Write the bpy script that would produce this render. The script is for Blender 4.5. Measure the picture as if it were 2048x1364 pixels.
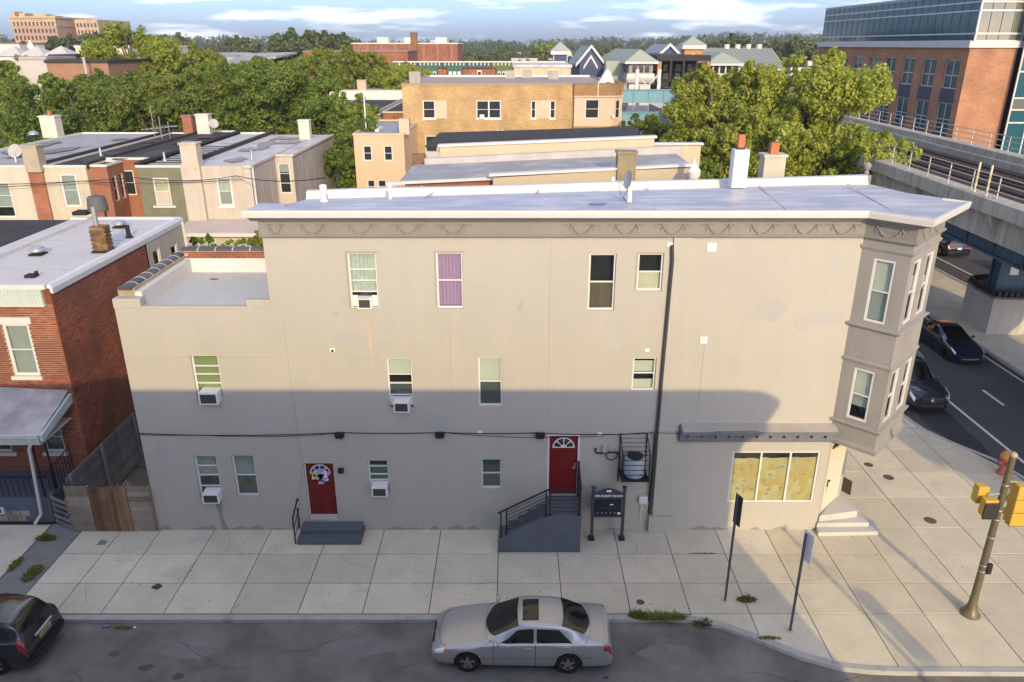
import bpy, bmesh, math, random
import numpy as np
from mathutils import Vector, Matrix
random.seed(7); rng = np.random.default_rng(7)
sc = bpy.context.scene
for o in list(bpy.data.objects): bpy.data.objects.remove(o)
col = sc.collection

# ------------------------------------------------------------------ camera
CAM = Vector((0, -22.0, 15.57)); FPX = 1517.0; PITCH = math.atan(592/1517.0)
cd = bpy.data.cameras.new('camera'); cam = bpy.data.objects.new('camera', cd); col.objects.link(cam)
cam.location = CAM; cam.rotation_euler = (math.pi/2-PITCH, 0, 0)
cd.sensor_width = 36; cd.lens = 36*FPX/2048; cd.clip_start = .1; cd.clip_end = 9000
sc.camera = cam
# ------------------------------------------------------------------ light
SUN_DIR = Vector((.235, -1, .362)).normalized()          # towards the sun: low, behind the camera
w = bpy.data.worlds.new('World'); sc.world = w; w.use_nodes = True
nt = w.node_tree; nt.nodes.clear()
out = nt.nodes.new('ShaderNodeOutputWorld'); bg = nt.nodes.new('ShaderNodeBackground')
sky = nt.nodes.new('ShaderNodeTexSky'); sky.sky_type = 'NISHITA'; sky.sun_disc = False
sky.sun_elevation = math.asin(SUN_DIR.z); sky.sun_rotation = math.atan2(SUN_DIR.x, SUN_DIR.y)
sky.altitude = 0; sky.air_density = .6; sky.dust_density = 1.6; sky.ozone_density = 3.0
# broken cloud: one layer, the same everywhere over the sky
tc = nt.nodes.new('ShaderNodeTexCoord'); sp = nt.nodes.new('ShaderNodeSeparateXYZ'); nt.links.new(tc.outputs['Generated'], sp.inputs[0])
def wm(op, a, b):
    n = nt.nodes.new('ShaderNodeMath'); n.operation = op
    for i, x in enumerate((a, b)):
        if isinstance(x, (int, float)): n.inputs[i].default_value = x
        else: nt.links.new(x, n.inputs[i])
    return n.outputs[0]
den = wm('ADD', wm('ABSOLUTE', sp.outputs[2], 0), .12); cbn = nt.nodes.new('ShaderNodeCombineXYZ')
nt.links.new(wm('DIVIDE', sp.outputs[0], den), cbn.inputs[0]); nt.links.new(wm('DIVIDE', sp.outputs[1], den), cbn.inputs[1]); cbn.inputs[2].default_value = 2.9
nz = nt.nodes.new('ShaderNodeTexNoise'); nz.inputs['Scale'].default_value = 1.15; nz.inputs['Detail'].default_value = 8; nz.inputs['Roughness'].default_value = .52
rp = nt.nodes.new('ShaderNodeValToRGB'); rp.color_ramp.elements[0].position = .50; rp.color_ramp.elements[1].position = .74
rp.color_ramp.elements[0].color = (0, 0, 0, 1); rp.color_ramp.elements[1].color = (.86, .86, .86, 1)
mx = nt.nodes.new('ShaderNodeMixRGB'); mx.inputs[2].default_value = (9.6, 9.7, 10.2, 1)
nt.links.new(cbn.outputs[0], nz.inputs['Vector']); nt.links.new(nz.outputs[0], rp.inputs[0]); nt.links.new(rp.outputs[0], mx.inputs[0])
tn = nt.nodes.new('ShaderNodeMixRGB'); tn.blend_type = 'MULTIPLY'; tn.inputs[0].default_value = 1; tn.inputs[2].default_value = (.89, .85, .94, 1); nt.links.new(sky.outputs[0], tn.inputs[1])
nt.links.new(tn.outputs[0], mx.inputs[1]); nt.links.new(mx.outputs[0], bg.inputs['Color']); bg.inputs['Strength'].default_value = .15
nt.links.new(bg.outputs[0], out.inputs[0])
sd = bpy.data.lights.new('sun', 'SUN'); sd.energy = 2.0; sd.angle = math.radians(.55); sd.color = (1.0, .75, .38)
sun = bpy.data.objects.new('sun', sd); col.objects.link(sun)
sun.rotation_euler = SUN_DIR.to_track_quat('Z', 'Y').to_euler(); sun.location = (30, -120, 60)
vs = sc.view_settings; vs.view_transform = 'Standard'; vs.look = 'None'; vs.exposure = 0.9; vs.gamma = 1.0; vs.use_curve_mapping = False
sc.render.engine = 'CYCLES'
sc.cycles.max_bounces = 6; sc.cycles.transparent_max_bounces = 12

# ------------------------------------------------------------------ helpers
def srgb(h):
    c = [int(h[i:i+2], 16)/255 for i in (0, 2, 4)]
    return tuple((x/12.92 if x < .04045 else ((x+.055)/1.055)**2.4) for x in c)
MATS = {}
def M(name, colr, rough=.8, var=.12, sc1=1.2, sc2=14, bump=0, bsc=40, metal=0, spec=.35, rnd=0, streak=0, hue=None, coat=0, vst=.25):
    """plain procedural surface: colour broken up by two noises (world position), optional piece-to-piece variation and fine relief"""
    if name in MATS: return MATS[name]
    m = bpy.data.materials.new(name); m.use_nodes = True; MATS[name] = m
    N = m.node_tree.nodes; L = m.node_tree.links; b = N['Principled BSDF']
    if isinstance(colr, str): colr = srgb(colr)
    b.inputs['Roughness'].default_value = rough; b.inputs['Metallic'].default_value = metal
    b.inputs['Specular IOR Level'].default_value = spec; b.inputs['Coat Weight'].default_value = coat; b.inputs['Coat Roughness'].default_value = .05
    g = N.new('ShaderNodeNewGeometry')
    def noise(s, vec=None, det=5):
        n = N.new('ShaderNodeTexNoise'); n.inputs['Scale'].default_value = s; n.inputs['Detail'].default_value = det; n.inputs['Roughness'].default_value = .6
        L.new(vec or g.outputs['Position'], n.inputs['Vector']); return n.outputs[0]
    def math_(op, a, bb):
        n = N.new('ShaderNodeMath'); n.operation = op
        for i, x in enumerate((a, bb)):
            if isinstance(x, (int, float)): n.inputs[i].default_value = x
            else: L.new(x, n.inputs[i])
        return n.outputs[0]
    val = None
    def add(src, amp):
        nonlocal val
        t = math_('MULTIPLY', math_('SUBTRACT', src, .5), amp*2)
        val = t if val is None else math_('ADD', val, t)
    if var: add(noise(sc1), var*1.6); add(noise(sc2), var*.9)
    if streak:
        vm = N.new('ShaderNodeMapping'); vm.inputs['Scale'].default_value = (3, 3, .22); L.new(g.outputs['Position'], vm.inputs[0]); add(noise(1.0, vm.outputs[0]), streak*1.6)
    if rnd:
        oi = N.new('ShaderNodeObjectInfo'); r = math_('FRACT', math_('ADD', oi.outputs['Random'], g.outputs['Random Per Island']), 0); add(r, rnd)
    hsv = N.new('ShaderNodeHueSaturation'); hsv.inputs['Color'].default_value = (*colr, 1)
    if val is not None: L.new(math_('ADD', val, 1.0), hsv.inputs['Value'])
    cout = hsv.outputs[0]
    if hue:                      # a second colour of the same thing, in blotches
        mm = N.new('ShaderNodeMixRGB'); mm.inputs[2].default_value = (*(srgb(hue[0]) if isinstance(hue[0], str) else hue[0]), 1)
        rr = N.new('ShaderNodeValToRGB'); rr.color_ramp.elements[0].position = hue[2]; rr.color_ramp.elements[1].position = hue[3]
        hm = N.new('ShaderNodeMapping'); hm.inputs['Scale'].default_value = hue[4] if len(hue) > 4 else (1, 1, 1); L.new(g.outputs['Position'], hm.inputs[0])
        L.new(noise(hue[1], hm.outputs[0], 6), rr.inputs[0]); L.new(rr.outputs[0], mm.inputs[0]); L.new(cout, mm.inputs[1]); cout = mm.outputs[0]
    L.new(cout, b.inputs['Base Color'])
    if bump:
        bp = N.new('ShaderNodeBump'); bp.inputs['Strength'].default_value = min(1, bump*vst*4); bp.inputs['Distance'].default_value = .02*bump
        L.new(noise(bsc, None, 8), bp.inputs['Height']); L.new(bp.outputs[0], b.inputs['Normal'])
    return m
def Mbrick(name, c1, c2, mort, w_=.22, h_=.075, ms=.012):
    """far brickwork: courses and joints run in (x+y, z)"""
    if name in MATS: return MATS[name]
    m = bpy.data.materials.new(name); m.use_nodes = True; MATS[name] = m
    N = m.node_tree.nodes; L = m.node_tree.links; b = N['Principled BSDF']; b.inputs['Roughness'].default_value = .9; b.inputs['Specular IOR Level'].default_value = .2
    g = N.new('ShaderNodeNewGeometry'); sx = N.new('ShaderNodeSeparateXYZ'); L.new(g.outputs['Position'], sx.inputs[0])
    ad = N.new('ShaderNodeMath'); L.new(sx.outputs[0], ad.inputs[0]); L.new(sx.outputs[1], ad.inputs[1])
    cb = N.new('ShaderNodeCombineXYZ'); L.new(ad.outputs[0], cb.inputs[0]); L.new(sx.outputs[2], cb.inputs[1])
    t = N.new('ShaderNodeTexBrick'); L.new(cb.outputs[0], t.inputs['Vector'])
    for k, c in (('Color1', c1), ('Color2', c2), ('Mortar', mort)): t.inputs[k].default_value = (*srgb(c), 1)
    t.inputs['Scale'].default_value = 1; t.inputs['Brick Width'].default_value = w_; t.inputs['Row Height'].default_value = h_; t.inputs['Mortar Size'].default_value = ms; t.inputs['Bias'].default_value = -.1
    n = N.new('ShaderNodeTexNoise'); n.inputs['Scale'].default_value = .7; n.inputs['Detail'].default_value = 6; L.new(g.outputs['Position'], n.inputs['Vector'])
    h = N.new('ShaderNodeHueSaturation'); L.new(t.outputs[0], h.inputs['Color'])
    a2 = N.new('ShaderNodeMath'); a2.operation = 'MULTIPLY_ADD'; a2.inputs[1].default_value = .9; a2.inputs[2].default_value = .55; L.new(n.outputs[0], a2.inputs[0]); L.new(a2.outputs[0], h.inputs['Value'])
    L.new(h.outputs[0], b.inputs['Base Color'])
    bp = N.new('ShaderNodeBump'); bp.inputs['Strength'].default_value = .5; bp.inputs['Distance'].default_value = .01; L.new(t.outputs['Fac'], bp.inputs['Height']); bp.invert = True; L.new(bp.outputs[0], b.inputs['Normal'])
    return m
def Mglass(name, tint=(.8, .85, .85), refl=1.0, ior=1.5, rough=.015):
    if name in MATS: return MATS[name]
    m = bpy.data.materials.new(name); m.use_nodes = True; MATS[name] = m
    N = m.node_tree.nodes; L = m.node_tree.links; N.remove(N['Principled BSDF'])
    tr = N.new('ShaderNodeBsdfTransparent'); tr.inputs[0].default_value = (*tint, 1)
    gl = N.new('ShaderNodeBsdfGlossy'); gl.inputs['Roughness'].default_value = rough; gl.inputs[0].default_value = (refl, refl, refl, 1)
    lw = N.new('ShaderNodeLayerWeight'); lw.inputs[0].default_value = .5     # Schlick reflectance, the same from either side of the thin pane
    pw = N.new('ShaderNodeMath'); pw.operation = 'POWER'; pw.inputs[1].default_value = 4.0; L.new(lw.outputs['Facing'], pw.inputs[0])
    ma = N.new('ShaderNodeMath'); ma.operation = 'MULTIPLY_ADD'; ma.inputs[1].default_value = .9; ma.inputs[2].default_value = ((ior-1)/(ior+1))**2*1.4; L.new(pw.outputs[0], ma.inputs[0])
    mi = N.new('ShaderNodeMixShader'); L.new(ma.outputs[0], mi.inputs[0]); L.new(tr.outputs[0], mi.inputs[1]); L.new(gl.outputs[0], mi.inputs[2])
    L.new(mi.outputs[0], N['Material Output'].inputs[0]); return m
def Mleaf(name, c1, c2, trans=.35):
    if name in MATS: return MATS[name]
    m = bpy.data.materials.new(name); m.use_nodes = True; MATS[name] = m
    N = m.node_tree.nodes; L = m.node_tree.links; b = N['Principled BSDF']
    g = N.new('ShaderNodeNewGeometry'); oi = N.new('ShaderNodeObjectInfo')
    mm = N.new('ShaderNodeMixRGB'); mm.inputs[1].default_value = (*c1, 1); mm.inputs[2].default_value = (*c2, 1)
    n = N.new('ShaderNodeTexNoise'); n.inputs['Scale'].default_value = .55; n.inputs['Detail'].default_value = 3; L.new(g.outputs['Position'], n.inputs['Vector'])
    a = N.new('ShaderNodeMath'); a.operation = 'MULTIPLY_ADD'; a.inputs[1].default_value = .55; L.new(g.outputs['Random Per Island'], a.inputs[0])
    a3 = N.new('ShaderNodeMath'); a3.operation = 'MULTIPLY_ADD'; a3.inputs[1].default_value = 1.5; a3.inputs[2].default_value = -.5; L.new(n.outputs[0], a3.inputs[0]); L.new(a3.outputs[0], a.inputs[2])
    a.use_clamp = True; L.new(a.outputs[0], mm.inputs[0])
    h = N.new('ShaderNodeHueSaturation'); L.new(mm.outputs[0], h.inputs['Color'])
    a2 = N.new('ShaderNodeMath'); a2.operation = 'MULTIPLY_ADD'; a2.inputs[1].default_value = .35; a2.inputs[2].default_value = .82; L.new(oi.outputs['Random'], a2.inputs[0]); L.new(a2.outputs[0], h.inputs['Value'])
    L.new(h.outputs[0], b.inputs['Base Color']); b.inputs['Roughness'].default_value = .55; b.inputs['Specular IOR Level'].default_value = .3
    tl = N.new('ShaderNodeBsdfTranslucent'); L.new(h.outputs[0], tl.inputs[0]); mi = N.new('ShaderNodeMixShader'); mi.inputs[0].default_value = trans
    L.new(b.outputs[0], mi.inputs[1]); L.new(tl.outputs[0], mi.inputs[2]); L.new(mi.outputs[0], N['Material Output'].inputs[0]); return m

def tag(o, label=None, cat=None, group=None, kind=None):
    for k, v in (('label', label), ('category', cat), ('group', group), ('kind', kind)):
        if v: o[k] = v
    return o
OFF = {}
def thing(name, loc, label, cat, group=None, local=False, rz=0):
    o = bpy.data.objects.new(name, None); col.objects.link(o); o.location = loc; o.rotation_euler = (0, 0, rz); o.empty_display_size = .2
    if not local: OFF[o.name] = Vector(loc)
    return tag(o, label, cat, group)
def link(name, me, mat, parent=None):
    o = bpy.data.objects.new(name, me); col.objects.link(o)
    if mat is not None and not me.materials: me.materials.append(mat)
    if parent is not None:
        o.parent = parent
        if parent.name in OFF: o.matrix_parent_inverse = Matrix.Translation(-OFF[parent.name])
    return o
def copy_tree(o, parent=None):
    c = o.copy(); col.objects.link(c); c.parent = parent
    if parent is not None: c.matrix_parent_inverse = o.matrix_parent_inverse.copy()
    for ch in list(o.children): copy_tree(ch, c)
    return c
class Fr:
    def __init__(s, O, u, n): s.O = Vector(O); s.u = Vector(u).normalized(); s.n = Vector(n).normalized()
    def __call__(s, a, b, c): return s.O + s.u*a + s.n*b + Vector((0, 0, c))
FX = Fr((0, 0, 0), (1, 0, 0), (0, -1, 0))                  # the facade of the corner building
def FY(y): return Fr((0, y, 0), (1, 0, 0), (0, -1, 0))     # wall that faces the camera
def FL(x): return Fr((x, 0, 0), (0, 1, 0), (-1, 0, 0))     # wall that faces left
def FR(x): return Fr((x, 0, 0), (0, 1, 0), (1, 0, 0))      # wall that faces right
class MB:
    def __init__(s): s.v = []; s.f = []
    def add(s, vs_, fs): k = len(s.v); s.v += [tuple(p) for p in vs_]; s.f += [tuple(i+k for i in f) for f in fs]; return s
    BF = [(0, 3, 2, 1), (4, 5, 6, 7), (0, 1, 5, 4), (1, 2, 6, 5), (2, 3, 7, 6), (3, 0, 4, 7)]
    def box(s, x0, x1, y0, y1, z0, z1):
        return s.add([(x0, y0, z0), (x1, y0, z0), (x1, y1, z0), (x0, y1, z0), (x0, y0, z1), (x1, y0, z1), (x1, y1, z1), (x0, y1, z1)], s.BF)
    def fb(s, F, a0, a1, b0, b1, c0, c1):
        return s.add([F(a0, b0, c0), F(a1, b0, c0), F(a1, b1, c0), F(a0, b1, c0), F(a0, b0, c1), F(a1, b0, c1), F(a1, b1, c1), F(a0, b1, c1)], s.BF)
    def quad(s, a, b, c, d): return s.add([a, b, c, d], [(0, 1, 2, 3)])
    def prism(s, pts, vec):
        n = len(pts); vec = Vector(vec); P = [Vector(p) for p in pts]
        return s.add(P+[p+vec for p in P], [tuple(range(n-1, -1, -1)), tuple(range(n, 2*n))]+[(i, (i+1) % n, n+(i+1) % n, n+i) for i in range(n)])
    def fprism(s, F, pts, b0, b1):        # polygon (a, c) on the wall, from depth b0 to b1
        n = len(pts)
        return s.add([F(a, b0, c) for a, c in pts]+[F(a, b1, c) for a, c in pts], [tuple(range(n-1, -1, -1)), tuple(range(n, 2*n))]+[(i, (i+1) % n, n+(i+1) % n, n+i) for i in range(n)])
    def cyl(s, p0, p1, r0, r1=None, n=10, caps=True):
        r1 = r0 if r1 is None else r1; p0 = Vector(p0); p1 = Vector(p1); d = (p1-p0).normalized()
        a = d.orthogonal().normalized(); b = d.cross(a); vs_ = []
        for p, r in ((p0, r0), (p1, r1)):
            for i in range(n):
                t = 2*math.pi*i/n; vs_.append(p+a*(r*math.cos(t))+b*(r*math.sin(t)))
        return s.add(vs_, [(i, (i+1) % n, n+(i+1) % n, n+i) for i in range(n)]+([tuple(range(n-1, -1, -1)), tuple(range(n, 2*n))] if caps else []))
    def tube(s, pts, r, n=6):
        P = [Vector(p) for p in pts]; rr = r if isinstance(r, (list, tuple)) else [r]*len(P); vs_ = []; fs = []
        a = None
        for i, p in enumerate(P):
            d = (P[min(i+1, len(P)-1)]-P[max(i-1, 0)]).normalized()
            if a is None: a = d.orthogonal().normalized()
            a = (a-d*a.dot(d)); a = a.normalized() if a.length > 1e-6 else d.orthogonal().normalized()
            b = d.cross(a)
            for k in range(n):
                t = 2*math.pi*k/n; vs_.append(p+a*(rr[i]*math.cos(t))+b*(rr[i]*math.sin(t)))
        for i in range(len(P)-1):
            for k in range(n): fs.append((i*n+k, i*n+(k+1) % n, (i+1)*n+(k+1) % n, (i+1)*n+k))
        fs += [tuple(range(n-1, -1, -1)), tuple(range((len(P)-1)*n, len(P)*n))]
        return s.add(vs_, fs)
    def lathe(s, prof, c=(0, 0, 0), n=16, axis='z'):
        vs_ = []; fs = []
        for r, h in prof:
            for k in range(n):
                t = 2*math.pi*k/n; p = (r*math.cos(t), r*math.sin(t), h)
                if axis == 'y': p = (p[0], p[2], p[1])
                if axis == 'x': p = (p[2], p[0], p[1])
                vs_.append((p[0]+c[0], p[1]+c[1], p[2]+c[2]))
        for i in range(len(prof)-1):
            for k in range(n): fs.append((i*n+k, i*n+(k+1) % n, (i+1)*n+(k+1) % n, (i+1)*n+k))
        fs += [tuple(range(n-1, -1, -1)), tuple(range((len(prof)-1)*n, len(prof)*n))]
        return s.add(vs_, fs)
    def ball(s, c, r, n=10, m=6):
        r = r if isinstance(r, (tuple, list)) else (r, r, r); vs_ = []; fs = []
        for i in range(m+1):
            ph = math.pi*i/m
            for k in range(n):
                t = 2*math.pi*k/n; vs_.append((c[0]+r[0]*math.sin(ph)*math.cos(t), c[1]+r[1]*math.sin(ph)*math.sin(t), c[2]+r[2]*math.cos(ph)))
        for i in range(m):
            for k in range(n): fs.append((i*n+k, i*n+(k+1) % n, (i+1)*n+(k+1) % n, (i+1)*n+k))
        return s.add(vs_, fs)
    def sweep(s, path, prof, closed_prof=True):
        """profile (offset to the right-hand outside of the path, z) swept along a 2-D path with mitred corners"""
        P = [Vector((x, y)) for x, y in path]; n = len(prof); vs_ = []; fs = []
        for i, p in enumerate(P):
            d0 = (P[i]-P[i-1]).normalized() if i else (P[1]-P[0]).normalized()
            d1 = (P[i+1]-P[i]).normalized() if i < len(P)-1 else d0
            n0 = Vector((d0.y, -d0.x)); n1 = Vector((d1.y, -d1.x)); mt = (n0+n1).normalized(); mt = mt/max(.3, mt.dot(n0))
            for o_, z in prof: vs_.append((p.x+mt.x*o_, p.y+mt.y*o_, z))
        for i in range(len(P)-1):
            for k in range(n if closed_prof else n-1):
                fs.append((i*n+k, i*n+(k+1) % n, (i+1)*n+(k+1) % n, (i+1)*n+k))
        if closed_prof: fs += [tuple(range(n-1, -1, -1)), tuple(range((len(P)-1)*n, len(P)*n))]
        return s.add(vs_, fs)
    def mesh(s, name):
        me = bpy.data.meshes.new(name); me.from_pydata(s.v, [], s.f); me.update(); return me
    def build(s, name, mat, parent=None, smooth=False, bevel=0, label=None):
        me = s.mesh(name)
        if bevel:
            bm = bmesh.new(); bm.from_mesh(me); bmesh.ops.remove_doubles(bm, verts=bm.verts, dist=1e-5)
            bmesh.ops.bevel(bm, geom=[e for e in bm.edges if len(e.link_faces) == 2 and e.calc_face_angle(0) > .6], offset=bevel, segments=2, affect='EDGES', profile=.6); bm.to_mesh(me); bm.free()
        o = link(name, me, mat, parent)
        if smooth:
            me.shade_smooth()
            try: me.set_sharp_from_angle(angle=math.radians(40))
            except Exception: pass
        if label: o['label'] = label
        return o
def B(name, mat, parent, x0, x1, y0, y1, z0, z1, bevel=0): return MB().box(x0, x1, y0, y1, z0, z1).build(name, mat, parent, bevel=bevel)
def wall(F, a0, a1, c0, c1, ops, mat, parent, name='wall', depth=.14):
    """one wall face with real openings and their reveals"""
    A = sorted({a0, a1, *[x for o in ops for x in (o[0], o[1]) if a0 < x < a1]}); Cc = sorted({c0, c1, *[x for o in ops for x in (o[2], o[3]) if c0 < x < c1]})
    m = MB()
    for i in range(len(A)-1):
        for j in range(len(Cc)-1):
            am = (A[i]+A[i+1])/2; cm = (Cc[j]+Cc[j+1])/2
            if any(o[0] < am < o[1] and o[2] < cm < o[3] for o in ops): continue
            m.quad(F(A[i], 0, Cc[j]), F(A[i+1], 0, Cc[j]), F(A[i+1], 0, Cc[j+1]), F(A[i], 0, Cc[j+1]))
    for o in ops:
        x0, x1, z0, z1 = o[:4]; d = -depth
        m.quad(F(x0, 0, z0), F(x0, d, z0), F(x0, d, z1), F(x0, 0, z1)); m.quad(F(x1, 0, z0), F(x1, d, z0), F(x1, d, z1), F(x1, 0, z1))
        m.quad(F(x0, 0, z1), F(x0, d, z1), F(x1, d, z1), F(x1, 0, z1)); m.quad(F(x0, 0, z0), F(x0, d, z0), F(x1, d, z0), F(x1, 0, z0))
    return m.build(name, mat, parent)
def win(parent, F, a0, a1, c0, c1, rails=(.5,), shades=(), rec=.10, fw=.055, mat=None, sill=None, opaque=False, curtain=None, label=None):
    """sash window set in an opening: frame part with panes, shades, sill and the dark room behind as its pieces"""
    mat = mat or MATS['white_vinyl']; m = MB(); b0, b1 = -rec-.05, -rec+.015
    m.fb(F, a0, a0+fw, b0, b1, c0, c1); m.fb(F, a1-fw, a1, b0, b1, c0, c1)
    m.fb(F, a0+fw, a1-fw, b0, b1, c1-fw, c1); m.fb(F, a0+fw, a1-fw, b0, b1, c0, c0+fw)
    H = c1-c0; cs = [c0+fw]+[c0+r*H for r in rails]+[c1-fw]
    for r in rails: m.fb(F, a0+fw, a1-fw, b0+.008, b1-.006, c0+r*H-.02, c0+r*H+.02)
    o = m.build('window', mat, parent, label=label)
    for i in range(len(cs)-1):
        MB().fb(F, a0+fw, a1-fw, b0+.02, b0+.026, cs[i]+(.02 if i else 0), cs[i+1]-(.02 if i < len(cs)-2 else 0)).build('pane', MATS['pane_dark'] if opaque else MATS['glass'], o)
    if not opaque:
        for lo, hi, sm in shades:
            if sm.name.startswith(('curtain', 'shade_purple')):        # hung cloth with folds
                m2 = MB(); n = 44; xa, xb = a0+fw*.6, a1-fw*.6; dd = [b0-.06+.012*math.sin(k*.95+a0*3)+.006*math.sin(k*2.3) for k in range(n+1)]
                for k in range(n): x0_, x1_ = xa+(xb-xa)*k/n, xa+(xb-xa)*(k+1)/n; m2.quad(F(x0_, dd[k], c0+lo*H), F(x1_, dd[k+1], c0+lo*H), F(x1_, dd[k+1], c0+hi*H), F(x0_, dd[k], c0+hi*H))
                m2.build('curtain', sm, o)
            else: MB().fb(F, a0+fw*.6, a1-fw*.6, b0-.05, b0-.045, c0+lo*H, c0+hi*H).build('shade', sm, o)
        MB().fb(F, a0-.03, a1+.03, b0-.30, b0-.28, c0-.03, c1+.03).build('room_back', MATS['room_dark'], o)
    if sill: MB().fb(F, a0-.06, a1+.06, -.02, .06, c0-sill, c0-.003).build('sill', mat, o, bevel=.008)
    return o
def bearing(u, v, d):
    """survey point: compass bearing and height angle read off the photograph, at a chosen distance d north of the tripod"""
    a = (u-1024)/FPX; b = (682-v)/FPX; C, S = math.cos(PITCH), math.sin(PITCH); k = d/(C+b*S)
    return Vector((CAM.x+a*k, CAM.y+d, CAM.z+(-S+b*C)*k))
def text(body, size, F, a, b, c, mat, parent, name='lettering', depth=.004, align='CENTER'):
    cu = bpy.data.curves.new(name, 'FONT'); cu.body = body; cu.size = size; cu.extrude = depth; cu.align_x = align; cu.resolution_u = 2; cu.offset = size*.03
    t = bpy.data.objects.new('tmp', cu); col.objects.link(t); dg = bpy.context.evaluated_depsgraph_get(); me = bpy.data.meshes.new_from_object(t.evaluated_get(dg))
    bpy.data.objects.remove(t); p = F(a, b, c); z = Vector((0, 0, 1))
    R = Matrix(((F.u.x, z.x, F.n.x, p.x), (F.u.y, z.y, F.n.y, p.y), (F.u.z, z.z, F.n.z, p.z), (0, 0, 0, 1))); me.transform(R); me.materials.clear()
    return link(name, me, mat, parent)

# ------------------------------------------------------------------ shared surfaces
M('white_vinyl', (.66, .66, .65), .45, .04); M('white_paint', (.63, .62, .59), .6, .08, bump=.2)
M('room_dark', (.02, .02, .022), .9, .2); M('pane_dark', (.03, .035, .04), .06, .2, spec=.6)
Mglass('glass', (.86, .9, .88)); Mglass('car_glass', (.10, .115, .11), ior=1.55)
M('black_iron', (.018, .018, .02), .5, .1); M('dark_rubber', (.02, .02, .02), .85, .1)
M('steel', (.42, .43, .44), .35, .1, metal=.8); M('galvanised', (.45, .46, .48), .4, .12, metal=.6)
M('shade_white', (.80, .79, .72), .8, .05); M('shade_green', (.38, .42, .20), .8, .08); M('shade_purple', (.60, .38, .64), .8, .1, sc1=5)
M('shade_grey', (.48, .50, .50), .8, .08); M('curtain_green', (.70, .73, .69), .8, .2, sc1=6); M('screen_grey', (.13, .15, .155), .7, .1); M('brown_cloth', (.20, .15, .11), .9, .4, sc1=30)
M('shade_deep_green', (.07, .15, .09), .8, .1); M('cream_boards', (.78, .72, .56), .8, .1)
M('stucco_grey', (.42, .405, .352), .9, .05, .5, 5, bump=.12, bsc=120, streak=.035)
M('trim_grey', (.235, .225, .205), .7, .07, 1.2, 8, bump=.1, bsc=60, streak=.06)
M('fascia_white', (.60, .59, .56), .5, .06)
M('roof_coat', (.36, .37, .43), .42, .16, .9, 6, bump=.1, bsc=20, hue=((.55, .545, .55), .8, .44, .64, (.7, 2.6, 1)), spec=.5)
M('roof_white', (.58, .575, .56), .6, .06, .8, 5); M('terrace_paint', (.46, .47, .46), .7, .1, .8, 5)
M('red_door', (.155, .012, .010), .4, .08); M('blue_grey_paint', (.10, .115, .138), .6, .18, 2, 20, bump=.2)
M('concrete', (.60, .548, .43), .88, .13, .8, 9, bump=.25, bsc=60, rnd=.10, hue=((.50, .465, .385), 1.1, .52, .75)); M('concrete_sunlit', (.585, .525, .395), .88, .13, .8, 9, bump=.25, bsc=60, rnd=.09, hue=((.49, .45, .36), 1.1, .52, .75)); M('concrete_pale', (.50, .49, .46), .85, .12, 1, 8, bump=.2)
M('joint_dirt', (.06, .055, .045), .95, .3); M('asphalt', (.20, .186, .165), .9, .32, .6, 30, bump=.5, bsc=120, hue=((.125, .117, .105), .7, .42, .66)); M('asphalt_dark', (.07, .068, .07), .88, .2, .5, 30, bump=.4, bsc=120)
M('earth', (.13, .12, .095), .95, .3, .3, 3, bump=.4, bsc=10); M('road_paint', (.62, .62, .58), .75, .2, 3, 30)

# ================================================================== ground, streets, pavements
def sheet(name, pts, z, mat, kind='structure'):
    o = MB().add([(x, y, z) for x, y in pts], [tuple(range(len(pts)))]).build(name, mat); o['kind'] = kind; return o
sheet('ground', [(-6000, -400), (6000, -400), (6000, 8000), (-6000, 8000)], -.15, MATS['earth'])
sheet('side_street_road', [(-160, -17), (60, -17), (60, -3.6), (-160, -3.6)], -.124, MATS['asphalt'])
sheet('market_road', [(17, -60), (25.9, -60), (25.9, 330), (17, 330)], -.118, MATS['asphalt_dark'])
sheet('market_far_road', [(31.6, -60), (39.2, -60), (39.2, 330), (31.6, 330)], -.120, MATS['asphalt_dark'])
sheet('back_yard', [(-60, 4.4), (-12.2, 4.4), (-12.2, 60), (-60, 60)], -.10, MATS['earth'])
M('patch_dark', (.085, .085, .09), .9, .2, 3, 40); M('oil_stain', (.032, .032, .035), .8, .3, 2, 20)
def blob(name, cx, cy, rx, ry, z, mat, n=14, seed=1, parent=None, label=None):
    r = random.Random(seed); pts = [(cx+rx*math.cos(t)*r.uniform(.7, 1.15), cy+ry*math.sin(t)*r.uniform(.7, 1.15)) for t in [2*math.pi*k/n for k in range(n)]]
    m = MB().add([(x, y, z) for x, y in pts], [tuple(range(n))]); o = m.build(name, mat, parent); o['kind'] = 'structure'; return o
for i, (x, y, rx, ry) in enumerate([(-8.9, -6.4, .16, .13), (-9.9, -6.1, .24, .12), (-11.0, -5.6, .16, .14), (2.5, -6.45, .1, .06)]):
    blob('asphalt_patch', x, y, rx, ry, -.119+.0005*i, MATS['patch_dark'], seed=i)
blob('wet_stain', 19.2, 8.0, .75, 3.0, -.112, MATS['oil_stain'], 22, 5)
rc_ = random.Random(31)
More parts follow.
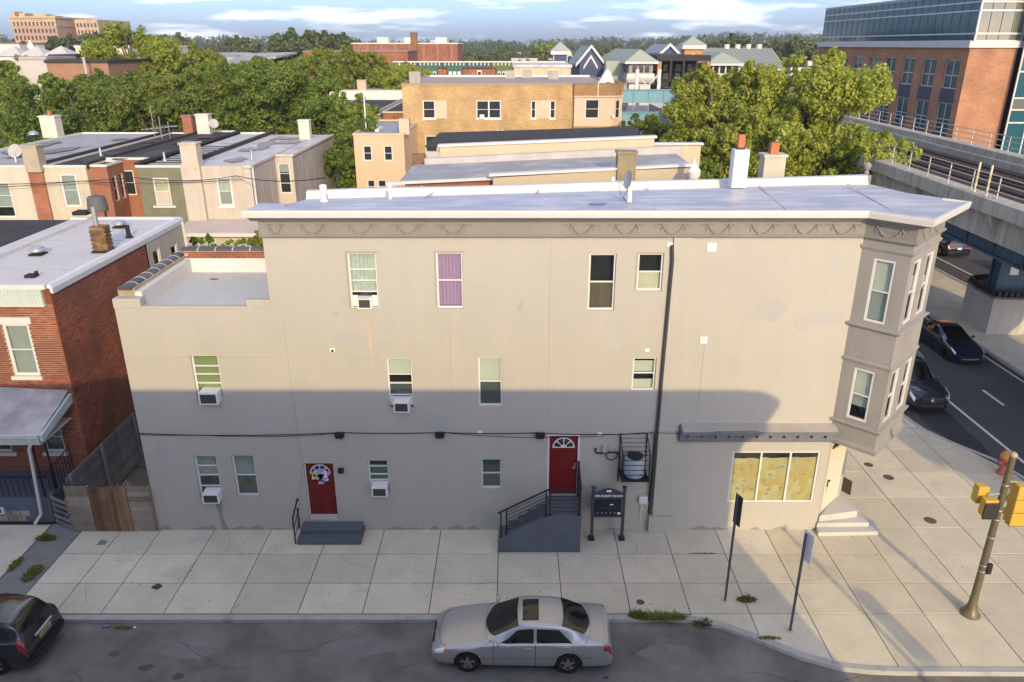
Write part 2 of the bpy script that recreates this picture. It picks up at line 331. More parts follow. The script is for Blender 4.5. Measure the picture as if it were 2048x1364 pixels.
def crack_line(name, x, y, ang, n, step, w_, z, mat, parent=None):
    P = [(x, y)]
    for k in range(n): ang += rc_.uniform(-.5, .5); P.append((P[-1][0]+step*math.cos(ang), P[-1][1]+step*math.sin(ang)))
    m = MB(); L_ = []
    for i, p in enumerate(P):
        q = P[min(i+1, n)]; o = P[max(i-1, 0)]; dx, dy = q[0]-o[0], q[1]-o[1]; l = math.hypot(dx, dy) or 1; ww = w_*rc_.uniform(.5, 1.2)*(1 if 0 < i < n else .2); L_.append(((p[0]-dy/l*ww, p[1]+dx/l*ww, z), (p[0]+dy/l*ww, p[1]-dx/l*ww, z)))
    for i in range(n): m.quad(L_[i][0], L_[i+1][0], L_[i+1][1], L_[i][1])
    o = m.build(name, mat, parent)
    if parent is None: o['kind'] = 'structure'
for x, y, a, n in ((-12, -6.2, .2, 16), (-6.5, -5.6, -.1, 14), (-3.5, -6.5, .5, 9), (2.8, -5.9, .1, 15), (6.2, -6.3, -.2, 12), (-9.5, -5.1, -.3, 10)): crack_line('road_crack', x, y, a, n, .28, .012, -.1195, MATS['patch_dark'])
for i, (x, y, rx, ry) in enumerate([(-4.2, -5.35, 1.1, .35), (4.3, -5.6, .9, .4), (-9.0, -5.5, .8, .3)]): blob('road_patch', x, y, rx, ry, -.1212+.0003*i, M('patch_mid', (.20, .19, .18), .92, .2, 2, 30, bump=.4, bsc=100), 18, 40+i)
# lane paint
def strip(x0, x1, y0, y1, name='road_marking'): sheet(name, [(x0, y0), (x1, y0), (x1, y1), (x0, y1)], -.112, MATS['road_paint'])
strip(20.58, 20.72, 1, 46); strip(25.5, 25.62, -10, 120); strip(33.6, 33.74, 10, 120); strip(31.95, 32.07, 10, 120)
for y in (9.9, 18.9, 27.9, 36.9, 46): strip(22.9, 23.05, y, y+1.7)

KERB = [(-70, -4.42), (3.3, -4.38), (4.5, -4.34), (5.19, -4.40), (6.0, -4.64), (6.97, -5.22), (7.88, -5.82), (8.81, -6.22), (9.6, -6.34), (10.35, -6.38), (17.0, -6.42), (18.6, -5.9), (19.7, -4.4), (20.0, -2), (19.95, 3), (19.55, 4.8), (18.55, 6.3), (18.0, 7.4), (17.78, 8.7), (17.75, 300)]
kerb = MB().sweep(KERB, [(0, -.14), (0, -.012), (-.02, .006), (-.2, .006), (-.2, -.14)]).build('kerb', M('kerb_stone', (.40, .395, .375), .85, .14, 1.5, 12, bump=.3, hue=((.2, .2, .19), 2, .55, .8))); kerb['kind'] = 'structure'
def yk(x):
    p = KERB[:11]
    return np.interp(x, [a for a, b in p], [b for a, b in p])+.205
def xk(y):
    p = KERB[12:]; return np.interp(y, [b for a, b in p], [a for a, b in p])-.205
pave = thing('pavement', (0, -2, 0), None, None); pave['kind'] = 'structure'
_bd = [(x+.0, y+.15) for x, y in KERB[1:11]]+[(x-.15, y) for x, y in KERB[12:]]
MB().add([(-16.05, -4.25, -.03)]+[(x, y, -.03) for x, y in _bd]+[(10.3, 300, -.03), (10.3, 0.2, -.03), (-16.05, 0.2, -.03)], [tuple(range(len(_bd)+4))]).build('bedding', MATS['joint_dirt'], pave)
def slab(x0, x1, y0, y1, z=0, mat='concrete', parent=pave):
    g = .012; x0 += g; x1 -= g; y0 += g; y1 -= g
    xs = [x0+(x1-x0)*k/5 for k in range(6)]; lo = [(x, max(y0, float(yk(x))+g)) for x in xs]
    if all(b >= y1-.05 for a, b in lo): return
    lo = [(a, min(b, y1)) for a, b in lo]
    if y0 > -5.9 and x1 > xk(y0)-g: hi = [(float(xk(y1))-g, y1), (x0, y1)]; lo = [(x0, y0), (float(xk(y0))-g, y0)] if xk(y0) > x0+.2 else None
    else: hi = [(x1, y1), (x0, y1)]
    if lo is None or (len(lo) == 2 and hi[0][0] < x0+.1): return
    t = random.uniform(-.004, .003); m = MB(); P = lo+hi; n = len(P); cx = sum(p[0] for p in P)/n; cy = sum(p[1] for p in P)/n
    tz = [z+t for p in P]
    e = .012; ins = [(p[0]+(cx-p[0])*e, p[1]+(cy-p[1])*e) for p in P]
    m.add([(p[0], p[1], z-.03) for p in P]+[(p[0], p[1], z+t-.006) for p in P]+[(p[0], p[1], z+t) for p in ins],
          [(i, (i+1) % n, n+(i+1) % n, n+i) for i in range(n)]+[(n+i, n+(i+1) % n, 2*n+(i+1) % n, 2*n+i) for i in range(n)]+[tuple(range(2*n, 3*n))])
    m.build('slab', MATS['concrete_sunlit' if x0 > 8.6 and mat == 'concrete' else mat], parent)  # corner slabs in sun take a warmer copy, sunlight put into the colour
XS = [-14.8, -13.45, -12.1, -10.25, -8.3, -6.3, -4.4, -2.45, -.45, 1.5, 3.5, 5.25, 7.0, 8.72, 10.4, 12.1, 13.85, 15.6, 17.4, 20.4]
YS = [-6.8, -4.14, -2.78, -1.33, 0.12]
for i in range(len(XS)-1):
    for j in range(len(YS)-1): slab(XS[i], XS[i+1], YS[j], YS[j+1])
YS2 = [.12, 2.0, 3.8, 5.6, 7.5, 9.4, 11.3, 13.2, 15.1, 17.0, 19, 21, 23, 25, 28, 31, 34]
for i in range(14, len(XS)-1):
    for j in range(len(YS2)-1): slab(XS[i], XS[i+1], YS2[j], YS2[j+1])
M('worn_concrete', (.24, .235, .22), .92, .2, 1.2, 10, bump=.4, bsc=30, hue=((.15, .15, .14), 1.2, .45, .7))
dr = MB().box(-16.02, -14.82, -4.2, .35, -.05, -.012).build('driveway_strip', MATS['worn_concrete']); dr['kind'] = 'structure'
for x0, x1 in ((-18.6, -16.05), (-21.2, -18.6), (-23.8, -21.2)):
    for y0, y1 in ((-4.2, -2.6), (-2.6, 0.3)): slab(x0, x1, y0, y1)
MB().box(-24, -16.03, -4.25, .3, -.06, -.03).build('bedding', MATS['joint_dirt'], pave)
for x, y, a, n in ((-9.6, -.3, -1.3, 9), (-5.6, -1.5, -.9, 8), (-1.7, -2.9, -.2, 9), (4.0, -.4, -1.2, 8), (9.2, -1.6, -1.0, 9), (12.6, -2.2, .4, 8), (6.2, -3.0, .3, 6), (-13.2, -2.9, -1.1, 6)): crack_line('slab_crack', x, y, a, n, .16, .006, .0035, M('crack_grey', (.17, .16, .145), .95, .2), pave)
# far pavement under the elevated railway, with its kerb
fp = thing('median_pavement', (28.7, 20, 0), None, None); fp['kind'] = 'structure'
MB().sweep([(25.95, 300), (25.95, -40), (31.6, -40), (31.6, 300)], [(0, -.14), (0, 0), (-.02, .004), (-.18, .004), (-.18, -.14)]).build('kerb', MATS['kerb_stone'], fp)
for k in range(24):
    y = -6+k*3.0
    for x0, x1 in ((26.14, 28.75), (28.77, 31.4)): MB().box(x0, x1, y, y+2.985, -.05, -.004).build('slab', MATS['concrete'], fp)
sheet('far_pavement', [(39.2, -60), (60, -60), (60, 330), (39.2, 330)], -.02, MATS['concrete'])
# metal covers set in the slabs
cv = M('cover_iron', (.11, .085, .06), .6, .3)
for i, (u, x, y, r) in enumerate([(0, 14.2, 4.35, .17), (0, 14.55, 3.4, .2), (0, 14.7, .55, .21), (0, 3.85, -3.65, .12), (0, -17.0, -1.5, .14)]):
    m = MB().lathe([(r, -.004), (r, .003), (r*.93, .006), (r*.9, .003), (r*.6, .004)], (x, y, .001), 20)
    tag(m.build('access_cover', cv), ['small round iron cover in the pavement nearest the bay window', 'round iron cover beside the small one in the corner pavement', 'largest round iron cover in the sunlit corner pavement', 'small dark cover in the shaded pavement right of the stoop', 'rusty oval cover in the slab before the brick house porch'][i], 'access cover')

# ================================================================== the grey corner building
mb = thing('corner_building', (0, 0, 0), 'three-storey grey stucco corner building with a faceted bay and silver roof', 'building')
ST, TG, WH = MATS['stucco_grey'], MATS['trim_grey'], MATS['fascia_white']
WN = dict(W1=(-4.93, -4.06, 8.05, 9.80), W2=(-2.28, -1.48, 8.05, 9.81), W3=(2.31, 3.12, 7.99, 9.77), W4=(3.77, 4.54, 8.61, 9.78),
          W5=(-10.10, -9.24, 4.95, 6.51), W6=(-3.96, -3.15, 4.68, 6.41), W7=(-1.07, -.31, 4.72, 6.43), W8=(3.81, 4.55, 5.27, 6.41),
          W9=(-10.55, -9.80, 1.28, 2.90), W10=(-9.30, -8.55, 1.34, 2.92), W11=(-4.81, -4.11, 1.53, 2.73), W12=(-1.03, -.35, 1.63, 2.77))
DA = (-6.94, -5.94, .52, 2.62); DBr = (1.17, 2.23, 1.40, 3.72); SHW = (7.30, 10.20, 1.10, 3.07)
wall(FX, -7.38, 10.45, 0, 10.36, [WN[k] for k in ('W1', 'W2', 'W3', 'W4', 'W6', 'W7', 'W8', 'W11', 'W12')]+[DA, DBr, SHW], ST, mb, depth=.16)
wall(FX, -12.17, -7.38, 0, 8.08, [WN[k] for k in ('W5', 'W9', 'W10')], ST, mb, depth=.16)
m = MB(); m.quad((-12.17, 0, 0), (-12.17, 4.6, 0), (-12.17, 4.6, 8.1), (-12.17, 0, 8.08)); m.quad((-7.38, 0, 7.6), (-7.0, 4.05, 7.6), (-7.0, 4.05, 10.66), (-7.38, 0, 11.0))
m.quad((-12.17, 4.6, 0), (-6, 4.6, 0), (-6, 4.6, 8.1), (-12.17, 4.6, 8.1)); m.quad((-7.0, 4.08, 6), (12.35, 4.82, 6), (12.35, 4.82, 11.05), (-7.0, 4.08, 10.7)); m.build('wall', ST, mb)
# windows, one by one
V = MATS
win(mb, FX, *WN['W1'], rails=(.30, .50, .70), shades=[(.28, .95, V['curtain_green'])])
win(mb, FX, *WN['W2'], shades=[(.03, .97, V['shade_purple'])])
win(mb, FX, *WN['W3'], shades=[(.03, .49, V['brown_cloth'])])
win(mb, FX, *WN['W4'], shades=[(.03, .50, V['cream_boards'])])
win(mb, FX, *WN['W5'], rails=(.36, .56, .74), shades=[(.2, .97, V['shade_green'])])
win(mb, FX, *WN['W6'], rails=(.24, .48, .66), shades=[(.66, .97, V['shade_white']), (.22, .48, V['screen_grey'])])
win(mb, FX, *WN['W7'], shades=[(.5, .97, V['shade_white']), (.03, .48, V['screen_grey'])])
win(mb, FX, *WN['W8'], rails=(.52,), shades=[(.04, .30, V['shade_white']), (.54, .86, V['shade_white'])])
win(mb, FX, *WN['W9'], rails=(.26, .52, .74), shades=[(.5, .97, V['shade_grey'])])
win(mb, FX, *WN['W10'], shades=[(.5, .97, V['shade_grey']), (.03, .48, V['screen_grey'])])
win(mb, FX, *WN['W11'], rails=(.34, .52, .78), shades=[(.3, .8, V['shade_deep_green'])])
win(mb, FX, *WN['W12'], shades=[(.5, .97, V['shade_deep_green']), (.03, .48, V['screen_grey'])])
leafm = M('autumn_leaf', (.16, .03, .015), .7, .2)
for a, c in ((-10.05, 2.0), (-8.88, 1.84)):      # leaf-shaped decorations hung in two windows
    pts = [(a+.14*r_*math.cos(t), c+.15*r_*math.sin(t)) for t, r_ in [(2*math.pi*k/14+.2, (1 if k % 2 else .55)) for k in range(14)]]
    MB().fprism(FX, pts, -.172, -.168).build('leaf_decoration', leafm, mb)
# rough edges round two top windows
for k in ('W1', 'W2', 'W4'):
    a0, a1, c0, c1 = WN[k]; MB().fb(FX, a0-.05, a1+.05, .001, .012, c1+.004, c1+.045).fb(FX, a0-.05, a0-.006, .001, .010, c0, c1).build('window_casing', M('casing_grey', (.34, .32, .27), .8, .15), mb)
def fan(F, a, c, r, parent, b):
    m = MB()
    for k in range(4):
        t0 = math.pi*k/4+.09; t1 = math.pi*(k+1)/4-.09
        m.fprism(F, [(a+r*.34*math.cos(t0), c+r*.34*math.sin(t0)), (a+r*math.cos(t0), c+r*math.sin(t0)), (a+r*math.cos((t0+t1)/2), c+r*math.sin((t0+t1)/2)), (a+r*math.cos(t1), c+r*math.sin(t1)), (a+r*.34*math.cos(t1), c+r*.34*math.sin(t1))], b, b+.006)
    return m
def door(D, rec, handle, frame):
    a0, a1, c0, c1 = D; fw = .06 if frame else .035
    o = MB().fb(FX, a0+fw, a1-fw, -rec-.04, -rec, c0+.03, c1-fw).build('door', V['red_door'], mb)
    m = MB(); fm = V['white_vinyl'] if frame else V['white_paint']
    m.fb(FX, a0, a0+fw, -rec-.03, -rec+.05 if not frame else .02, c0, c1); m.fb(FX, a1-fw, a1, -rec-.03, -rec+.05 if not frame else .02, c0, c1); m.fb(FX, a0+fw, a1-fw, -rec-.03, -rec+.05 if not frame else .02, c1-fw, c1); m.build('door_frame', fm, mb)
    W_ = a1-a0; cx = (a0+a1)/2; H = c1-c0; r = W_*.30; zc = c1-H*.205
    ring = [(cx+(r+.05)*math.cos(math.pi*k/12), zc-.045+(r+.07)*math.sin(math.pi*k/12)) for k in range(13)]
    MB().fprism(FX, ring, -rec, -rec+.012).build('fanlight_frame', V['white_vinyl'], o)
    fan(FX, cx, zc-.02, r, o, -rec+.012).build('fanlight_pane', V['pane_dark'], o)
    m = MB()
    for (f0, f1) in ((.44, .66), (.12, .40)):
        for s in (-1, 1):
            q0, q1 = cx+s*.06*W_/1, cx+s*.36*W_; q0, q1 = min(q0, q1), max(q0, q1); z0, z1 = c0+f0*H, c0+f1*H
            m.fb(FX, q0, q1, -rec-.001, -rec+.006, z0, z1); m.fb(FX, q0+.03, q1-.03, -rec+.004, -rec+.024, z0+.03, z1-.03)
    m.build('door_panel', V['red_door'], o, bevel=.004)
    if handle:
        MB().fb(FX, a1-fw-.11, a1-fw-.06, -rec, -rec+.015, c0+1.0, c0+1.22).cyl(FX(a1-fw-.085, -rec+.015, c0+1.06), FX(a1-fw-.085, -rec+.06, c0+1.06), .02).cyl(FX(a1-fw-.085, -rec+.05, c0+1.06), FX(a1-fw-.2, -rec+.05, c0+1.06), .012).build('door_handle', V['steel'], o)
    return o
door(DA, .13, False, False); door(DBr, .03, True, True)
MB().fb(FX, DA[0]+.03, DA[1]-.03, -.15, .02, .42, .55).build('threshold', V['concrete_pale'], mb); MB().fb(FX, DA[0]-.02, DA[1]+.02, -.12, .05, .30, .42).build('threshold', M('threshold_stone', (.32, .31, .29), .85, .2), mb)
# ---- pilaster and base block
MB().fb(FX, 4.78, 5.34, .0, .075, .62, 10.28).fb(FX, 4.70, 5.42, .002, .10, 3.86, 3.98).build('pilaster', ST, mb, bevel=.01); MB().fb(FX, 4.66, 5.45, -.01, .19, .0, .62).build('pilaster_base', ST, mb, bevel=.015)
MB().fb(FX, 4.8, 5.4, 0.002, .03, 3.98, 10.24).build('pilaster_panel', ST, mb)
# ---- scored joints and hairline cracks in the stucco
jm = M('joint_grey', (.30, .28, .255), .95, .1)  # darker grey of the joint and crack lines
def crack(pts, r=.006):
    MB().tube([FX(a, .002, c) for a, c in pts], r, 4).build('stucco_joint', jm, mb)
crack([(-7.05, 7.6), (-7.02, 5), (-6.98, 2.5), (-7.4, .1)]); crack([(1.16, 10.2), (1.14, 7.5), (1.16, 4.2)]); crack([(-1.9, 8.0), (-1.93, 6.5), (-1.88, 4.2)], .005); crack([(6.02, 7.2), (6.0, 6.2), (5.98, 4.6)], .006); crack([(-3.1, 2.3), (-3.05, .1)], .005)
crack([(-7.2, 6.45), (-12.1, 6.4)], .004); crack([(-4.2, 6.42), (-5.1, 6.42)], .004)
for pts in ([(-10.12, 1.25), (-9.86, 1.25), (-9.90, .5), (-9.78, .1), (-9.7, .005), (-10.0, .005), (-10.0, .5)], [(-4.5, 8.0), (-4.43, 8.0), (-4.42, 7.4), (-4.36, 6.6), (-4.42, 6.0), (-4.46, 7.2)], [(-5.5, 7.95), (-5.3, 7.9), (-5.34, 7.8), (-5.55, 7.82)], [(.2, 8.2), (.34, 8.35), (.3, 8.0), (.12, 7.95)]):
    MB().fprism(FX, pts, .0015, .003).build('wall_stain', M('stain_'+str(len(pts))+str(round(pts[0][0])), [(.27, .26, .25), (.52, .42, .27), (.39, .36, .33)][(len(pts) == 6)*1+(len(pts) == 4)*2], .95, .2, 6, 30), mb)
rs_ = random.Random(12)
for k in range(26):      # repaired and weathered patches of the same coat
    a = rs_.uniform(-11.8, 10); c = rs_.uniform(.3, 10.0 if a > -7 else 7.8); rx = rs_.uniform(.15, .7); ry = rs_.uniform(.1, .5); n = 10
    if any(q[0]-rx-.1 < a < q[1]+rx+.1 and q[2]-ry-.1 < c < q[3]+ry+.1 for q in list(WN.values())+[DA, DBr, SHW]) or 4.5-rx < a < 5.6+rx or a-rx < -12.1 or abs(a+7.38) < rx or c+ry > 10.2 or c-ry < 0.02: continue
    MB().fprism(FX, [(a+rx*math.cos(t)*rs_.uniform(.6, 1.15), c+ry*math.sin(t)*rs_.uniform(.6, 1.15)) for t in [2*math.pi*q/n for q in range(n)]], .0004, .0012+.0001*k).build('stucco_repair', M('repair_'+'abc'[k % 3], [(.425, .415, .385), (.395, .385, .357), (.40, .395, .372)][k % 3], .92, .05, .8, 6, bump=.15, bsc=100), mb)
for k in range(30):      # dirty splash band along the foot
    a = -12.0+k*.75+rs_.uniform(-.2, .2); w_ = rs_.uniform(.3, .8); h_ = rs_.uniform(.04, .22)
    if 4.3 < a+w_ and a < 5.6 or -7.3 < a+w_ and a < -5.0 or -.6 < a+w_ and a < 2.4 or a+w_ > 10.3: continue
    MB().fprism(FX, [(a, .004), (a+w_, .004), (a+w_*.9, h_*.5), (a+w_*.6, h_), (a+w_*.35, h_*.7), (a+w_*.1, h_*.4)], .0006, .0022+.00005*k).build('splash_stain', M('splash', (.29, .28, .255), .95, .15, 3, 20), mb)
# ---- parapet and roof terrace over the left wing
MB().fb(FX, -12.2, -11.35, -.32, .012, 8.05, 8.36).build('parapet', ST, mb, bevel=.03); MB().fb(FX, -11.35, -8.12, -.2, .008, 8.05, 8.12).build('parapet', ST, mb, bevel=.02); MB().fb(FX, -8.12, -7.38, -.22, .006, 8.05, 8.33).build('parapet', ST, mb, bevel=.02)
B('terrace_floor', MATS['terrace_paint'], mb, -11.6, -7.39, .16, 4.2, 7.9, 8.02)
m = MB(); m.box(-11.62, -11.40, .3, 4.24, 8.0, 8.50).box(-11.62, -7.39, 4.1, 4.42, 8.0, 8.52); m.build('terrace_upstand', V['roof_white'], mb)
B('parapet', M('parapet_tan', (.36, .30, .20), .9, .2, bump=.4), mb, -12.15, -11.62, .33, 4.6, 8.0, 8.60)
brick_m = M('brick_red', (.27, .088, .048), .88, .14, 1.2, 25, bump=.5, bsc=60, rnd=.3, hue=((.16, .06, .042), .8, .42, .7)); mortar = M('mortar', (.44, .37, .29), .95, .15)
bk = MB().box(-.104, .104, -.05, .05, -.031, .031).mesh('brick'); bk.materials.append(brick_m)
def brick(parent, x, y, z, rz=0, me=bk):
    o = bpy.data.objects.new('brick', me); col.objects.link(o); o.parent = parent
    off = OFF.get(parent.name, Vector((0, 0, 0))); o.location = Vector((x, y, z))-off; o.rotation_euler = (0, 0, rz); return o
B('terrace_brick_bed', mortar, mb, -11.6, -7.39, 4.14, 4.40, 8.52, 8.78)
tb = link('terrace_brickwork', MB().box(-11.6, -7.39, 4.2, 4.4, 8.5, 8.77).mesh('tb'), mortar, mb)
for r in range(3):
    for k in range(19): brick(tb, -11.48+k*.222+(r % 2)*.11, 4.17, 8.57+r*.078)
cop = M('coping_tile', (.085, .085, .095), .55, .2, 3, 20, rnd=.3)
def coping(x0, y0, x1, y1, z, n, r=.21, gap=M('coping_joint', (.5, .48, .42), .9, .1)):
    d = Vector((x1-x0, y1-y0, 0)); L_ = d.length/n; d.normalize(); q = Vector((d.y, -d.x, 0))
    m = MB(); P = [(r*math.cos(t), r*.55*math.sin(t)) for t in [math.pi*k/8 for k in range(9)]]
    pts = [q*a+Vector((0, 0, b)) for a, b in P]; m.prism(pts, d*(L_-.035)); me = m.mesh('coping_tile'); me.materials.append(cop)
    m2 = MB().prism([q*a*1.05+Vector((0, 0, b*1.08)) for a, b in P], d*.035); me2 = m2.mesh('coping_joint'); me2.materials.append(gap)
    for k in range(n):
        for mm, off, nm in ((me, 0, 'coping_tile'), (me2, L_-.035, 'coping_joint')):
            o = bpy.data.objects.new(nm, mm); col.objects.link(o); o.parent = mb; o.location = Vector((x0, y0, z))+d*(k*L_+off)
coping(-11.88, .2, -11.88, 4.4, 8.58, 8); coping(-11.7, 4.3, -7.4, 4.3, 8.79, 7, .2)
MB().ball((-10.3, 3.2, 8.03), (.16, .07, .03)).build('roof_debris', M('rust_brown', (.2, .1, .03), .9, .3), mb)
# ---- main cornice with its festoons
CP = [(-7.45, 0), (10.4, 0), (11.4, -1.0), (13.15, .85), (12.3, 2.2)]
MB().sweep(CP, [(-.02, 10.34), (.05, 10.34), (.05, 10.80), (-.02, 10.80)]).build('frieze', TG, mb)
MB().sweep(CP, [(0, 10.26), (.09, 10.28), (.12, 10.33), (.07, 10.38), (0, 10.39)]).build('frieze_moulding', TG, mb)
MB().sweep([(-7.62, 0)]+CP[1:], [(0.0, 10.79), (.20, 10.80), (.27, 10.87), (.38, 10.90), (.44, 10.955), (0, 10.955)]).build('crown_moulding', TG, mb)
MB().sweep([(-7.72, 0)]+CP[1:-1]+[(12.95, 1.05)], [(0, 10.957), (.50, 10.957), (.53, 11.10), (.53, 11.17), (.44, 11.172), (.42, 11.05), (0.0, 11.03)]).build('fascia', WH, mb)
def swag():
    m = MB(); pts = []
    for k in range(17):
        t = k/16; x = (t-.5)*.62; z = -.27*(1-(2*t-1)**2); pts.append((x, 0, z))
    m.tube(pts, [.012+.022*math.sin(math.pi*k/16) for k in range(17)], 5)
    for k in range(1, 16): m.ball((pts[k][0], -.012, pts[k][2]-.006), .022+.012*(k % 2), 6, 4)
    for s in (-1, 1):
        m.tube([(s*.31, 0, .0), (s*.36, -.01, -.08), (s*.33, 0, -.16), (s*.37, 0, -.24)], [.018, .02, .014, .006], 5); m.tube([(s*.31, 0, .0), (s*.42, -.01, .015), (s*.5, 0, -.04), (s*.56, 0, .01)], [.016, .018, .014, .005], 5)
        m.tube([(s*.31, 0, .0), (s*.2, -.01, .02), (s*.1, 0, -.02)], [.014, .014, .004], 5); m.ball((s*.31, -.015, 0), .035, 6, 4)
    me = m.mesh('festoon'); me.materials.append(TG); return me
sw = swag()
frz = [o for o in mb.children if o.name.startswith('frieze')][0]
def put_swag(x, y, rz, s=1.0):
    o = bpy.data.objects.new('festoon', sw); col.objects.link(o); o.parent = frz; o.location = (x, y, 10.66); o.rotation_euler = (0, 0, rz); o.scale = (s*1.0, 1.15, 1.02)
for x in (-6.95, -5.85, -4.45, -3.05, -1.72, 2.05, 3.35, 4.72, 6.05, 7.35, 8.62, 9.72): put_swag(x, -.055, 0, .55 if x < -6.5 else 1)
put_swag(10.9-.035, -.5-.035, -math.pi/4, 1.1); 
for t in (.28, .72): put_swag(11.4+1.75*t+.04, -1.0+1.85*t-.04, math.atan2(1.85, 1.75), .9)
# ---- roof sheet, upstand, chimneys, pipes
RC = MATS['roof_coat']
# (the sheet falls a little towards the party wall, more so at its left end)
rp_ = [(-7.70, -.46, 11.13), (10.2, -.46, 11.13), (11.4, -1.60, 11.13), (13.7, .80, 11.13), (13.8, 1.2, 11.13), (12.75, 2.55, 11.12), (12.4, 4.75, 11.06), (-7.0, 4.0, 10.66), (-6.80, .60, 11.08), (-6.85, .95, 11.10), (-7.65, .95, 11.11)]
m = MB(); m.prism(rp_, (0, 0, -.13)); m.build('roof', RC, mb)
m = MB(); pr_ = [(-.30, 0), (-.16, .10), (-.08, .27), (.06, .30), (.12, .28), (.12, -.4)]; vv = []; N_ = 9
for k in range(N_):
    f = k/(N_-1); x = -7.0+19.35*f; y = 3.98+.75*f+.04*math.sin(k*2.1); z = 10.66+.40*f
    vv += [(x, y+a, z+b*(1+.05*math.sin(k*1.7))) for a, b in pr_]
n6 = len(pr_); m.add(vv, [(k*n6+q, k*n6+q+1, (k+1)*n6+q+1, (k+1)*n6+q) for k in range(N_-1) for q in range(n6-1)]); m.build('roof_upstand', V['roof_white'], mb, smooth=True)
for x in (-3.2, .4, 4.1, 7.9, 10.9): MB().prism([(x, -.44, 11.131), (x+.05, -.44, 11.131), (x+.55, 4.1, 10.79+.0207*(x+7)), (x+.5, 4.1, 10.79+.0207*(x+7))], (0, 0, .006)).build('roof_seam', RC, mb)
rr_ = random.Random(4)
for k in range(16):
    cx = rr_.uniform(-6, 12); cy = rr_.uniform(0.2, 3.2); rx = rr_.uniform(.3, 1.1); ry = rr_.uniform(.1, .28); n = 12
    pz = lambda x, y: 11.133+(y+.46)/4.6*((10.66+.40*(x+7)/19.35)-11.13)
    P = [(cx+rx*math.cos(t)*rr_.uniform(.6, 1.2), cy+ry*math.sin(t)*rr_.uniform(.6, 1.2)) for t in [2*math.pi*q/n for q in range(n)]]
    MB().add([(x, y, pz(x, y)+.006+.0004*k) for x, y in P], [tuple(range(n))]).build('roof_patch_and_shadow', M('roof_patch_and_shadow_'+'abc'[k % 3], [(.56, .555, .55), (.29, .31, .40), (.45, .45, .48)][k % 3], .5, .12, 3, 20), mb)
MB().add([(x, y, 11.139-.02*max(0, y)) for x, y in ((2.3, .9), (2.9, 1.0), (2.7, .6), (2.35, .62))], [(0, 1, 2, 3)]).build('roof_patch_and_shadow', M('dish_shadow_blue', (.20, .27, .42), .6, .15), mb)  # the dish's cast shadow, painted blue on the roof sheet
MB().lathe([(.07, 0), (.09, .1), (.05, .16), (.12, .24), (.14, .33), (.08, .42), (.01, .44)], (12.35, 4.75, 11.35), 10).box(12.2, 12.5, 4.65, 4.85, 11.0, 11.35).build('roof_finial', TG, mb, smooth=True)
ch = B('chimney', M('chimney_white', (.66, .66, .68), .8, .12, bump=.3), mb, 7.35, 7.85, 3.55, 4.0, 11.1, 12.35, .02); MB().box(7.46, 7.7, 3.66, 3.9, 12.352, 12.40).build('chimney_cap', V['joint_dirt'], ch)
cl = M('clay_pot', (.42, .14, .07), .8, .15); MB().box(7.47, 7.69, 3.68, 3.88, 12.4, 12.82).build('flue', cl, ch, bevel=.02)
for x, y, s, h in ((-6.0, 2.2, .11, .5), (-3.95, 2.6, .055, .5)):
    MB().lathe([(s*1.3, 0), (s*.8, .06), (s*.75, h*.6), (s*1.05, h*.62), (s*1.1, h), (s*.9, h+.02), (s*.85, h-.1)], (x, y, 10.92), 14).build('vent_pipe', M('vent_white', (.68, .7, .74), .35, .1), mb, smooth=True)
# ---- small plates, lights, boxes fixed to the wall
plate = M('plate_white', (.80, .78, .70), .6, .05)
for a, c, w_, h_ in ((5.93, 9.98, .28, .27), (4.68, 10.05, .16, .14), (5.96, 7.02, .22, .23), (4.22, 6.68, .14, .1), (2.87, 3.72, .17, .14), (-1.05, 3.78, .16, .11), (-5.62, 6.68, .15, .14)):
    MB().fb(FX, a-w_/2, a+w_/2, 0, .03, c-h_/2, c+h_/2).build('wall_plate', plate, mb, bevel=.015)
MB().cyl(FX(-5.61, .03, 6.67), FX(-5.61, .06, 6.67), .04).build('vent_hole', V['dark_rubber'], mb)
for a, c in ((-5.62, 3.73), (-2.35, 3.74), (.92, 3.72)):
    o = MB().fb(FX, a-.15, a+.15, 0, .16, c-.06, c+.07).fb(FX, a-.12, a+.12, .10, .19, c-.09, c+.03).build('wall_light', V['black_iron'], mb, bevel=.012)
MB().fb(FX, -5.78, -5.60, 0, .12, 2.3, 2.46).build('doorbell_box', V['black_iron'], mb, bevel=.01)
MB().tube([FX(4.74, .06, 10.05), FX(4.78, .07, 9.6), FX(4.74, .07, 6), FX(4.72, .07, 3), FX(4.68, .07, .7)], .055, 8).build('downspout', M('pipe_dark', (.045, .05, .05), .6, .2), mb, smooth=True)
# ---- the faceted bay on the corner
A_, B_, C_, D_ = Vector((10.4, 0, 0)), Vector((11.4, -1.0, 0)), Vector((13.15, .85, 0)), Vector((12.3, 2.2, 0))
FA = Fr(A_, B_-A_, (-1, -1, 0)); FB = Fr(B_, C_-B_, (1.05, -1, 0)); LA = (B_-A_).length; LB = (C_-B_).length
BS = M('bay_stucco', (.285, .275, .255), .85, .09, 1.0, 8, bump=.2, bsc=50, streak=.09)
wa = [(.40, 1.02, 7.78, 9.72), (.40, 1.02, 4.50, 6.22)]; wb = [(a, a+.66, c0, c1) for a in (.36, 1.56) for c0, c1 in ((7.78, 9.72), (4.50, 6.22))]
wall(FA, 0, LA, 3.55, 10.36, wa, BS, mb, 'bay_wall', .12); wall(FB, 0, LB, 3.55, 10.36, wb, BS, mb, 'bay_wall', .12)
FD = Fr(C_, D_-C_, (1, 1, 0)); wall(FD, 0, (D_-C_).length, 3.55, 10.36, [], BS, mb, 'bay_wall')
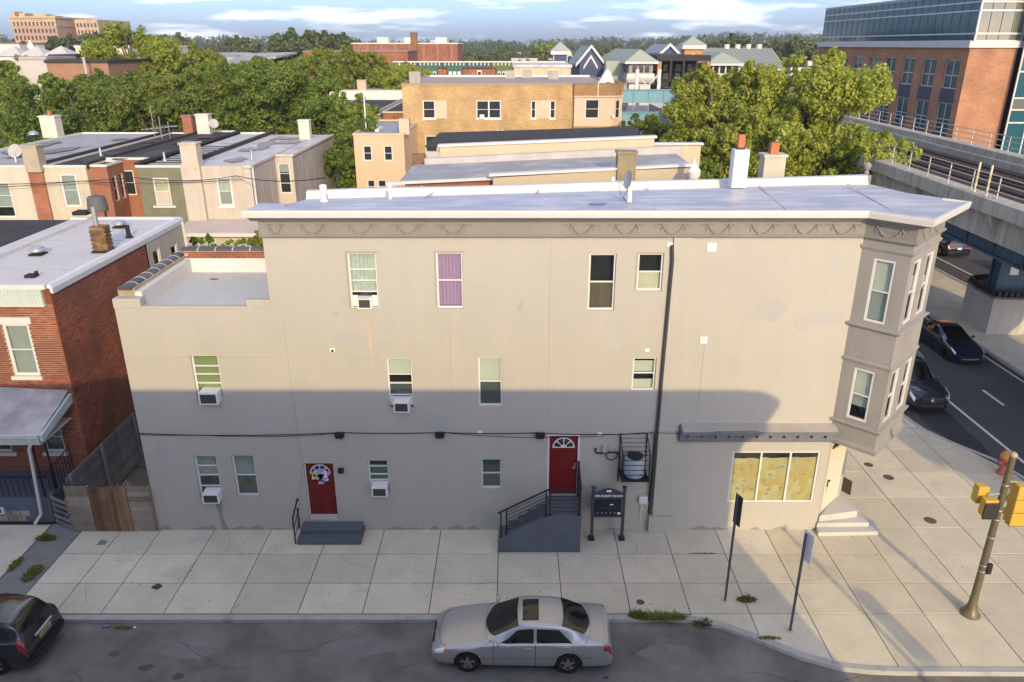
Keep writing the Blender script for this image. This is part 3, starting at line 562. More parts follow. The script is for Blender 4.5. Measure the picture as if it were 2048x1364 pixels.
for i, q in enumerate(wa): win(mb, FA, *q, rails=(.5,), fw=.06, rec=.025, shades=[(.5, .97, V['shade_white']), (.25 if i else .03, .48, V['shade_grey'])])
for q in wb: win(mb, FB, *q, rails=(.5,), fw=.06, rec=.025, shades=[(.4, .97, V['shade_grey'])])
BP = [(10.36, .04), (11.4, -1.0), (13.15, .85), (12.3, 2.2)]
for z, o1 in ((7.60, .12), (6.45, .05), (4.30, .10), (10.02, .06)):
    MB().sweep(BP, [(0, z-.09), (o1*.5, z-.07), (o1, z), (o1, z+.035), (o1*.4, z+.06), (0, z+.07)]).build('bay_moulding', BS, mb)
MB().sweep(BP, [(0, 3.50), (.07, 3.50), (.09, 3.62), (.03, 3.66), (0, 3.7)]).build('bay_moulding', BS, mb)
MB().prism([(10.36, 0.04, 3.50), (11.4, -1.0, 3.50), (13.15, .85, 3.50), (12.3, 2.2, 3.50), (11.0, 1.2, 3.50)], (0, 0, .06)).build('bay_floor', BS, mb)
# ---- Market-side walls and the chamfered shop door
MW = 11.75
wall(FR(MW), 1.3, 5.8, 0, 10.4, [], ST, mb)
FDr = Fr((10.45, 0, 0), (1.3, 1.3, 0), (1, -1, 0)); LD = 1.3*math.sqrt(2); wall(FDr, 0, LD, 0, 3.56, [(.22, 1.62, .62, 3.3)], ST, mb, depth=.05)
sdr = MB().fb(FDr, .24, 1.60, -.045, -.005, .63, 3.28).build('shop_door', M('door_cream', (.66, .60, .48), .6, .06), mb)
MB().fb(FDr, .30, .62, -.005, .05, 3.05, 3.14).tube([FDr(.45, .05, 3.1), FDr(.72, .12, 3.2), FDr(.78, .02, 3.02)], .02, 5).build('door_closer', M('bronze', (.12, .085, .05), .5, .2, metal=.5), sdr)
MB().fb(FDr, .36, .42, -.005, .03, 1.55, 1.80).cyl(FDr(.39, .02, 1.8), FDr(.39, .08, 1.8), .035).build('door_handle', V['bronze'], sdr); MB().fb(FDr, .37, .40, -.004, .004, 1.32, 1.52).build('door_sticker', M('sticker_red', (.5, .08, .03), .7, .1), sdr)
# ---- shop window papered over with sheets of newsprint
a0, a1, c0, c1 = SHW; m = MB(); fwd = .06
for x in (a0, a0+(a1-a0)/3-.03, a0+2*(a1-a0)/3-.03, a1-fwd): m.fb(FX, x, x+fwd, -.09, -.02, c0, c1)
m.fb(FX, a0+fwd, a1-fwd, -.085, -.025, c1-fwd, c1); m.fb(FX, a0+fwd, a1-fwd, -.085, -.025, c0, c0+fwd)
sw_ = m.build('shop_window', V['white_paint'], mb)
np_mats = [M('newsprint_'+n_, c_, .85, .14, 45, 170) for n_, c_, h_ in (('yellow', (.68, .54, .24), (.55, .43, .20)), ('orange', (.66, .47, .18), (.55, .36, .14)), ('cream', (.70, .59, .33), (.55, .48, .30)), ('olive', (.62, .53, .26), (.45, .42, .26)))]
for k in range(3):
    x0 = a0+fwd+k*(a1-a0-.06)/3; x1 = x0+(a1-a0-.06)/3-fwd
    MB().fb(FX, x0, x1, -.062, -.058, c0+fwd, c1-fwd).build('pane', V['glass'], sw_)
    zt = c1-.28-.03*(k == 0)
    for r in range(6):
        for q in range(4):
            w4 = (x1-x0)/4; z0 = c0+.07+r*.275; jx = random.uniform(-.04, .04); jz = random.uniform(-.03, .03)
            xa, xb = max(x0-.02, x0+q*w4-.03+jx), min(x1+.02, x0+(q+1)*w4+.04+jx); za, zb = max(c0+.06, z0+jz-.02), min(zt+random.uniform(-.015, .02), z0+.31+jz)
            if zb-za < .05: continue
            d = -.075-.004*random.randint(0, 5)-.0006*q-.0002*r; MB().fb(FX, xa, xb, d-.0005, d, za, zb).build('newspaper_sheet', random.choice(np_mats), sw_)
for k in range(40):
    xa = random.uniform(a0+.1, a1-.3); za = random.uniform(c0+.12, c1-.55); w4 = random.uniform(.03, .14); h4 = random.uniform(.02, .12)
    if any(abs(xa+w4/2-(a0+q*(a1-a0)/3)) < .14 for q in (1, 2)): continue
    MB().fb(FX, xa, xa+w4, -.0745, -.0735+.00002*k, za, za+h4).build('printed_block', M('print_'+'abc'[k % 3], [(.42, .34, .20), (.5, .42, .26), (.30, .26, .18)][k % 3], .85, .3, 60, 200), sw_)
MB().fb(FX, x0-2.4, x0-2.13, -.0725, -.0715, 2.0, 2.28).build('paper_notice', V['shade_white'], sw_)
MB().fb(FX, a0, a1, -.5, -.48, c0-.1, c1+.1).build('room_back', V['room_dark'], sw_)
# ---- shop cornice with its blocks
cpth = [(5.46, 0), (10.42, 0), (10.9, -.48)]
MB().sweep([(5.46, 0), (10.5, 0)], [(0, 3.5), (.14, 3.5), (.16, 3.58), (.16, 3.80), (.34, 3.84), (.37, 3.98), (0, 4.08)]).build('shop_cornice', M('cornice_slate', (.16, .175, .20), .75, .15, streak=.1), mb)
MB().sweep([(5.50, 0), (10.5, 0)], [(0, 4.082), (.375, 3.985), (.38, 4.0), (0, 4.115)]).build('shop_cornice_cap', M('cap_stone', (.36, .34, .30), .85, .14, bump=.3), mb)
for k in range(11): MB().fb(FX, 5.72+k*.445, 5.80+k*.445, .16, .30, 3.70, 3.83).build('cornice_block', V['cornice_slate'], mb)
# ---- stoops
bg_ = V['blue_grey_paint']
sa = thing('low_stoop', (-6.1, -.4, 0), 'low blue grey concrete step under the wreathed red door', 'step'); MB().box(-7.18, -5.05, -.86, -.01, 0, .20).box(-7.14, -5.1, -.50, -.012, .20, .36).build('step_block', bg_, sa, bevel=.025)
sg = thing('side_stoop', (.9, -.6, 0), 'blue grey side stoop with stairs rising to the upper red door', 'stoop')
MB().fprism(Fr((0, -1.26, 0), (1, 0, 0), (0, -1, 0)), [(-.44, 0), (2.24, 0), (2.24, 1.40), (1.16, 1.40), (-.44, .53)], -.14, 0).build('side_wall', bg_, sg, bevel=.012)
B('landing', bg_, sg, 1.16, 2.235, -1.12, -.01, .9, 1.395, .01)
for k in range(5): B('tread', bg_, sg, -.42+k*.318, 1.16-.001*k, -1.12, -.012, 0 if k == 0 else .18+k*.2-.22, .18+k*.22, .008)
B('side_wall', bg_, sg, 2.10, 2.243, -1.12, -.01, 0, .9)
IR = V['black_iron']
def rail_thing(): 
    t = thing('stoop_railing', (.9, -1.2, .5), 'black iron railing with sloping bars around the side stoop', 'railing')
    def bar(p, q, r=.018, nm='bar'): MB().cyl(p, q, r, n=6).build(nm, IR, t)
    y = -1.19; P0, P1 = (-.40, .55), (1.13, 1.40)
    for a, c in ((-.36, .57), (-.18, .67), (1.10, 1.39)): MB().box(a-.025, a+.025, y-.025, y+.025, c-.02, c+.93).build('post', IR, t); MB().box(a-.05, a+.05, y-.05, y+.05, c-.02, c+.01).build('post_foot', IR, t)
    for a in (1.22, 2.17): MB().box(a-.025, a+.025, y-.025, y+.025, 1.4, 2.33).build('post', IR, t); MB().box(a-.05, a+.05, y-.05, y+.05, 1.4, 1.425).build('post_foot', IR, t)
    for k in range(6):
        h = .16+k*.135; bar((-.18, y, .67+h), (1.10, y, 1.38+h), .012); bar((1.22, y, 1.4+h), (2.17, y, 1.4+h), .012)
    MB().prism([(-.46, y-.03, 1.45), (-.46, y+.03, 1.45), (-.46, y+.03, 1.49), (-.46, y-.03, 1.49)], (1.6, 0, .88)).build('hand_rail', IR, t); MB().box(1.14, 2.22, y-.03, y+.03, 2.33, 2.37).build('hand_rail', IR, t)
    MB().prism([(2.2, y, 2.33), (2.2, y, 2.37), (2.24, y, 2.37), (2.24, y, 2.33)], (0, 1.1, .25)).build('hand_rail', IR, t)
    for k in range(6): bar((2.21, y, 1.45+k*.14), (2.21, -.06, 1.5+k*.18), .012)
    MB().box(2.18, 2.24, -.1, -.04, 1.4, 2.75).build('post', IR, t)
rail_thing()
t = thing('step_handrail', (-7.2, -.6, 0), 'short black handrail at the left of the low step', 'railing')
for y in (-.78, -.2): MB().box(-7.27, -7.23, y-.02, y+.02, .0 if y < -.5 else .2, 1.0).build('post', IR, t)
MB().tube([(-7.25, -.82, .98), (-7.25, -.5, 1.12), (-7.25, -.06, 1.3), (-7.25, -.03, 1.2)], .025, 6).build('hand_rail', IR, t)
MB().tube([(-7.25, -.78, .25), (-7.25, -.05, .5)], .014, 5).tube([(-7.25, -.78, .6), (-7.25, -.05, .9)], .014, 5).build('bar', IR, t)
# ---- corner steps
cs = thing('corner_steps', (11.3, 0, 0), 'worn concrete corner steps before the papered shop door', 'steps')
MB().prism([(10.4, -.38, 0), (12.5, -.32, 0), (12.62, .3, 0), (11.9, 1.3, 0), (10.5, .1, 0)], (0, 0, .15)).build('step', V['concrete_pale'], cs, bevel=.02)
MB().prism([(10.44, -.08, .15), (12.25, -.04, .15), (12.2, .45, .15), (11.85, 1.4, .15), (10.55, .1, .15)], (0, 0, .17)).build('step', V['concrete_pale'], cs, bevel=.02)
MB().prism([(10.52, .0, .32), (11.95, .28, .32), (11.85, 1.5, .32), (10.6, .1, .32)], (0, 0, .25)).build('landing', V['concrete_pale'], cs, bevel=.02)
blob('cellar_plate', 12.55, 3.1, .6, .9, .006, M('rusty_plate', (.10, .055, .025), .85, .2), 4, 3)
# ================================================================== things fixed on or by the building
AC = M('ac_white', (.74, .74, .72), .5, .06); ACg = M('ac_grille', (.06, .06, .065), .6, .2)
def ac(a, c, w_, h_, label, out_=.30, pan=()):
    t = thing('window_air_conditioner', FX(a, 0, c), label, 'air conditioner', 'air conditioners in the facade windows')
    MB().fb(FX, a-w_/2, a+w_/2, -.16, out_, c, c+h_).build('casing', AC, t, bevel=.015)
    MB().fb(FX, a-w_/2+.05, a+w_/2-.05, out_-.01, out_+.004, c+.05, c+h_-.06).build('grille', ACg, t)
    for q0, q1 in pan: MB().fb(FX, q0, q1, -.11, -.085, c+.02, c+h_+.03).build('side_panel', AC, t)
    for k in range(7): MB().fb(FX, a-w_/2+.05, a+w_/2-.05, out_+.004, out_+.010, c+.07+k*(h_-.16)/6, c+.076+k*(h_-.16)/6).build('louvre', ACg, t)
    MB().fb(FX, a-w_/2+.06, a+w_/2-.06, .02, .2, c+h_-.001, c+h_+.004).build('top_vent', AC, t)
ac(-4.49, 8.06, .44, .36, 'white air conditioner below the curtained top-floor window', .10, ((-4.88, -4.71), (-4.27, -4.11)))
ac(-9.62, 4.92, .60, .42, 'white air conditioner in the window with green shades'); ac(-3.52, 4.64, .50, .38, 'white air conditioner in the middle-floor window above the wall light', .3, ((-3.91, -3.77), (-3.27, -3.2)))
ac(-10.08, 1.24, .55, .38, 'white air conditioner in the leftmost ground-floor window'); ac(-4.42, 1.50, .52, .38, 'white air conditioner right of the wreathed door', .3, ((-4.76, -4.68), (-4.16, -4.15)))
# wreath
wt = thing('door_wreath', FX(-6.42, -.1, 2.1), 'round wreath of pale flowers with a sunflower on the left red door', 'wreath')
MB().lathe([(.17, -.03), (.22, .0), (.17, .03), (.13, 0), (.17, -.03)], FX(-6.42, -.08, 2.12), 18, 'y').build('ring', M('wreath_twig', (.05, .06, .03), .9, .3), wt)
fl = [M('petal_'+n_, c_, .7, .15) for n_, c_ in (('white', (.75, .74, .76)), ('blue', (.30, .42, .62)), ('pink', (.55, .18, .25)), ('lilac', (.45, .38, .55)))]
rw = random.Random(3)
for k in range(46):
    t_ = rw.uniform(0, 6.28); r = rw.uniform(.11, .27); p = FX(-6.42+r*math.cos(t_), -.06+rw.uniform(0, .05), 2.12+r*1.15*math.sin(t_)); m = MB(); s = rw.uniform(.03, .055)
    for j in range(5): a = j*1.257; m.ball((p.x+s*.6*math.cos(a), p.y, p.z+s*.6*math.sin(a)), (s*.55, s*.25, s*.55), 5, 4)
    m.build('flower', fl[1] if (t_ < 2.2 and t_ > 1.2) else fl[rw.choice((0, 0, 0, 2, 3, 1))], wt)
m = MB(); p = FX(-6.60, .0, 2.16)
for j in range(10): a = j*.628; m.ball((p.x+.065*math.cos(a), p.y, p.z+.065*math.sin(a)), (.04, .01, .04), 5, 4)
sf = m.build('sunflower', M('petal_yellow', (.75, .45, .03), .7, .1), wt); MB().ball(p+Vector((0, -.012, 0)), (.045, .015, .045), 8, 5).build('flower_eye', M('eye_brown', (.05, .02, .01), .9), sf)
# cluster mailbox stand with lettering
k_ = thing('mailbox_stand', (3.2, -.55, 0), 'dark blue mailbox stand with white lettering beside the stoop', 'mailbox'); FK = Fr((0, -.60, 0), (1, 0, 0), (0, -1, 0))
nb = M('navy_paint', (.045, .058, .080), .5, .12)
for a in (2.68, 3.70):
    MB().fb(FK, a-.05, a+.05, -.1, 0, 0, 2.02).build('post', nb, k_, bevel=.006); MB().fb(FK, a-.07, a+.07, -.12, .02, 2.02, 2.07).build('post_cap', nb, k_, bevel=.01); MB().fb(FK, a-.10, a+.10, -.15, .05, 0, .12).build('post_base', V['black_iron'], k_, bevel=.02)
pts = [(2.73, 1.6), (3.65, 1.6)]+[(3.65-.92*q/12, 1.84+.16*math.sin(math.pi*q/12)**1.3) for q in range(13)]
MB().fprism(FK, pts, -.075, -.025).build('sign_board', nb, k_); text('5900 MARKET SQUARE', .094, FK, 3.19, -.02, 1.70, M('letter_white', (.8, .8, .78), .6, .02), k_); MB().fb(FK, 3.11, 3.27, -.024, -.018, 1.88, 1.95).build('sign_plate', V['letter_white'], k_)
bx = MB().fb(FK, 2.75, 3.63, -.42, -.03, .98, 1.57).build('mailbox_body', M('box_black', (.016, .018, .024), .45, .1), k_)
for r in range(2):
    for q in range(6): 
        d_ = MB().fb(FK, 2.77+q*.143, 2.77+q*.143+.135, -.03, -.018, 1.0+r*.28, 1.0+r*.28+.27).build('mailbox_door', V['box_black'], k_, bevel=.004)
        if not (r == 1 and q == 5): MB().fb(FK, 2.83+q*.143, 2.86+q*.143, -.018, -.014, 1.07+r*.2, 1.09+r*.2).build('door_tag', V['letter_white'] if r == 0 else V['steel'], d_)
MB().fb(FK, 3.50, 3.60, -.018, -.012, 1.02, 1.10).build('paper_slip', V['letter_white'], k_); MB().fb(FK, 3.24, 3.35, -.018, -.012, 1.38, 1.42).build('paper_slip', V['letter_white'], k_)
MB().fb(FK, 2.73, 3.65, -.09, -.02, .90, .97).build('cross_bar', nb, k_)
# caged condenser on the wall
cg = thing('condenser_cage', FX(4, 0, 2.0), 'black bar cage bolted to the wall around a condenser', 'cage')
for a in (3.55, 4.42):
    MB().fb(FX, a-.02, a+.02, 0, .04, 1.95, 3.75).build('upright', IR, cg); MB().fb(FX, a-.02, a+.02, .74, .78, 2.42, 3.35).build('upright', IR, cg)
    MB().tube([FX(a, .02, 3.73), FX(a, .76, 3.35)], .02, 4).tube([FX(a, .02, 2.44), FX(a, .76, 2.44)], .022, 4).tube([FX(a, .02, 2.1), FX(a, .4, 2.42)], .014, 4).build('brace', IR, cg)
    for k in range(5): MB().tube([FX(a, .02, 2.6+k*.2), FX(a, .76, 2.55+k*.18)], .008, 4).build('bar', IR, cg)
for k in range(6): MB().tube([FX(3.55, .76, 2.45+k*.18), FX(4.42, .76, 2.45+k*.18)], .013, 4).build('bar', IR, cg)
for k in range(5): f = k/5; MB().tube([FX(3.55, .02+.74*f, 3.73-.38*f), FX(4.42, .02+.74*f, 3.73-.38*f)], .009, 4).build('bar', IR, cg)
MB().fb(FX, 3.53, 4.44, .02, .78, 2.38, 2.43).build('shelf', IR, cg); MB().fb(FX, 4.34, 4.39, .78, .83, 2.66, 2.78).build('padlock', V['steel'], cg)
cn = thing('condenser_unit', FX(4, .4, 2.43), 'grey condenser unit with dark round fan inside the wall cage', 'air conditioner')
MB().lathe([(.30, 0), (.32, .03), (.32, .62), (.30, .68), (.05, .69)], FX(4.0, .40, 2.44), 20).build('casing', M('condenser_grey', (.40, .45, .52), .5, .15), cn, smooth=True)
for k in range(14): MB().lathe([(.322, 0), (.326, .008), (.322, .016)], FX(4.0, .40, 2.50+k*.04), 20).build('louvre', V['condenser_grey'], cn)
MB().lathe([(.26, 0), (.27, .05), (.18, .09), (.02, .10)], FX(4.0, .40, 3.12), 18).build('fan_guard', V['black_iron'], cn, smooth=True)
el = thing('electric_meter_box', FX(3.05, 0, 3.1), 'small grey box with black conduit left of the cage', 'meter box'); MB().fb(FX, 2.97, 3.14, 0, .1, 3.08, 3.34).build('box', M('meter_grey', (.38, .39, .40), .5), el, bevel=.015)
MB().tube([FX(2.75, .03, 3.22), FX(2.76, .06, 3.06), FX(2.9, .07, 3.04), FX(3.2, .07, 3.08), FX(3.55, .06, 3.05)], .03, 6).tube([FX(3.1, .07, 3.07), FX(3.14, .08, 2.86), FX(3.3, .08, 2.78), FX(3.46, .07, 2.9), FX(3.5, .06, 3.04)], .018, 5).build('conduit', V['black_iron'], el, smooth=True)
jb = thing('junction_box', FX(4.4, 0, 1.1), 'pale junction box with dangling wires left of the pilaster', 'junction box'); MB().fb(FX, 4.28, 4.58, 0, .14, 1.12, 1.40).build('box', M('box_pale', (.62, .63, .63), .5), jb, bevel=.03)
MB().tube([FX(4.36, .08, 1.12), FX(4.42, .1, .92), FX(4.56, .1, .85), FX(4.62, .06, 1.2)], .012, 5).tube([FX(4.45, .08, 1.12), FX(4.5, .12, .98), FX(4.52, .08, 1.12)], .012, 5).tube([FX(4.38, .05, .9), FX(4.38, .04, .5), FX(4.4, .03, .05)], .008, 4).build('wire', V['plate_white'], jb)
# cables strung along the front
def cable(pts, label, r=.014, sag=0):
    P = []
    for i in range(len(pts)-1):
        p, q = Vector(pts[i]), Vector(pts[i+1])
        for k in range(6): s = k/6; P.append(p.lerp(q, s)+Vector((0, 0, -sag*4*s*(1-s))))
    P.append(Vector(pts[-1])); return tag(MB().tube(P, r, 5).build('cable', V['dark_rubber'], smooth=True), label, 'cable')
cable([FX(-12.2, .06, 3.78), FX(-9, .05, 3.70), FX(-5.62, .07, 3.81), FX(-2.35, .07, 3.81), FX(.9, .07, 3.80), FX(2.9, .06, 3.74), FX(4.3, .06, 3.80), FX(4.6, .1, 3.84)], 'thick black cable strung along the facade above the doors', .016, .03)
cable([FX(-12.2, .04, 3.72), FX(-10.5, .04, 3.70), FX(-7.5, .05, 3.66), FX(-5.6, .05, 3.78)], 'thin lower cable drooping across the left wing', .009, .02)
cable([FX(-2.3, .04, 3.80), FX(-.5, .04, 3.66), FX(1.0, .05, 3.62), FX(3.0, .05, 3.68)], 'thin cable sagging above the upper red door', .009, .02)
cable([FX(4.62, .12, 3.82), FX(4.66, .12, 2.6), FX(4.6, .1, 1.2)], 'black cable running down beside the pilaster', .018); cable([FX(4.7, .14, 3.84), FX(5.4, .12, 3.80), FX(6.6, .4, 4.02), FX(7.9, .4, 4.04)], 'thin cable crossing the pilaster to the shop cornice', .008)
# dish on the roof
ds = thing('satellite_dish', (3.56, 1.0, 11.13), 'satellite dish on a white post on the silver roof', 'satellite dish')
MB().box(3.50, 3.62, .94, 1.06, 11.13, 11.62).build('post', V['white_paint'], ds); MB().tube([(3.5, 1.0, 11.5), (3.3, .95, 11.7), (3.05, .9, 11.82)], .018, 6).build('feed_arm', V['galvanised'], ds); MB().box(2.96, 3.08, .84, .96, 11.78, 11.92).build('feed_horn', V['galvanised'], ds)
m = MB(); R3 = Matrix.Translation((3.52, 1.02, 11.88)) @ Matrix.Rotation(math.radians(18), 4, 'Y') @ Matrix.Rotation(math.radians(-70), 4, 'Z') @ Matrix.Rotation(math.radians(90), 4, 'X')
md = MB().lathe([(.02, -.06), (.14, -.05), (.25, -.03), (.34, .01), (.35, .02), (.34, .025), (.25, -.015), (.02, -.045)], (0, 0, 0), 20).mesh('dish'); md.transform(Matrix.Translation((3.50, 1.02, 11.80)) @ Matrix.Scale(.82, 4) @ Matrix.Rotation(math.radians(-78), 4, 'Y') @ Matrix.Rotation(.25, 4, 'X')); md.shade_smooth(); link('dish', md, M('dish_grey', (.40, .39, .38), .5, .1), ds)
MB().tube([(3.5, .98, 11.5), (3.35, .9, 11.3), (3.45, .9, 11.16)], .01, 4).tube([(3.2, .95, 11.72), (3.28, .9, 11.35), (3.42, .92, 11.2)], .008, 4).build('wire', V['dark_rubber'], ds)

# ================================================================== brick row house at the left with its porch
bh = thing('brick_house', (-17.5, 5, 0), 'two-storey red brick row house with white flat roof at the left', 'house')
def brickwork(parent, F, a0, a1, c0, c1, ops, best, name='brick'):
    """real bricks in running bond on wall frame F; those inside `best` are pieces of their own, the rest one mesh"""
    L_, H_ = .218, .080; rest = MB(); rot = math.atan2(F.u.y, F.u.x); n = 0
    r = 0; c = c0+H_/2
    while c < c1-H_/2:
        a = a0-(L_/2 if r % 2 else 0)
        while a < a1:
            x0, x1 = max(a, a0)+.006, min(a+L_, a1)-.006; am = (x0+x1)/2
            if x1-x0 > .05:
                inside = [o for o in ops if x1 > o[0] and x0 < o[1] and c+.03 > o[2] and c-.03 < o[3]]
                for o in inside:
                    if x0 < o[0] < x1: x1 = o[0]
                    elif x0 < o[1] < x1: x0 = o[1]
                    else: x0 = x1
                if x1-x0 > .04:
                    pr = .012+random.uniform(-.003, .003)
                    if best(am, c) and x1-x0 > .19 and n < 290:
                        p = F((x0+x1)/2, pr-.05, c); brick(parent, p.x, p.y, p.z, rot); n += 1
                    else: rest.fb(F, x0, x1, -.01, pr, c-.033, c+.033)
            a += L_
        r += 1; c += H_
    o = rest.build('brickwork', brick_m, parent); o['kind'] = 'stuff'; return o
FF = FY(2.3); FS = FR(-15.5)
fo = [(-17.42, -16.5, 4.78, 6.72), (-17.0, -16.25, 1.75, 2.95), (-18.75, -18.2, 1.75, 2.6)]
wf = wall(FF, -20.5, -15.5, 0, 7.45, fo, mortar, bh, depth=.14); brickwork(wf, FF, -20.5, -15.49, 0.9, 7.42, fo, lambda a, c: a > -17.3 and c > 5.0)
ws = wall(FS, 2.3, 9.3, 0, 7.95, [], mortar, bh); brickwork(ws, FS, 2.3, 9.3, 0, 7.9, [], lambda a, c: c > 6.6 and a < 6.8)
m = MB(); m.quad((-20.5, 12.9, 0), (-15.5, 12.9, 0), (-15.5, 12.9, 8), (-20.5, 12.9, 8)); m.build('wall', mortar, bh)
ext = M('ext_stucco', (.43, .40, .34), .9, .12, .8, 6, bump=.2, streak=.1)
eo = [(9.75, 10.45, 5.9, 7.35), (11.5, 12.2, 5.3, 7.1)]
wall(FR(-15.45), 9.3, 13.0, 0, 7.86, eo, ext, bh, depth=.1); [win(bh, FR(-15.45), *q, rec=.05, fw=.09) for q in eo]
MB().tube([(-15.38, 12.95, 7.9), (-15.36, 12.98, 7.4), (-15.36, 12.98, 0)], .06, 8).build('downspout', V['white_paint'], bh)
win(bh, FF, *fo[0], fw=.10, rec=.06, shades=[(.03, .97, V['shade_grey'])]); win(bh, FF, *fo[1], fw=.07, rec=.06, shades=[(.03, .9, V['screen_grey'])]); win(bh, FF, *fo[2], fw=.07, rec=.06, shades=[(.03, .9, V['screen_grey'])])
for a0, a1, c0, c1 in fo[:2]:
    MB().fb(FF, a0-.14, a1+.14, -.02, .06, c1+.003, c1+.24).build('lintel', V['white_paint'], bh, bevel=.01); MB().fb(FF, a0-.08, a1+.08, -.02, .09, c0-.13, c0-.003).build('sill', V['white_paint'], bh, bevel=.01)
MB().fb(FF, -18.9, -18.05, -.02, .08, 1.62, 1.745).build('sill', V['white_paint'], bh)
B('corner_pier', brick_m, bh, -15.73, -15.49, 2.288, 2.6, 7.40, 7.97); B('corner_quoin', brick_m, bh, -15.53, -15.4885, 2.2885, 2.34, .9, 7.42)
M('pale_green_metal', (.50, .58, .53), .5, .08, streak=.1)
MB().fb(FF, -20.6, -15.72, .0, .13, 7.42, 7.98).build('cornice_panel', V['pale_green_metal'], bh)
for k in range(44): MB().fb(FF, -20.5+k*.11, -20.475+k*.11, .13, .145, 7.44, 7.96).build('cornice_rib', V['pale_green_metal'], bh)
MB().fb(FF, -20.7, -15.55, -.05, .17, 7.985, 8.14).fb(FF, -20.6, -15.70, 0, .15, 7.38, 7.43).build('cornice_cap', V['white_paint'], bh)
RW = M('membrane_white', (.55, .54, .53), .7, .08, .5, 4, bump=.1, bsc=6, streak=.06)
B('roof', RW, bh, -20.5, -15.62, 2.35, 12.95, 7.9, 8.02); MB().sweep([(-15.55, 2.3), (-15.55, 13.0), (-20.5, 13.0)], [(-.10, 7.95), (.14, 7.78), (.16, 7.98), (.10, 8.10), (-.10, 8.10)]).build('gutter_edge', M('edge_white', (.66, .67, .69), .55, .1), bh)
seam = M('seam_grey', (.30, .30, .31), .8, .1)
for y in (4.4, 6.6, 8.8, 11): MB().box(-20.4, -15.7, y, y+.02, 8.02, 8.028).build('roof_seam', seam, bh)
MB().box(-19.55, -19.45, 2.4, 12.9, 8.02, 8.14).build('party_ridge', RW, bh)
# the neighbour's dark roof beyond
nb_ = thing('dark_roof_house', (-23, 7, 0), 'house with black tar roof left of the white-roofed brick house', 'house')
TAR = M('tar_roof', (.040, .036, .034), .85, .2, .7, 8, bump=.3, bsc=20, hue=((.07, .06, .055), .8, .55, .8))
B('wall', M('plain_brick', (.27, .1, .06), .9, .2), nb_, -26, -20.55, 2.4, 12.8, 0, 7.8); B('roof', TAR, nb_, -26, -20.52, 2.35, 13.1, 7.8, 7.95)
# roof furniture on the white roof
ck = thing('brick_chimney', (-16.0, 7.0, 8.0), 'small brick chimney with steel flue on the white roof', 'chimney'); B('core', mortar, ck, -16.27, -15.77, 6.8, 7.25, 8.0, 8.98)
bt = M('brick_tan', (.22, .13, .06), .9, .2, 2, 20, rnd=.5, hue=((.09, .055, .035), 3, .4, .7)); bkt = MB().box(-.10, .10, -.05, .05, -.031, .031).mesh('brick_tan'); bkt.materials.append(bt)
for r in range(12):
    z = 8.06+r*.078; s = .055*(r % 2)
    for k in range(3):
        brick(ck, -16.22+k*.2+s*.7, 6.815, z, 0, bkt); 
        if k < 2: brick(ck, -15.785, 6.94+k*.2+s, z, math.pi/2, bkt); brick(ck, -16.255, 6.94+k*.2+s, z, math.pi/2, bkt)
B('flashing', M('flashing_black', (.02, .02, .02), .8), ck, -16.35, -15.68, 6.72, 7.33, 8.0, 8.10); B('cap', bt, ck, -16.3, -15.74, 6.77, 7.28, 8.98, 9.04)
MB().cyl((-16.15, 7.1, 9.0), (-16.15, 7.1, 9.75), .09).build('flue', V['galvanised'], ck, smooth=True)
def roofvent(x, y, z, s, label):
    t = thing('roof_ventilator', (x, y, z), label, 'ventilator'); MB().box(x-s*.9, x+s*.9, y-s*.9, y+s*.9, z, z+.06).cyl((x, y, z), (x, y, z+s*.6), s*.6, n=14).build('base', V['flashing_black'], t)
    MB().lathe([(s, 0), (s*1.08, .05), (s*.95, s*.5), (s*.5, s*.8), (.01, s*.88)], (x, y, z+s*.5), 18).build('hood', V['galvanised'], t, smooth=True)
roofvent(-18.3, 6.5, 8.03, .27, 'round silver ventilator at the front of the white roof'); roofvent(-17.4, 11.2, 8.03, .26, 'round silver ventilator behind the brick chimney')
t = thing('vent_stack', (-16.1, 9.3, 8.0), 'short dark vent stack right of the brick chimney', 'vent pipe'); MB().lathe([(.18, 0), (.1, .1), (.08, .5), (.09, .52), (.07, .52)], (-16.1, 9.3, 8.02), 10).build('pipe', V['dark_rubber'], t)
t = thing('roof_hatch_debris', (-16.8, 3.5, 8.02), 'low black tray with scraps at the front edge of the white roof', 'roof vent'); MB().box(-16.95, -16.6, 3.35, 3.65, 8.02, 8.12).box(-16.66, -16.58, 3.5, 3.6, 8.12, 8.22).build('tray', V['flashing_black'], t)
t = thing('rooftop_condenser', (-19.4, 13.2, 8.0), 'grey drum condenser on a stand at the back of the white roof', 'air conditioner')
MB().lathe([(.42, 0), (.45, .1), (.40, .62), (.32, .7), (.05, .72)], (-19.3, 13.2, 8.35), 16).build('drum', M('drum_grey', (.10, .10, .105), .7, .3), t, smooth=True)
for dx in (-.3, .3): MB().cyl((-19.3+dx, 13.2, 7.9), (-19.3+dx, 13.2, 8.4), .05).build('leg', V['dark_rubber'], t)
MB().box(-20.4, -19.75, 12.9, 13.5, 8.2, 8.36).build('tray', V['dark_rubber'], t)
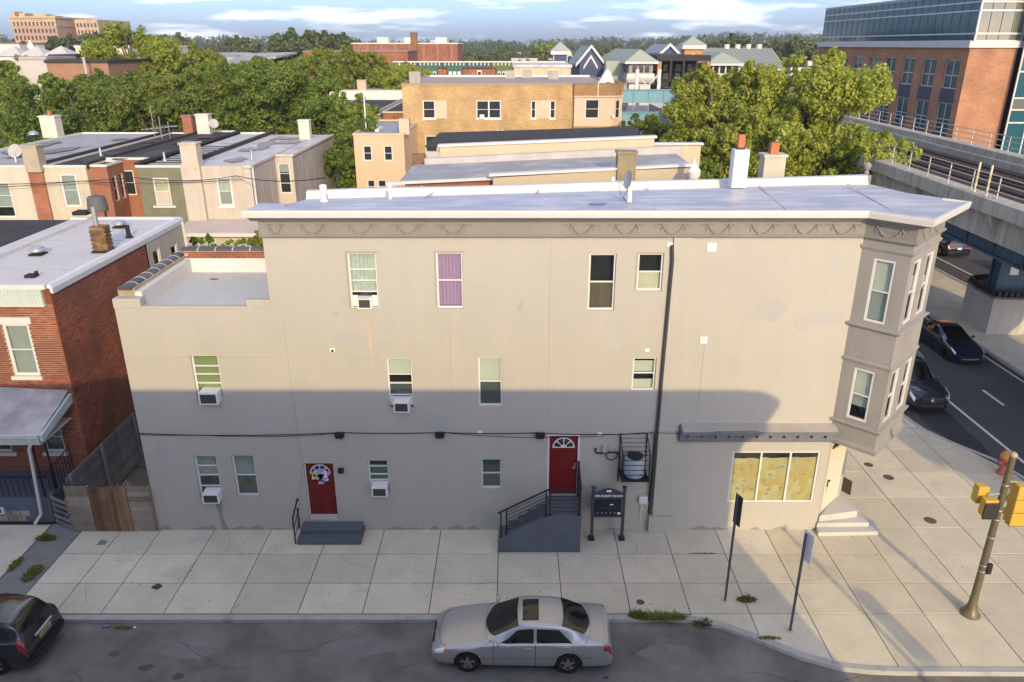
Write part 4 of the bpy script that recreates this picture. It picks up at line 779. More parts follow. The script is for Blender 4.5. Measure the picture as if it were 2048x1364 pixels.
# porch
po = thing('porch', (-17.5, 1.3, 0), 'front porch with sagging metal roof on the brick house', 'porch')
m = MB(); n = 10
PRm = M('porch_metal', (.36, .34, .34), .55, .2, .9, 6, hue=((.55, .54, .53), .8, .42, .62), spec=.4)
g = []
for i in range(n+1):
    for j in range(7):
        x = -21+(5.35)*i/n; y = .25+(2.02)*j/6; z = 3.52+.62*(j/6)**.8+.38*max(0, (j/6-.75))*4*(1-.75*(i/n)); z -= .05*math.sin(math.pi*j/6)*(1-(i/n)**3); g.append((x, y, z))
m.add(g, [(i*7+j, (i+1)*7+j, (i+1)*7+j+1, i*7+j+1) for i in range(n) for j in range(6)]); m.build('porch_roof', PRm, po, smooth=True)
MB().prism([(-15.66, .25, 3.30), (-15.66, 2.27, 3.78), (-15.66, 2.27, 4.12), (-15.66, .25, 3.53)], (.10, 0, 0)).build('porch_end', V['pale_green_metal'], po); MB().box(-21, -15.68, .18, .26, 3.44, 3.56).build('porch_gutter', V['white_paint'], po)
MB().box(-21, -15.70, .24, .30, 3.18, 3.44).build('porch_fascia', V['pale_green_metal'], po)
for k in range(50): MB().box(-20.98+k*.105, -20.95+k*.105, .222, .24, 3.2, 3.43).build('fascia_rib', V['pale_green_metal'], po)
MB().box(-21, -15.72, .30, 2.25, 3.14, 3.18).build('porch_ceiling', V['white_paint'], po)
MB().tube([(-16.0, .20, 3.42), (-15.96, .22, 3.25), (-16.12, .28, 3.0), (-16.3, .30, .45), (-16.45, .20, .22), (-16.5, .12, .14)], .055, 8).build('downspout', V['white_paint'], po, smooth=True)
MB().box(-21, -16.0, .45, 2.28, 0, .98).build('porch_base', M('porch_blue', (.10, .12, .16), .7, .15), po); MB().box(-20.9, -16.05, .44, .448, .98, 1.0).build('porch_edge', V['porch_blue'], po)
for k in range(6): MB().box(-18.9+k*.33, -18.6+k*.33, .42, .45, .06, .26).build('stone_block', M('stone_tan', (.30, .28, .22), .9, .2, rnd=.3), po); MB().box(-18.75+k*.33, -18.45+k*.33, .42, .45, .275, .48).build('stone_block', V['stone_tan'], po)
MB().box(-19.0, -17.65, .40, .47, .36, .62).build('cellar_window', V['white_paint'], po); MB().box(-18.9, -17.75, .39, .41, .42, .56).build('cellar_pane', V['room_dark'], po)
for k in range(22): MB().box(-20.6+k*.2, -20.58+k*.2, .50, .52, 1.0, 1.75).build('baluster', IR, po)
MB().box(-21, -16.0, .48, .54, 1.75, 1.79).build('hand_rail', IR, po)
for k in range(9): MB().box(-16.05, -16.03, .7+k*.18, .72+k*.18, 1.0, 1.75+.03*k).build('baluster', IR, po)
MB().tube([(-16.04, .5, 1.8), (-16.04, 2.2, 2.05)], .02, 5).build('hand_rail', IR, po)
for x, y in ((-16.15, .5), (-16.05, 1.0)): MB().box(x-.025, x+.025, y-.025, y+.025, 1.0, 3.2).build('porch_post', IR, po)
# ================================================================== wooden fence and gate closing the side alley
WD = M('weathered_wood', (.25, .205, .16), .9, .25, 1.5, 8, bump=.5, bsc=25, rnd=.3, streak=.25); WB = M('brown_wood', (.20, .115, .065), .85, .3, 2, 9, bump=.5, bsc=25, rnd=.35, streak=.4); WG = M('grey_wood', (.185, .17, .155), .9, .25, 2, 9, bump=.5, bsc=25, rnd=.3, streak=.2)
fe = thing('alley_fence', (-13.6, -.1, 0), 'weathered plank fence across the alley left of the grey building', 'fence')
for x0, x1 in ((-15.02, -14.25), (-12.95, -12.2)):
    for k in range(9): z = .04+k*.195; MB().box(x0, x1+random.uniform(-.01, .01), -.12+random.uniform(-.006, .006), -.08, z, z+.188).build('plank', WD, fe)
for x in (-15.03, -14.27, -12.94, -12.2): MB().box(x-.04, x+.04, -.07, 0, 0, 1.78).build('post', WD, fe)
gt = thing('alley_gate', (-13.6, -.1, 0), 'rust brown upright plank gate in the alley fence', 'gate')
for k in range(9): x = -14.22+k*.14; MB().box(x, x+.132, -.135+random.uniform(-.006, .006), -.10, .03+random.uniform(0, .03), 1.78+random.uniform(-.04, .03)).build('plank', WB, gt)
MB().box(-14.2, -12.98, -.098, -.06, .35, .47).box(-14.2, -12.98, -.098, -.06, 1.35, 1.47).build('rail', WB, gt)
sf_ = thing('yard_fence', (-14.95, 2.5, 0), 'tall grey plank fence running back along the brick house', 'fence')
for k in range(10): z = .05+k*.2; MB().box(-14.97, -14.93, 0.0, 4.75, z, z+.19).build('plank', WG, sf_)
for y in (.1, 2.2, 4.65): MB().box(-14.92, -14.84, y, y+.09, 0, 2.12).build('post', WG, sf_)
pf = thing('pallet', (-15.5, 0, 0), 'old slatted pallet leaning between porch and plank fence', 'pallet')
for k in range(5): z = .1+k*.24; MB().prism([(-15.85, .28, z), (-15.08, -.12, z), (-15.06, -.10, z), (-15.83, .30, z)], (0, 0, .13)).build('slat', WG, pf)
for x, y in ((-15.8, .27), (-15.1, -.09)): MB().box(x-.03, x+.03, y+.02, y+.08, 0, 1.3).build('bearer', WG, pf)
t = thing('yellow_bucket', (-12.7, 4.2, 0), 'faded yellow bucket at the end of the alley', 'bucket'); MB().lathe([(.18, 0), (.22, .4), (.24, .42), (.20, .42), (.17, .05)], (-12.75, 4.0, .55), 14).build('shell', M('bucket_yellow', (.34, .25, .03), .6, .2), t, smooth=True); MB().box(-13.0, -12.4, 3.7, 4.3, 0, .55).build('crate_stand', WG, t)
t = thing('tarp_heap', (-12.8, 1.5, 0), 'heap under a dark blue tarp inside the alley', 'tarp'); tm = MB(); gq = []
for i in range(9):
    for j in range(9): gq.append((-13.5+1.25*i/8, .5+1.6*j/8, .15+.75*math.sin(math.pi*(i+.6)/9.2)*math.sin(math.pi*(j+.6)/9.2)**.6+random.uniform(-.05, .05)))
tm.add(gq, [(i*9+j, (i+1)*9+j, (i+1)*9+j+1, i*9+j+1) for i in range(8) for j in range(8)]); tm.build('tarp_cloth', M('tarp_blue', (.02, .022, .032), .6, .2), t, smooth=True)
t = thing('broken_chairs', (-13.9, .9, 0), 'jumble of pale metal chair frames behind the gate', 'chair')
rc = random.Random(9)
for k in range(9): MB().tube([(-14.2+rc.uniform(0, .9), .5+rc.uniform(0, .8), .1), (-14.2+rc.uniform(0, .9), .5+rc.uniform(0, .8), .9+rc.uniform(0, .4)), (-14.0+rc.uniform(0, .7), .6+rc.uniform(0, .7), 1.2)], .018, 5).build('tube', V['galvanised'], t)
# litter by the kerb
t = tag(MB().lathe([(.03, 0), (.033, .01), (.033, .11), (.026, .122)], (0, 0, 0), 12, 'x').build('drink_can', M('can_blue', (.06, .10, .38), .3, .2, metal=.6, hue=((.6, .6, .65), 20, .5, .6))), 'crushed blue drink can in the gutter near the parked black car', 'can'); t.location = (-11.85, -4.56, -.09); t.rotation_euler = (0, 0, .1); t.scale = (1.6, 1.3, 1)
t = tag(MB().ball((-10.9, -4.6, -.10), (.05, .04, .025), 7, 5).build('paper_scrap', V['shade_white']), 'white paper scrap in the gutter right of the blue can', 'litter')
def smear(name, x, y, rx, ry, mat, label, seed):
    pts = [(x+rx*math.cos(a)*random.Random(seed+k).uniform(.5, 1.2), y+ry*math.sin(a)*random.Random(seed+k+50).uniform(.5, 1.2)) for k, a in enumerate([2*math.pi*q/11 for q in range(11)])]
    tag(MB().prism([(a, b, .002) for a, b in pts], (0, 0, .006)).build(name, mat), label, 'stain')
smear('pavement_stain', -10.95, -2.95, .22, .14, V['joint_dirt'], 'black splotch on the pavement left of the low step', 3); smear('pavement_stain', -13.75, -.75, .22, .2, M('stain_grey', (.22, .22, .23), .8), 'grey splash on the pavement slab before the gate', 8)
rk = random.Random(21)
gum = MB()
for k in range(150):
    x = rk.uniform(-14, 17); y = rk.uniform(-5.8 if x > 9 else -4.0, -.2 if x < 12 else 4); r = rk.uniform(.01, .026); gum.lathe([(r, 0), (r*.8, .003)], (x, y, .001), 7)
o = gum.build('gum_spots', M('gum_black', (.05, .048, .045), .8)); o['kind'] = 'stuff'; tag(o, 'dark chewing gum spots scattered over the pavement', 'gum spots')

# ================================================================== generic flat-roofed house
def block(name, label, cat, x0, x1, y0, y1, z1, wm, rm, wins={}, coping=None, group=None, z0=0, par=.0, opaque=True, wmats={}, fw=.08, sill=None, rails=(.5,)):
    t = thing(name, ((x0+x1)/2, (y0+y1)/2, z0), label, cat, group)
    for f, F, a0, a1 in (('f', FY(y0), x0, x1), ('l', FL(x0), y0, y1), ('r', FR(x1), y0, y1), ('b', Fr((0, y1, 0), (1, 0, 0), (0, 1, 0)), x0, x1)):
        ops = wins.get(f, []); wall(F, a0, a1, z0, z1, [o[:4] for o in ops], wmats.get(f, wm), t, depth=.12)
        for o in ops:
            kw = dict(opaque=opaque, fw=fw, rec=.05, rails=rails); kw.update(o[4] if len(o) > 4 else {}); win(t, F, *o[:4], sill=sill, **kw)
    B('roof', rm, t, x0+.03, x1-.03, y0+.03, y1-.03, z1-.12, z1-.02+par)
    if coping:
        MB().sweep([(x0, y1), (x0, y0), (x1, y0), (x1, y1), (x0+.01, y1)], [(-.14, z1-.02), (.06, z1-.04), (.06, z1+.10), (-.14, z1+.10)]).build('coping', coping, t)
    return t
def chimney(x, y, z, w_, h, mat, label, pot=None):
    t = thing('chimney', (x, y, z), label, 'chimney'); MB().box(x-w_/2, x+w_/2, y-w_*.4, y+w_*.4, z, z+h).build('stack', mat, t, bevel=.02); MB().box(x-w_*.56, x+w_*.56, y-w_*.46, y+w_*.46, z+h, z+h+.1).build('cap', mat, t)
    if pot: MB().cyl((x, y, z+h+.1), (x, y, z+h+.5), .14, .12).build('pot', pot, t)
    return t
WP = V['white_paint']
CW = M('cream_stucco', (.55, .51, .42), .9, .12, .6, 5, bump=.2, streak=.08); YL = M('yellow_stucco', (.52, .47, .36), .9, .13, .7, 6, bump=.2, streak=.12); GS = M('green_stone', (.185, .19, .125), .9, .2, 1.5, 8, bump=.5, bsc=8); BG = M('beige_stucco', (.50, .45, .385), .9, .13, .6, 5, bump=.2, streak=.15)
SG_ = M('side_grime', (.43, .395, .34), .9, .2, .5, 4, bump=.3, bsc=15, streak=.35); RB = Mbrick('row_brick', 'a5603f', '8c4a30', '9a8474'); DB = Mbrick('dark_brick', '7a4030', '5c2f22', '6b5548'); SLV = M('silver_roof', (.52, .52, .54), .6, .15, .4, 4, hue=((.33, .32, .32), .6, .5, .7)); GR_ = M('grey_roof', (.36, .36, .37), .7, .15, .4, 4, hue=((.22, .22, .23), .5, .5, .75))
ZR = 8.2
# white house at the far left, yellowish one, brown brick one, green one, beige one: the backs of the next row
block('white_rear_house', 'pale stucco rear house at the far left with an air conditioned window', 'house', -38.5, -31.3, 28, 48, ZR, CW, GR_, {'f': [(-34.2, -32.95, 4.9, 7.2, dict(rails=(.3, .62), opaque=False, shades=[(.3, .95, V['shade_grey'])]))]}, WP)
block('yellow_rear_house', 'yellowish stucco rear house with one white sash window', 'house', -30.5, -27.7, 28, 48, ZR, YL, TAR, {'f': [(-29.55, -28.45, 5.6, 7.75, dict(opaque=False, fw=.12, shades=[(.05, .95, V['shade_grey'])]))]}, WP)
block('brown_rear_house', 'brown brick rear house recessed between the yellow and green ones', 'house', -27.7, -24.4, 30.5, 48, ZR+.15, RB, TAR, {'f': [(-26.7, -25.9, 5.9, 7.6)], 'r': []}, WP)
block('brown_rear_ell', 'narrow brick rear ell beside the yellowish house', 'house', -27.69, -26.5, 28.3, 30.5, ZR, RB, TAR, {'r': [(28.7, 29.3, 5.8, 7.5), (29.7, 30.2, 5.8, 7.5)]}, WP)
block('green_rear_house', 'olive green stone rear house with a boarded white window', 'house', -24.4, -21.45, 28, 48, ZR, GS, SLV, {'f': [(-23.5, -22.45, 5.7, 7.5, dict(rails=(.5,), mat=WP, opaque=False, fw=.1, shades=[(.5, .97, V['cream_boards'])]))]}, WP)
gg = bpy.data.objects['green_rear_house']
MB().box(-23.4, -22.55, 27.97, 28.03, 5.8, 6.58).build('window_board', M('board_tan', (.5, .45, .36), .8), gg); MB().box(-23.7, -22.2, 27.9, 28.05, 5.55, 5.68).build('sill', WP, gg)
for k in range(10): MB().box(-24.3, -21.5, 28.6+k*1.1, 29.0+k*1.1, ZR-.015, ZR+.005).build('roof_strip', TAR, gg)
bgH = block('beige_rear_house', 'beige stucco rear house with a stained blank side wall', 'house', -21.2, -17.02, 28, 46.4, ZR+.05, BG, SLV, {'f': [(-19.35, -18.35, 5.65, 7.55, dict(opaque=False, fw=.13, shades=[(.5, .97, V['curtain_green']), (.05, .47, V['shade_grey'])]))]}, None, sill=.15)
B('corner_pier', BG, bgH, -21.42, -20.2, 27.7, 27.995, 4.5, 8.4)
bgE = block('beige_corner_house', 'beige corner house with tall windows and a streaked side wall', 'house', -17.0, -15.75, 33.4, 46.5, ZR+.03, BG, SLV, {'f': [(-16.85, -16.0, 5.5, 7.65, dict(rails=(.34, .66), opaque=False, shades=[(.7, .97, V['shade_grey'])]))], 'r': []}, None, wmats={'r': SG_})
sideW = [(29.3, 30.1, 5.2, 7.3), (31.4, 32.1, 5.3, 7.3)]
wall(FR(-17.01), 28, 33.4, 0, ZR, sideW, BG, bgE); [win(bgE, FR(-17.01), *q, rec=.03, opaque=True) for q in sideW]
MB().sweep([(-17.4, 27.95), (-16.98, 27.95), (-16.98, 33.35), (-15.7, 33.35), (-15.7, 46.5)], [(-.14, ZR-.05), (.08, ZR-.05), (.08, ZR+.1), (-.14, ZR+.1)]).build('coping', M('coping_stone', (.55, .51, .44), .9, .1), bgE)
MB().tube([(-16.9, 28.1, ZR), (-16.9, 28.1, 4), (-16.9, 28.1, 2)], .07, 6).build('downspout', WP, bgE)
# wedge that brings the roofs' party walls out: dark copings
for x in (-30.6, -27.7, -24.4, -21.3): 
    o = MB().box(x-.14, x+.14, 28.05, 47.9, ZR-.1, ZR+.28).build('party_wall', TAR, bpy.data.objects['beige_rear_house' if x > -22 else 'green_rear_house' if x > -25 else 'brown_rear_house' if x > -28 else 'yellow_rear_house'])
lean = thing('rear_lean_to', (-19, 27, 0), 'single-storey lean-to with pale roof under the beige rear house', 'shed')
MB().prism([(-21.4, 25.2, 4.50), (-21.4, 28, 4.78), (-21.4, 28, 4.62), (-21.4, 25.2, 4.35)], (5.6, 0, 0)).build('roof', M('lean_roof', (.50, .44, .41), .8, .15, .6, 5), lean); MB().box(-21.45, -15.7, 25.1, 25.2, 4.25, 4.46).build('gutter', WP, lean)
lo = [(-20.1, -18.95, 2.5, 4.05), (-17.9, -16.85, 2.5, 4.05), (-16.4, -16.0, 2.5, 4.05)]
wall(FY(25.5), -21.2, -15.8, 0, 4.4, lo, BG, lean); [win(lean, FY(25.5), *q, rec=.04, fw=.09, shades=[(.5, .97, V['shade_white']), (.05, .45, V['shade_grey'])]) for q in lo]
# chimneys of the back row
chimney(-30.9, 28.0, 7.9, 1.0, 1.6, M('chim_tan', (.40, .35, .26), .9, .2), 'squat tan chimney rising from a brick breast at the far left'); B('brick_breast', RB, bpy.data.objects['yellow_rear_house'], -31.45, -30.5, 27.85, 28.1, 0, 8.0)
chimney(-20.75, 28.1, 8.1, 1.05, 1.55, M('chim_beige', (.52, .46, .38), .9, .15), 'wide beige chimney at the front of the beige rear house')
chimney(-39.3, 45.0, ZR, 1.3, 1.7, M('chim_white', (.60, .57, .47), .9, .1), 'white stuccoed chimney with clay pot behind the dark roofs', cl)
chimney(-28.2, 46.5, ZR, .8, 1.6, RB, 'half brick half white chimney with a dish on the dark roof'); chimney(-26.9, 46.7, ZR, 1.1, 1.7, M('chim_pale', (.58, .56, .5), .9), 'pale chimney beside the brick one on the dark roof')
chimney(-17.3, 43.5, ZR, .9, 1.5, M('chim_cream', (.58, .55, .45), .9), 'cream chimney at the back edge of the beige corner roof')
def dish(x, y, z, r, label, az=0):
    t = thing('satellite_dish', (x, y, z), label, 'satellite dish'); me = MB().lathe([(.02, -.18*r), (r*.5, -.12*r), (r*.85, 0), (r, .08*r), (r*.96, .1*r), (r*.5, -.06*r), (.02, -.12*r)], (0, 0, 0), 18).mesh('dish'); me.transform(Matrix.Translation((x, y, z+r+.3)) @ Matrix.Rotation(az, 4, 'Z') @ Matrix.Rotation(math.radians(65), 4, 'X')); me.shade_smooth(); link('dish', me, V['dish_grey'], t)
    MB().cyl((x, y+.05, z), (x, y+.05, z+r+.3), .035).build('mast', V['galvanised'], t); MB().tube([(x, y-.05, z+.4), (x, y-r*.9, z+r*.8)], .02).build('feed_arm', V['galvanised'], t)
dish(-34.6, 32.0, ZR-.3, .5, 'large grey dish lying low on the far left roof'); dish(-25.9, 46.2, ZR+.3, .42, 'small dish beside the pale chimney on the dark roof', .6)
at_ = thing('roof_antenna', (-30.0, 44.5, ZR), 'skeletal television antenna on the dark rear roofs', 'antenna')
MB().tube([(-30.4, 44.5, ZR), (-30.4, 44.5, ZR+2.6)], .035).tube([(-29.6, 44.0, ZR), (-29.6, 44.0, ZR+1.8)], .035).tube([(-28.9, 44.0, ZR), (-28.9, 44.0, ZR+1.4)], .03).build('mast', V['galvanised'], at_); m = MB()
for k in range(8): m.tube([(-31.0+k*.3, 43.6, ZR+.8+.05*k), (-30.6+k*.3, 45.0, ZR+.6+.05*k)], .022, 4)
m.tube([(-31.3, 44.2, ZR+.7), (-28.3, 44.4, ZR+1.0)], .03, 4); m.build('element', V['galvanised'], at_)
roofvent(-41.0, 45, ZR, .4, 'silver ventilator on the grey roof at the far left')
cable([(-60, 27.2, 8.0), (-44, 27.2, 7.2), (-24.2, 27.4, 7.6), (-17.8, 27.5, 7.7), (-9, 15, 9.6)], 'sagging wire strung along the backs of the rear row', .025, .25)
cable([(-40, 27.0, 7.0), (-27.9, 27.3, 7.4), (-17.4, 27.5, 7.5)], 'second wire strung under the first along the rear row', .02, .2)
# ================================================================== row houses behind the corner building (they face Market Street)
TN = M('tan_render', (.46, .385, .27), .9, .12, .6, 5, bump=.25, bsc=20, hue=((.22, .19, .14), .5, .62, .8, (1, 1, .25))); TN2 = M('pale_tan_render', (.54, .47, .34), .9, .1, .6, 5, bump=.2, hue=((.34, .30, .22), .5, .62, .8, (1, 1, .25)))
n1 = thing('tan_party_house', (2.5, 9.5, 0), 'row house with tan side wall just behind the silver roof', 'house')
MB().fprism(FY(8.0), [(-.75, 5), (6.9, 5), (6.85, 11.10), (3.6, 10.98), (-.75, 10.72)], -.3, 0).build('wall', TN, n1); MB().prism([(-.9, 7.93, 10.78), (7.0, 7.93, 11.17), (7.0, 8.33, 11.17), (-.9, 8.33, 10.78)], (0, 0, .09)).build('coping', WH, n1)
MB().prism([(-4.5, 8.5, 10.4), (7.2, 8.3, 10.95), (7.3, 12.6, 10.95), (-4.4, 12.6, 10.45)], (0, 0, .12)).build('roof', M('patched_grey_roof', (.30, .30, .31), .6, .15, .5, 5, hue=((.45, .45, .46), .6, .5, .7)), n1)
MB().fprism(FY(8.6), [(-4.3, 5), (-.75, 5), (-.75, 10.55), (-4.3, 10.35)], -.3, 0).build('brick_wall', Mbrick('shop_brick', 'a8583c', '94462e', '8f7a6c'), n1); MB().prism([(-5.0, 8.35, 10.38), (-.76, 8.35, 10.58), (-.76, 8.75, 10.58), (-5.0, 8.75, 10.38)], (0, 0, .10)).build('gutter', WH, n1)
MB().box(-4.65, -4.0, 8.3, 8.6, 6, 10.3).build('rear_wall', M('pale_grey_wall', (.42, .42, .41), .9, .1), n1); MB().tube([(-3.6, 8.3, 10.35), (-3.6, 8.28, 6)], .07, 6).build('downspout', WH, n1)
MB().lathe([(.02, -.1), (.16, -.05), (.22, .25), (.3, .4), (.3, .6), (.16, .75), (.1, .85), (.03, 1.05), (.0, 1.1)], (7.1, 8.1, 10.4), 10).build('finial', WP, n1, smooth=True)
chimney(4.45, 8.15, 10.4, .72, 1.25, M('chim_olive', (.26, .22, .14), .9, .25), 'olive chimney on the tan party wall behind the roof dish')
MB().prism([(-3.9, 12.4, 10.5), (7.6, 12.5, 11.0), (7.6, 12.5, 11.4), (-3.9, 12.4, 10.85)], (0, .25, 0)).build('roof_upstand', M('upstand_grey', (.42, .41, .40), .8, .2), n1)
n2 = thing('pale_party_house', (2.5, 14.5, 0), 'second row house with pale tan side wall and black roof edge', 'house')
MB().fprism(FY(13.6), [(-3.3, 5), (6.5, 5), (6.5, 11.62), (-3.3, 11.22)], -.3, 0).build('wall', TN2, n2); MB().fprism(FY(14.2), [(6.5, 5), (8.8, 5), (8.8, 11.2), (6.5, 11.25)], -.3, 0).build('wall', TN2, n2); MB().prism([(-3.4, 13.5, 11.22), (6.6, 13.5, 11.62), (6.6, 13.95, 11.62), (-3.4, 13.95, 11.22)], (0, 0, .10)).build('coping', WH, n2)
MB().prism([(-4.0, 13.9, 11.15), (6.0, 13.9, 11.35), (6.4, 19, 11.5), (-3.8, 19, 11.2)], (0, 0, .1)).build('roof', TAR, n2); MB().box(6.5, 8.9, 14.1, 14.5, 11.25, 11.33).build('coping', WH, n2); B('rear_wall', V['pale_grey_wall'], n2, -3.95, -3.3, 13.7, 14.0, 6, 11.0)
B('chimney_stack', M('brown_stack', (.22, .13, .07), .9, .3), n2, -4.6, -4.0, 13.4, 13.9, 8, 10.9)
# ================================================================== tan brick flats and the peach house beside them
TB = Mbrick('tan_brick', 'bda27a', 'aa8d62', '9e8862', .24, .085, .012); PK = M('pink_panel', (.60, .45, .34), .8, .06); BT = Mbrick('brown_brick', 'a1835f', '8d6f4e', '8d7658')
af = [(-8.0, -6.9, 9.4, 10.95), (-3.2, -1.0, 9.4, 10.95), (1.7, 2.15, 9.4, 10.95), (3.4, 3.9, 9.4, 10.95), (-7.9, -6.8, 6.3, 7.9), (-3.2, -1.0, 6.3, 7.9), (1.7, 2.15, 6.3, 7.9), (3.4, 3.9, 6.3, 7.9)]
ap = block('tan_brick_flats', 'tan brick apartment building with pink panels and a corner bay', 'apartment building', -9.8, 8.9, 49, 68, 12.3, TB, M('gravel_roof', (.36, .30, .27), .9, .12), {'f': af}, M('clay_coping', (.36, .26, .17), .9, .15), sill=.12)
for a0, a1 in ((-6.9, -5.85), (2.16, 3.39)): MB().fb(FY(49), a0, a1, -.06, .01, 9.4, 10.95).build('infill_panel', PK, ap)
MB().fb(FY(49), -2.15, -2.02, -.06, .012, 9.4, 10.95).build('mullion', WP, ap)
bw = [(6.55, 7.75, 9.45, 11.05), (6.55, 7.75, 6.2, 7.9)]
wall(FY(48.6), 5.55, 9.1, 8.75, 11.3, [bw[0]], PK, ap, 'bay_wall'); win(ap, FY(48.6), *bw[0], opaque=True, rec=.04); wall(FY(48.6), 5.55, 9.1, 5.0, 7.95, [bw[1]], PK, ap, 'bay_wall'); win(ap, FY(48.6), *bw[1], opaque=True, rec=.04)
FBay = Fr((9.1, 48.6, 0), (.8, .8, 0), (1, -1, 0)); wall(FBay, 0, 1.13, 8.75, 11.3, [(.25, .85, 9.45, 11.0)], PK, ap, 'bay_wall'); win(ap, FBay, .25, .85, 9.45, 11.0, opaque=True, rec=.04); wall(FBay, 0, 1.13, 5.0, 7.95, [], PK, ap, 'bay_wall')
MB().sweep([(5.5, 48.6), (9.1, 48.6), (9.95, 49.45), (9.95, 60)], [(-.3, 11.3), (.03, 11.3), (.08, 12.3), (.12, 12.42), (-.3, 12.42)]).build('bay_parapet', BT, ap); MB().sweep([(5.5, 48.6), (9.1, 48.6), (9.9, 49.4)], [(-.3, 7.95), (.03, 7.95), (.03, 8.75), (-.3, 8.75)]).build('bay_band', BT, ap); MB().sweep([(5.5, 48.6), (9.1, 48.6), (9.95, 49.45)], [(0, 11.24), (.14, 11.26), (.14, 11.36), (0, 11.38)]).build('bay_band', PK, ap); MB().box(5.5, 9.9, 49.3, 66, 5, 12.25).build('wall', PK, ap)
MB().fb(FY(49), -2.9, -2.5, 0, .35, 9.42, 9.75).build('air_conditioner', AC, ap); MB().fb(FY(48.6), 8.95, 9.15, .05, .3, 9.5, 9.75).build('air_conditioner', AC, ap)
for a in (-1.4, -1.0, 4.9, 5.25): MB().fb(FY(49), a, a+.25, 0, .1, 8.1, 8.4).build('wall_vent', WP, ap)
MB().tube([(7.6, 48.45, 12.5), (7.6, 48.45, 11.2)], .05, 5).build('downspout', WP, ap)
for x, y in ((-8.9, 52), (-.2, 62), (1.6, 63), (4.2, 60)):
    MB().box(x-.5, x+.5, y-.5, y+.5, 12.3, 13.3 if x < -5 else 13.1).build('roof_box', M('unit_grey', (.34, .33, .30), .8, .2), ap)
MB().prism([(8.0, 52, 12.3), (9.5, 52, 12.3), (9.0, 52, 13.4), (8.7, 52, 13.5)], (0, .8, 0)).build('roof_stair', M('stair_white', (.6, .6, .6), .7), ap); MB().box(-9, 8.5, 66, 66.3, 12.3, 12.5).build('parapet', WP, ap)
pe = block('peach_house', 'peach stucco house left of the tan brick flats', 'house', -12.6, -8.6, 40, 52, 8.95, M('peach_stucco', (.62, .44, .29), .9, .08, .6, 5, bump=.2), M('peach_roof', (.30, .32, .35), .8, .1), {'f': [(-10.25, -9.55, 6.9, 8.1), (-11.9, -11.2, 6.9, 8.1), (-11.75, -11.1, 4.3, 5.4), (-10.9, -10.2, 4.3, 5.4)]}, M('peach_coping', (.6, .45, .32), .9))
B('pink_stack', PK, pe, -9.0, -8.2, 40.5, 41.5, 8.9, 10.1); B('rear_pier', TB, bpy.data.objects['tan_brick_flats'], -9.9, -8.9, 47, 48.99, 0, 8); MB().cyl((-12.1, 43, 8.9), (-12.1, 43, 12.2), .06).build('mast', WP, pe); MB().box(-11.2, -10.9, 42, 44.5, 8.95, 9.15).build('roof_curb', WP, pe)
# row of small houses with black roofs between the trees
for k, (x0, x1, lab, wm_) in enumerate(((-27.5, -21.9, 'cream rear house with black roof among the trees', CW), (-21.9, -15.6, 'white clad rear house with black roof left of the flats', M('white_siding', (.70, .70, .70), .7, .06)))):
    tt = block('black_roof_house', lab, 'house', x0, x1, 70, 96, 8.0, wm_, TAR, {'f': [(x0+1.5, x0+2.4, 5.2, 6.8)]}, WP)
    B('party_wall', M('coping_grey', (.35, .33, .3), .9), tt, x1-.2, x1+.2, 70, 96, 7.9, 8.45)
tt = block('ivy_brick_house', 'red brick rear ell with white windows beside the flats', 'house', -15.4, -11.8, 72, 97, 8.1, RB, TAR, {'f': [(-14.6, -13.7, 5.2, 7.2)], 'r': []}, WP); chimney(-12.6, 86, 8.0, .9, 1.9, RB, 'brick chimney on the ivy covered brick ell')
block('white_roof_house', 'long pale house with white parapet behind the black roofs', 'house', -38, -11, 104, 116, 8.8, M('white_parapet', (.66, .65, .62), .8, .1), SLV, {}, WP)
for i, (x, lab) in enumerate(((-33, 'tan chimney at the left end of the white parapet'), (-29.5, 'tan chimney second along the white parapet'), (-24, 'pale chimney in the middle of the white parapet'))): chimney(x, 106, 8.7, 1.4, 1.6, M('chim_tan2', (.5, .4, .3), .9, .15), lab)
dish(-33.8, 104, 8.9, .7, 'pale dish at the left end of the white parapet roof'); dish(-25.8, 72.5, 8.0, .6, 'white dish on the front of the black rear roof', .3)

chimney(9.75, 6.9, 9.5, .8, 2.2, M('chim_stone', (.50, .46, .38), .9, .15), 'beige chimney with red pot just behind the silver roof', None)
B('pot', cl, bpy.data.objects[[o.name for o in bpy.data.objects if o.get('label', '').startswith('beige chimney with red pot')][0]], 9.6, 9.9, 6.75, 7.05, 11.8, 12.2)

# clutter and wear on the rear roofs
rk2 = random.Random(8)
for nm, x0, x1, tone in (('beige_rear_house', -21.0, -17.2, 0), ('yellow_rear_house', -30.3, -27.9, 1), ('brown_rear_house', -27.4, -24.6, 1), ('white_rear_house', -38, -31.5, 2)):
    par_ = bpy.data.objects[nm]
    for k in range(7):
        cx, cy, rx, ry = rk2.uniform(x0+.6, x1-.6), rk2.uniform(30.5, 44), rk2.uniform(.4, 1.2), rk2.uniform(.5, 2.2); n = 12
        MB().add([(min(x1, max(x0, cx+rx*math.cos(t)*rk2.uniform(.6, 1.2))), cy+ry*math.sin(t)*rk2.uniform(.6, 1.2), ZR+.04+.002*k+(.17 if nm[0:5] == 'brown' else 0.03 if nm[0:5] == 'beige' else 0)) for t in [2*math.pi*q/n for q in range(n)]], [tuple(range(n))]).build('roof_stain', M('rear_stain_'+str(tone), [(.30, .28, .26), (.075, .068, .062), (.20, .20, .20)][tone], .9, .25, 1, 8), par_)
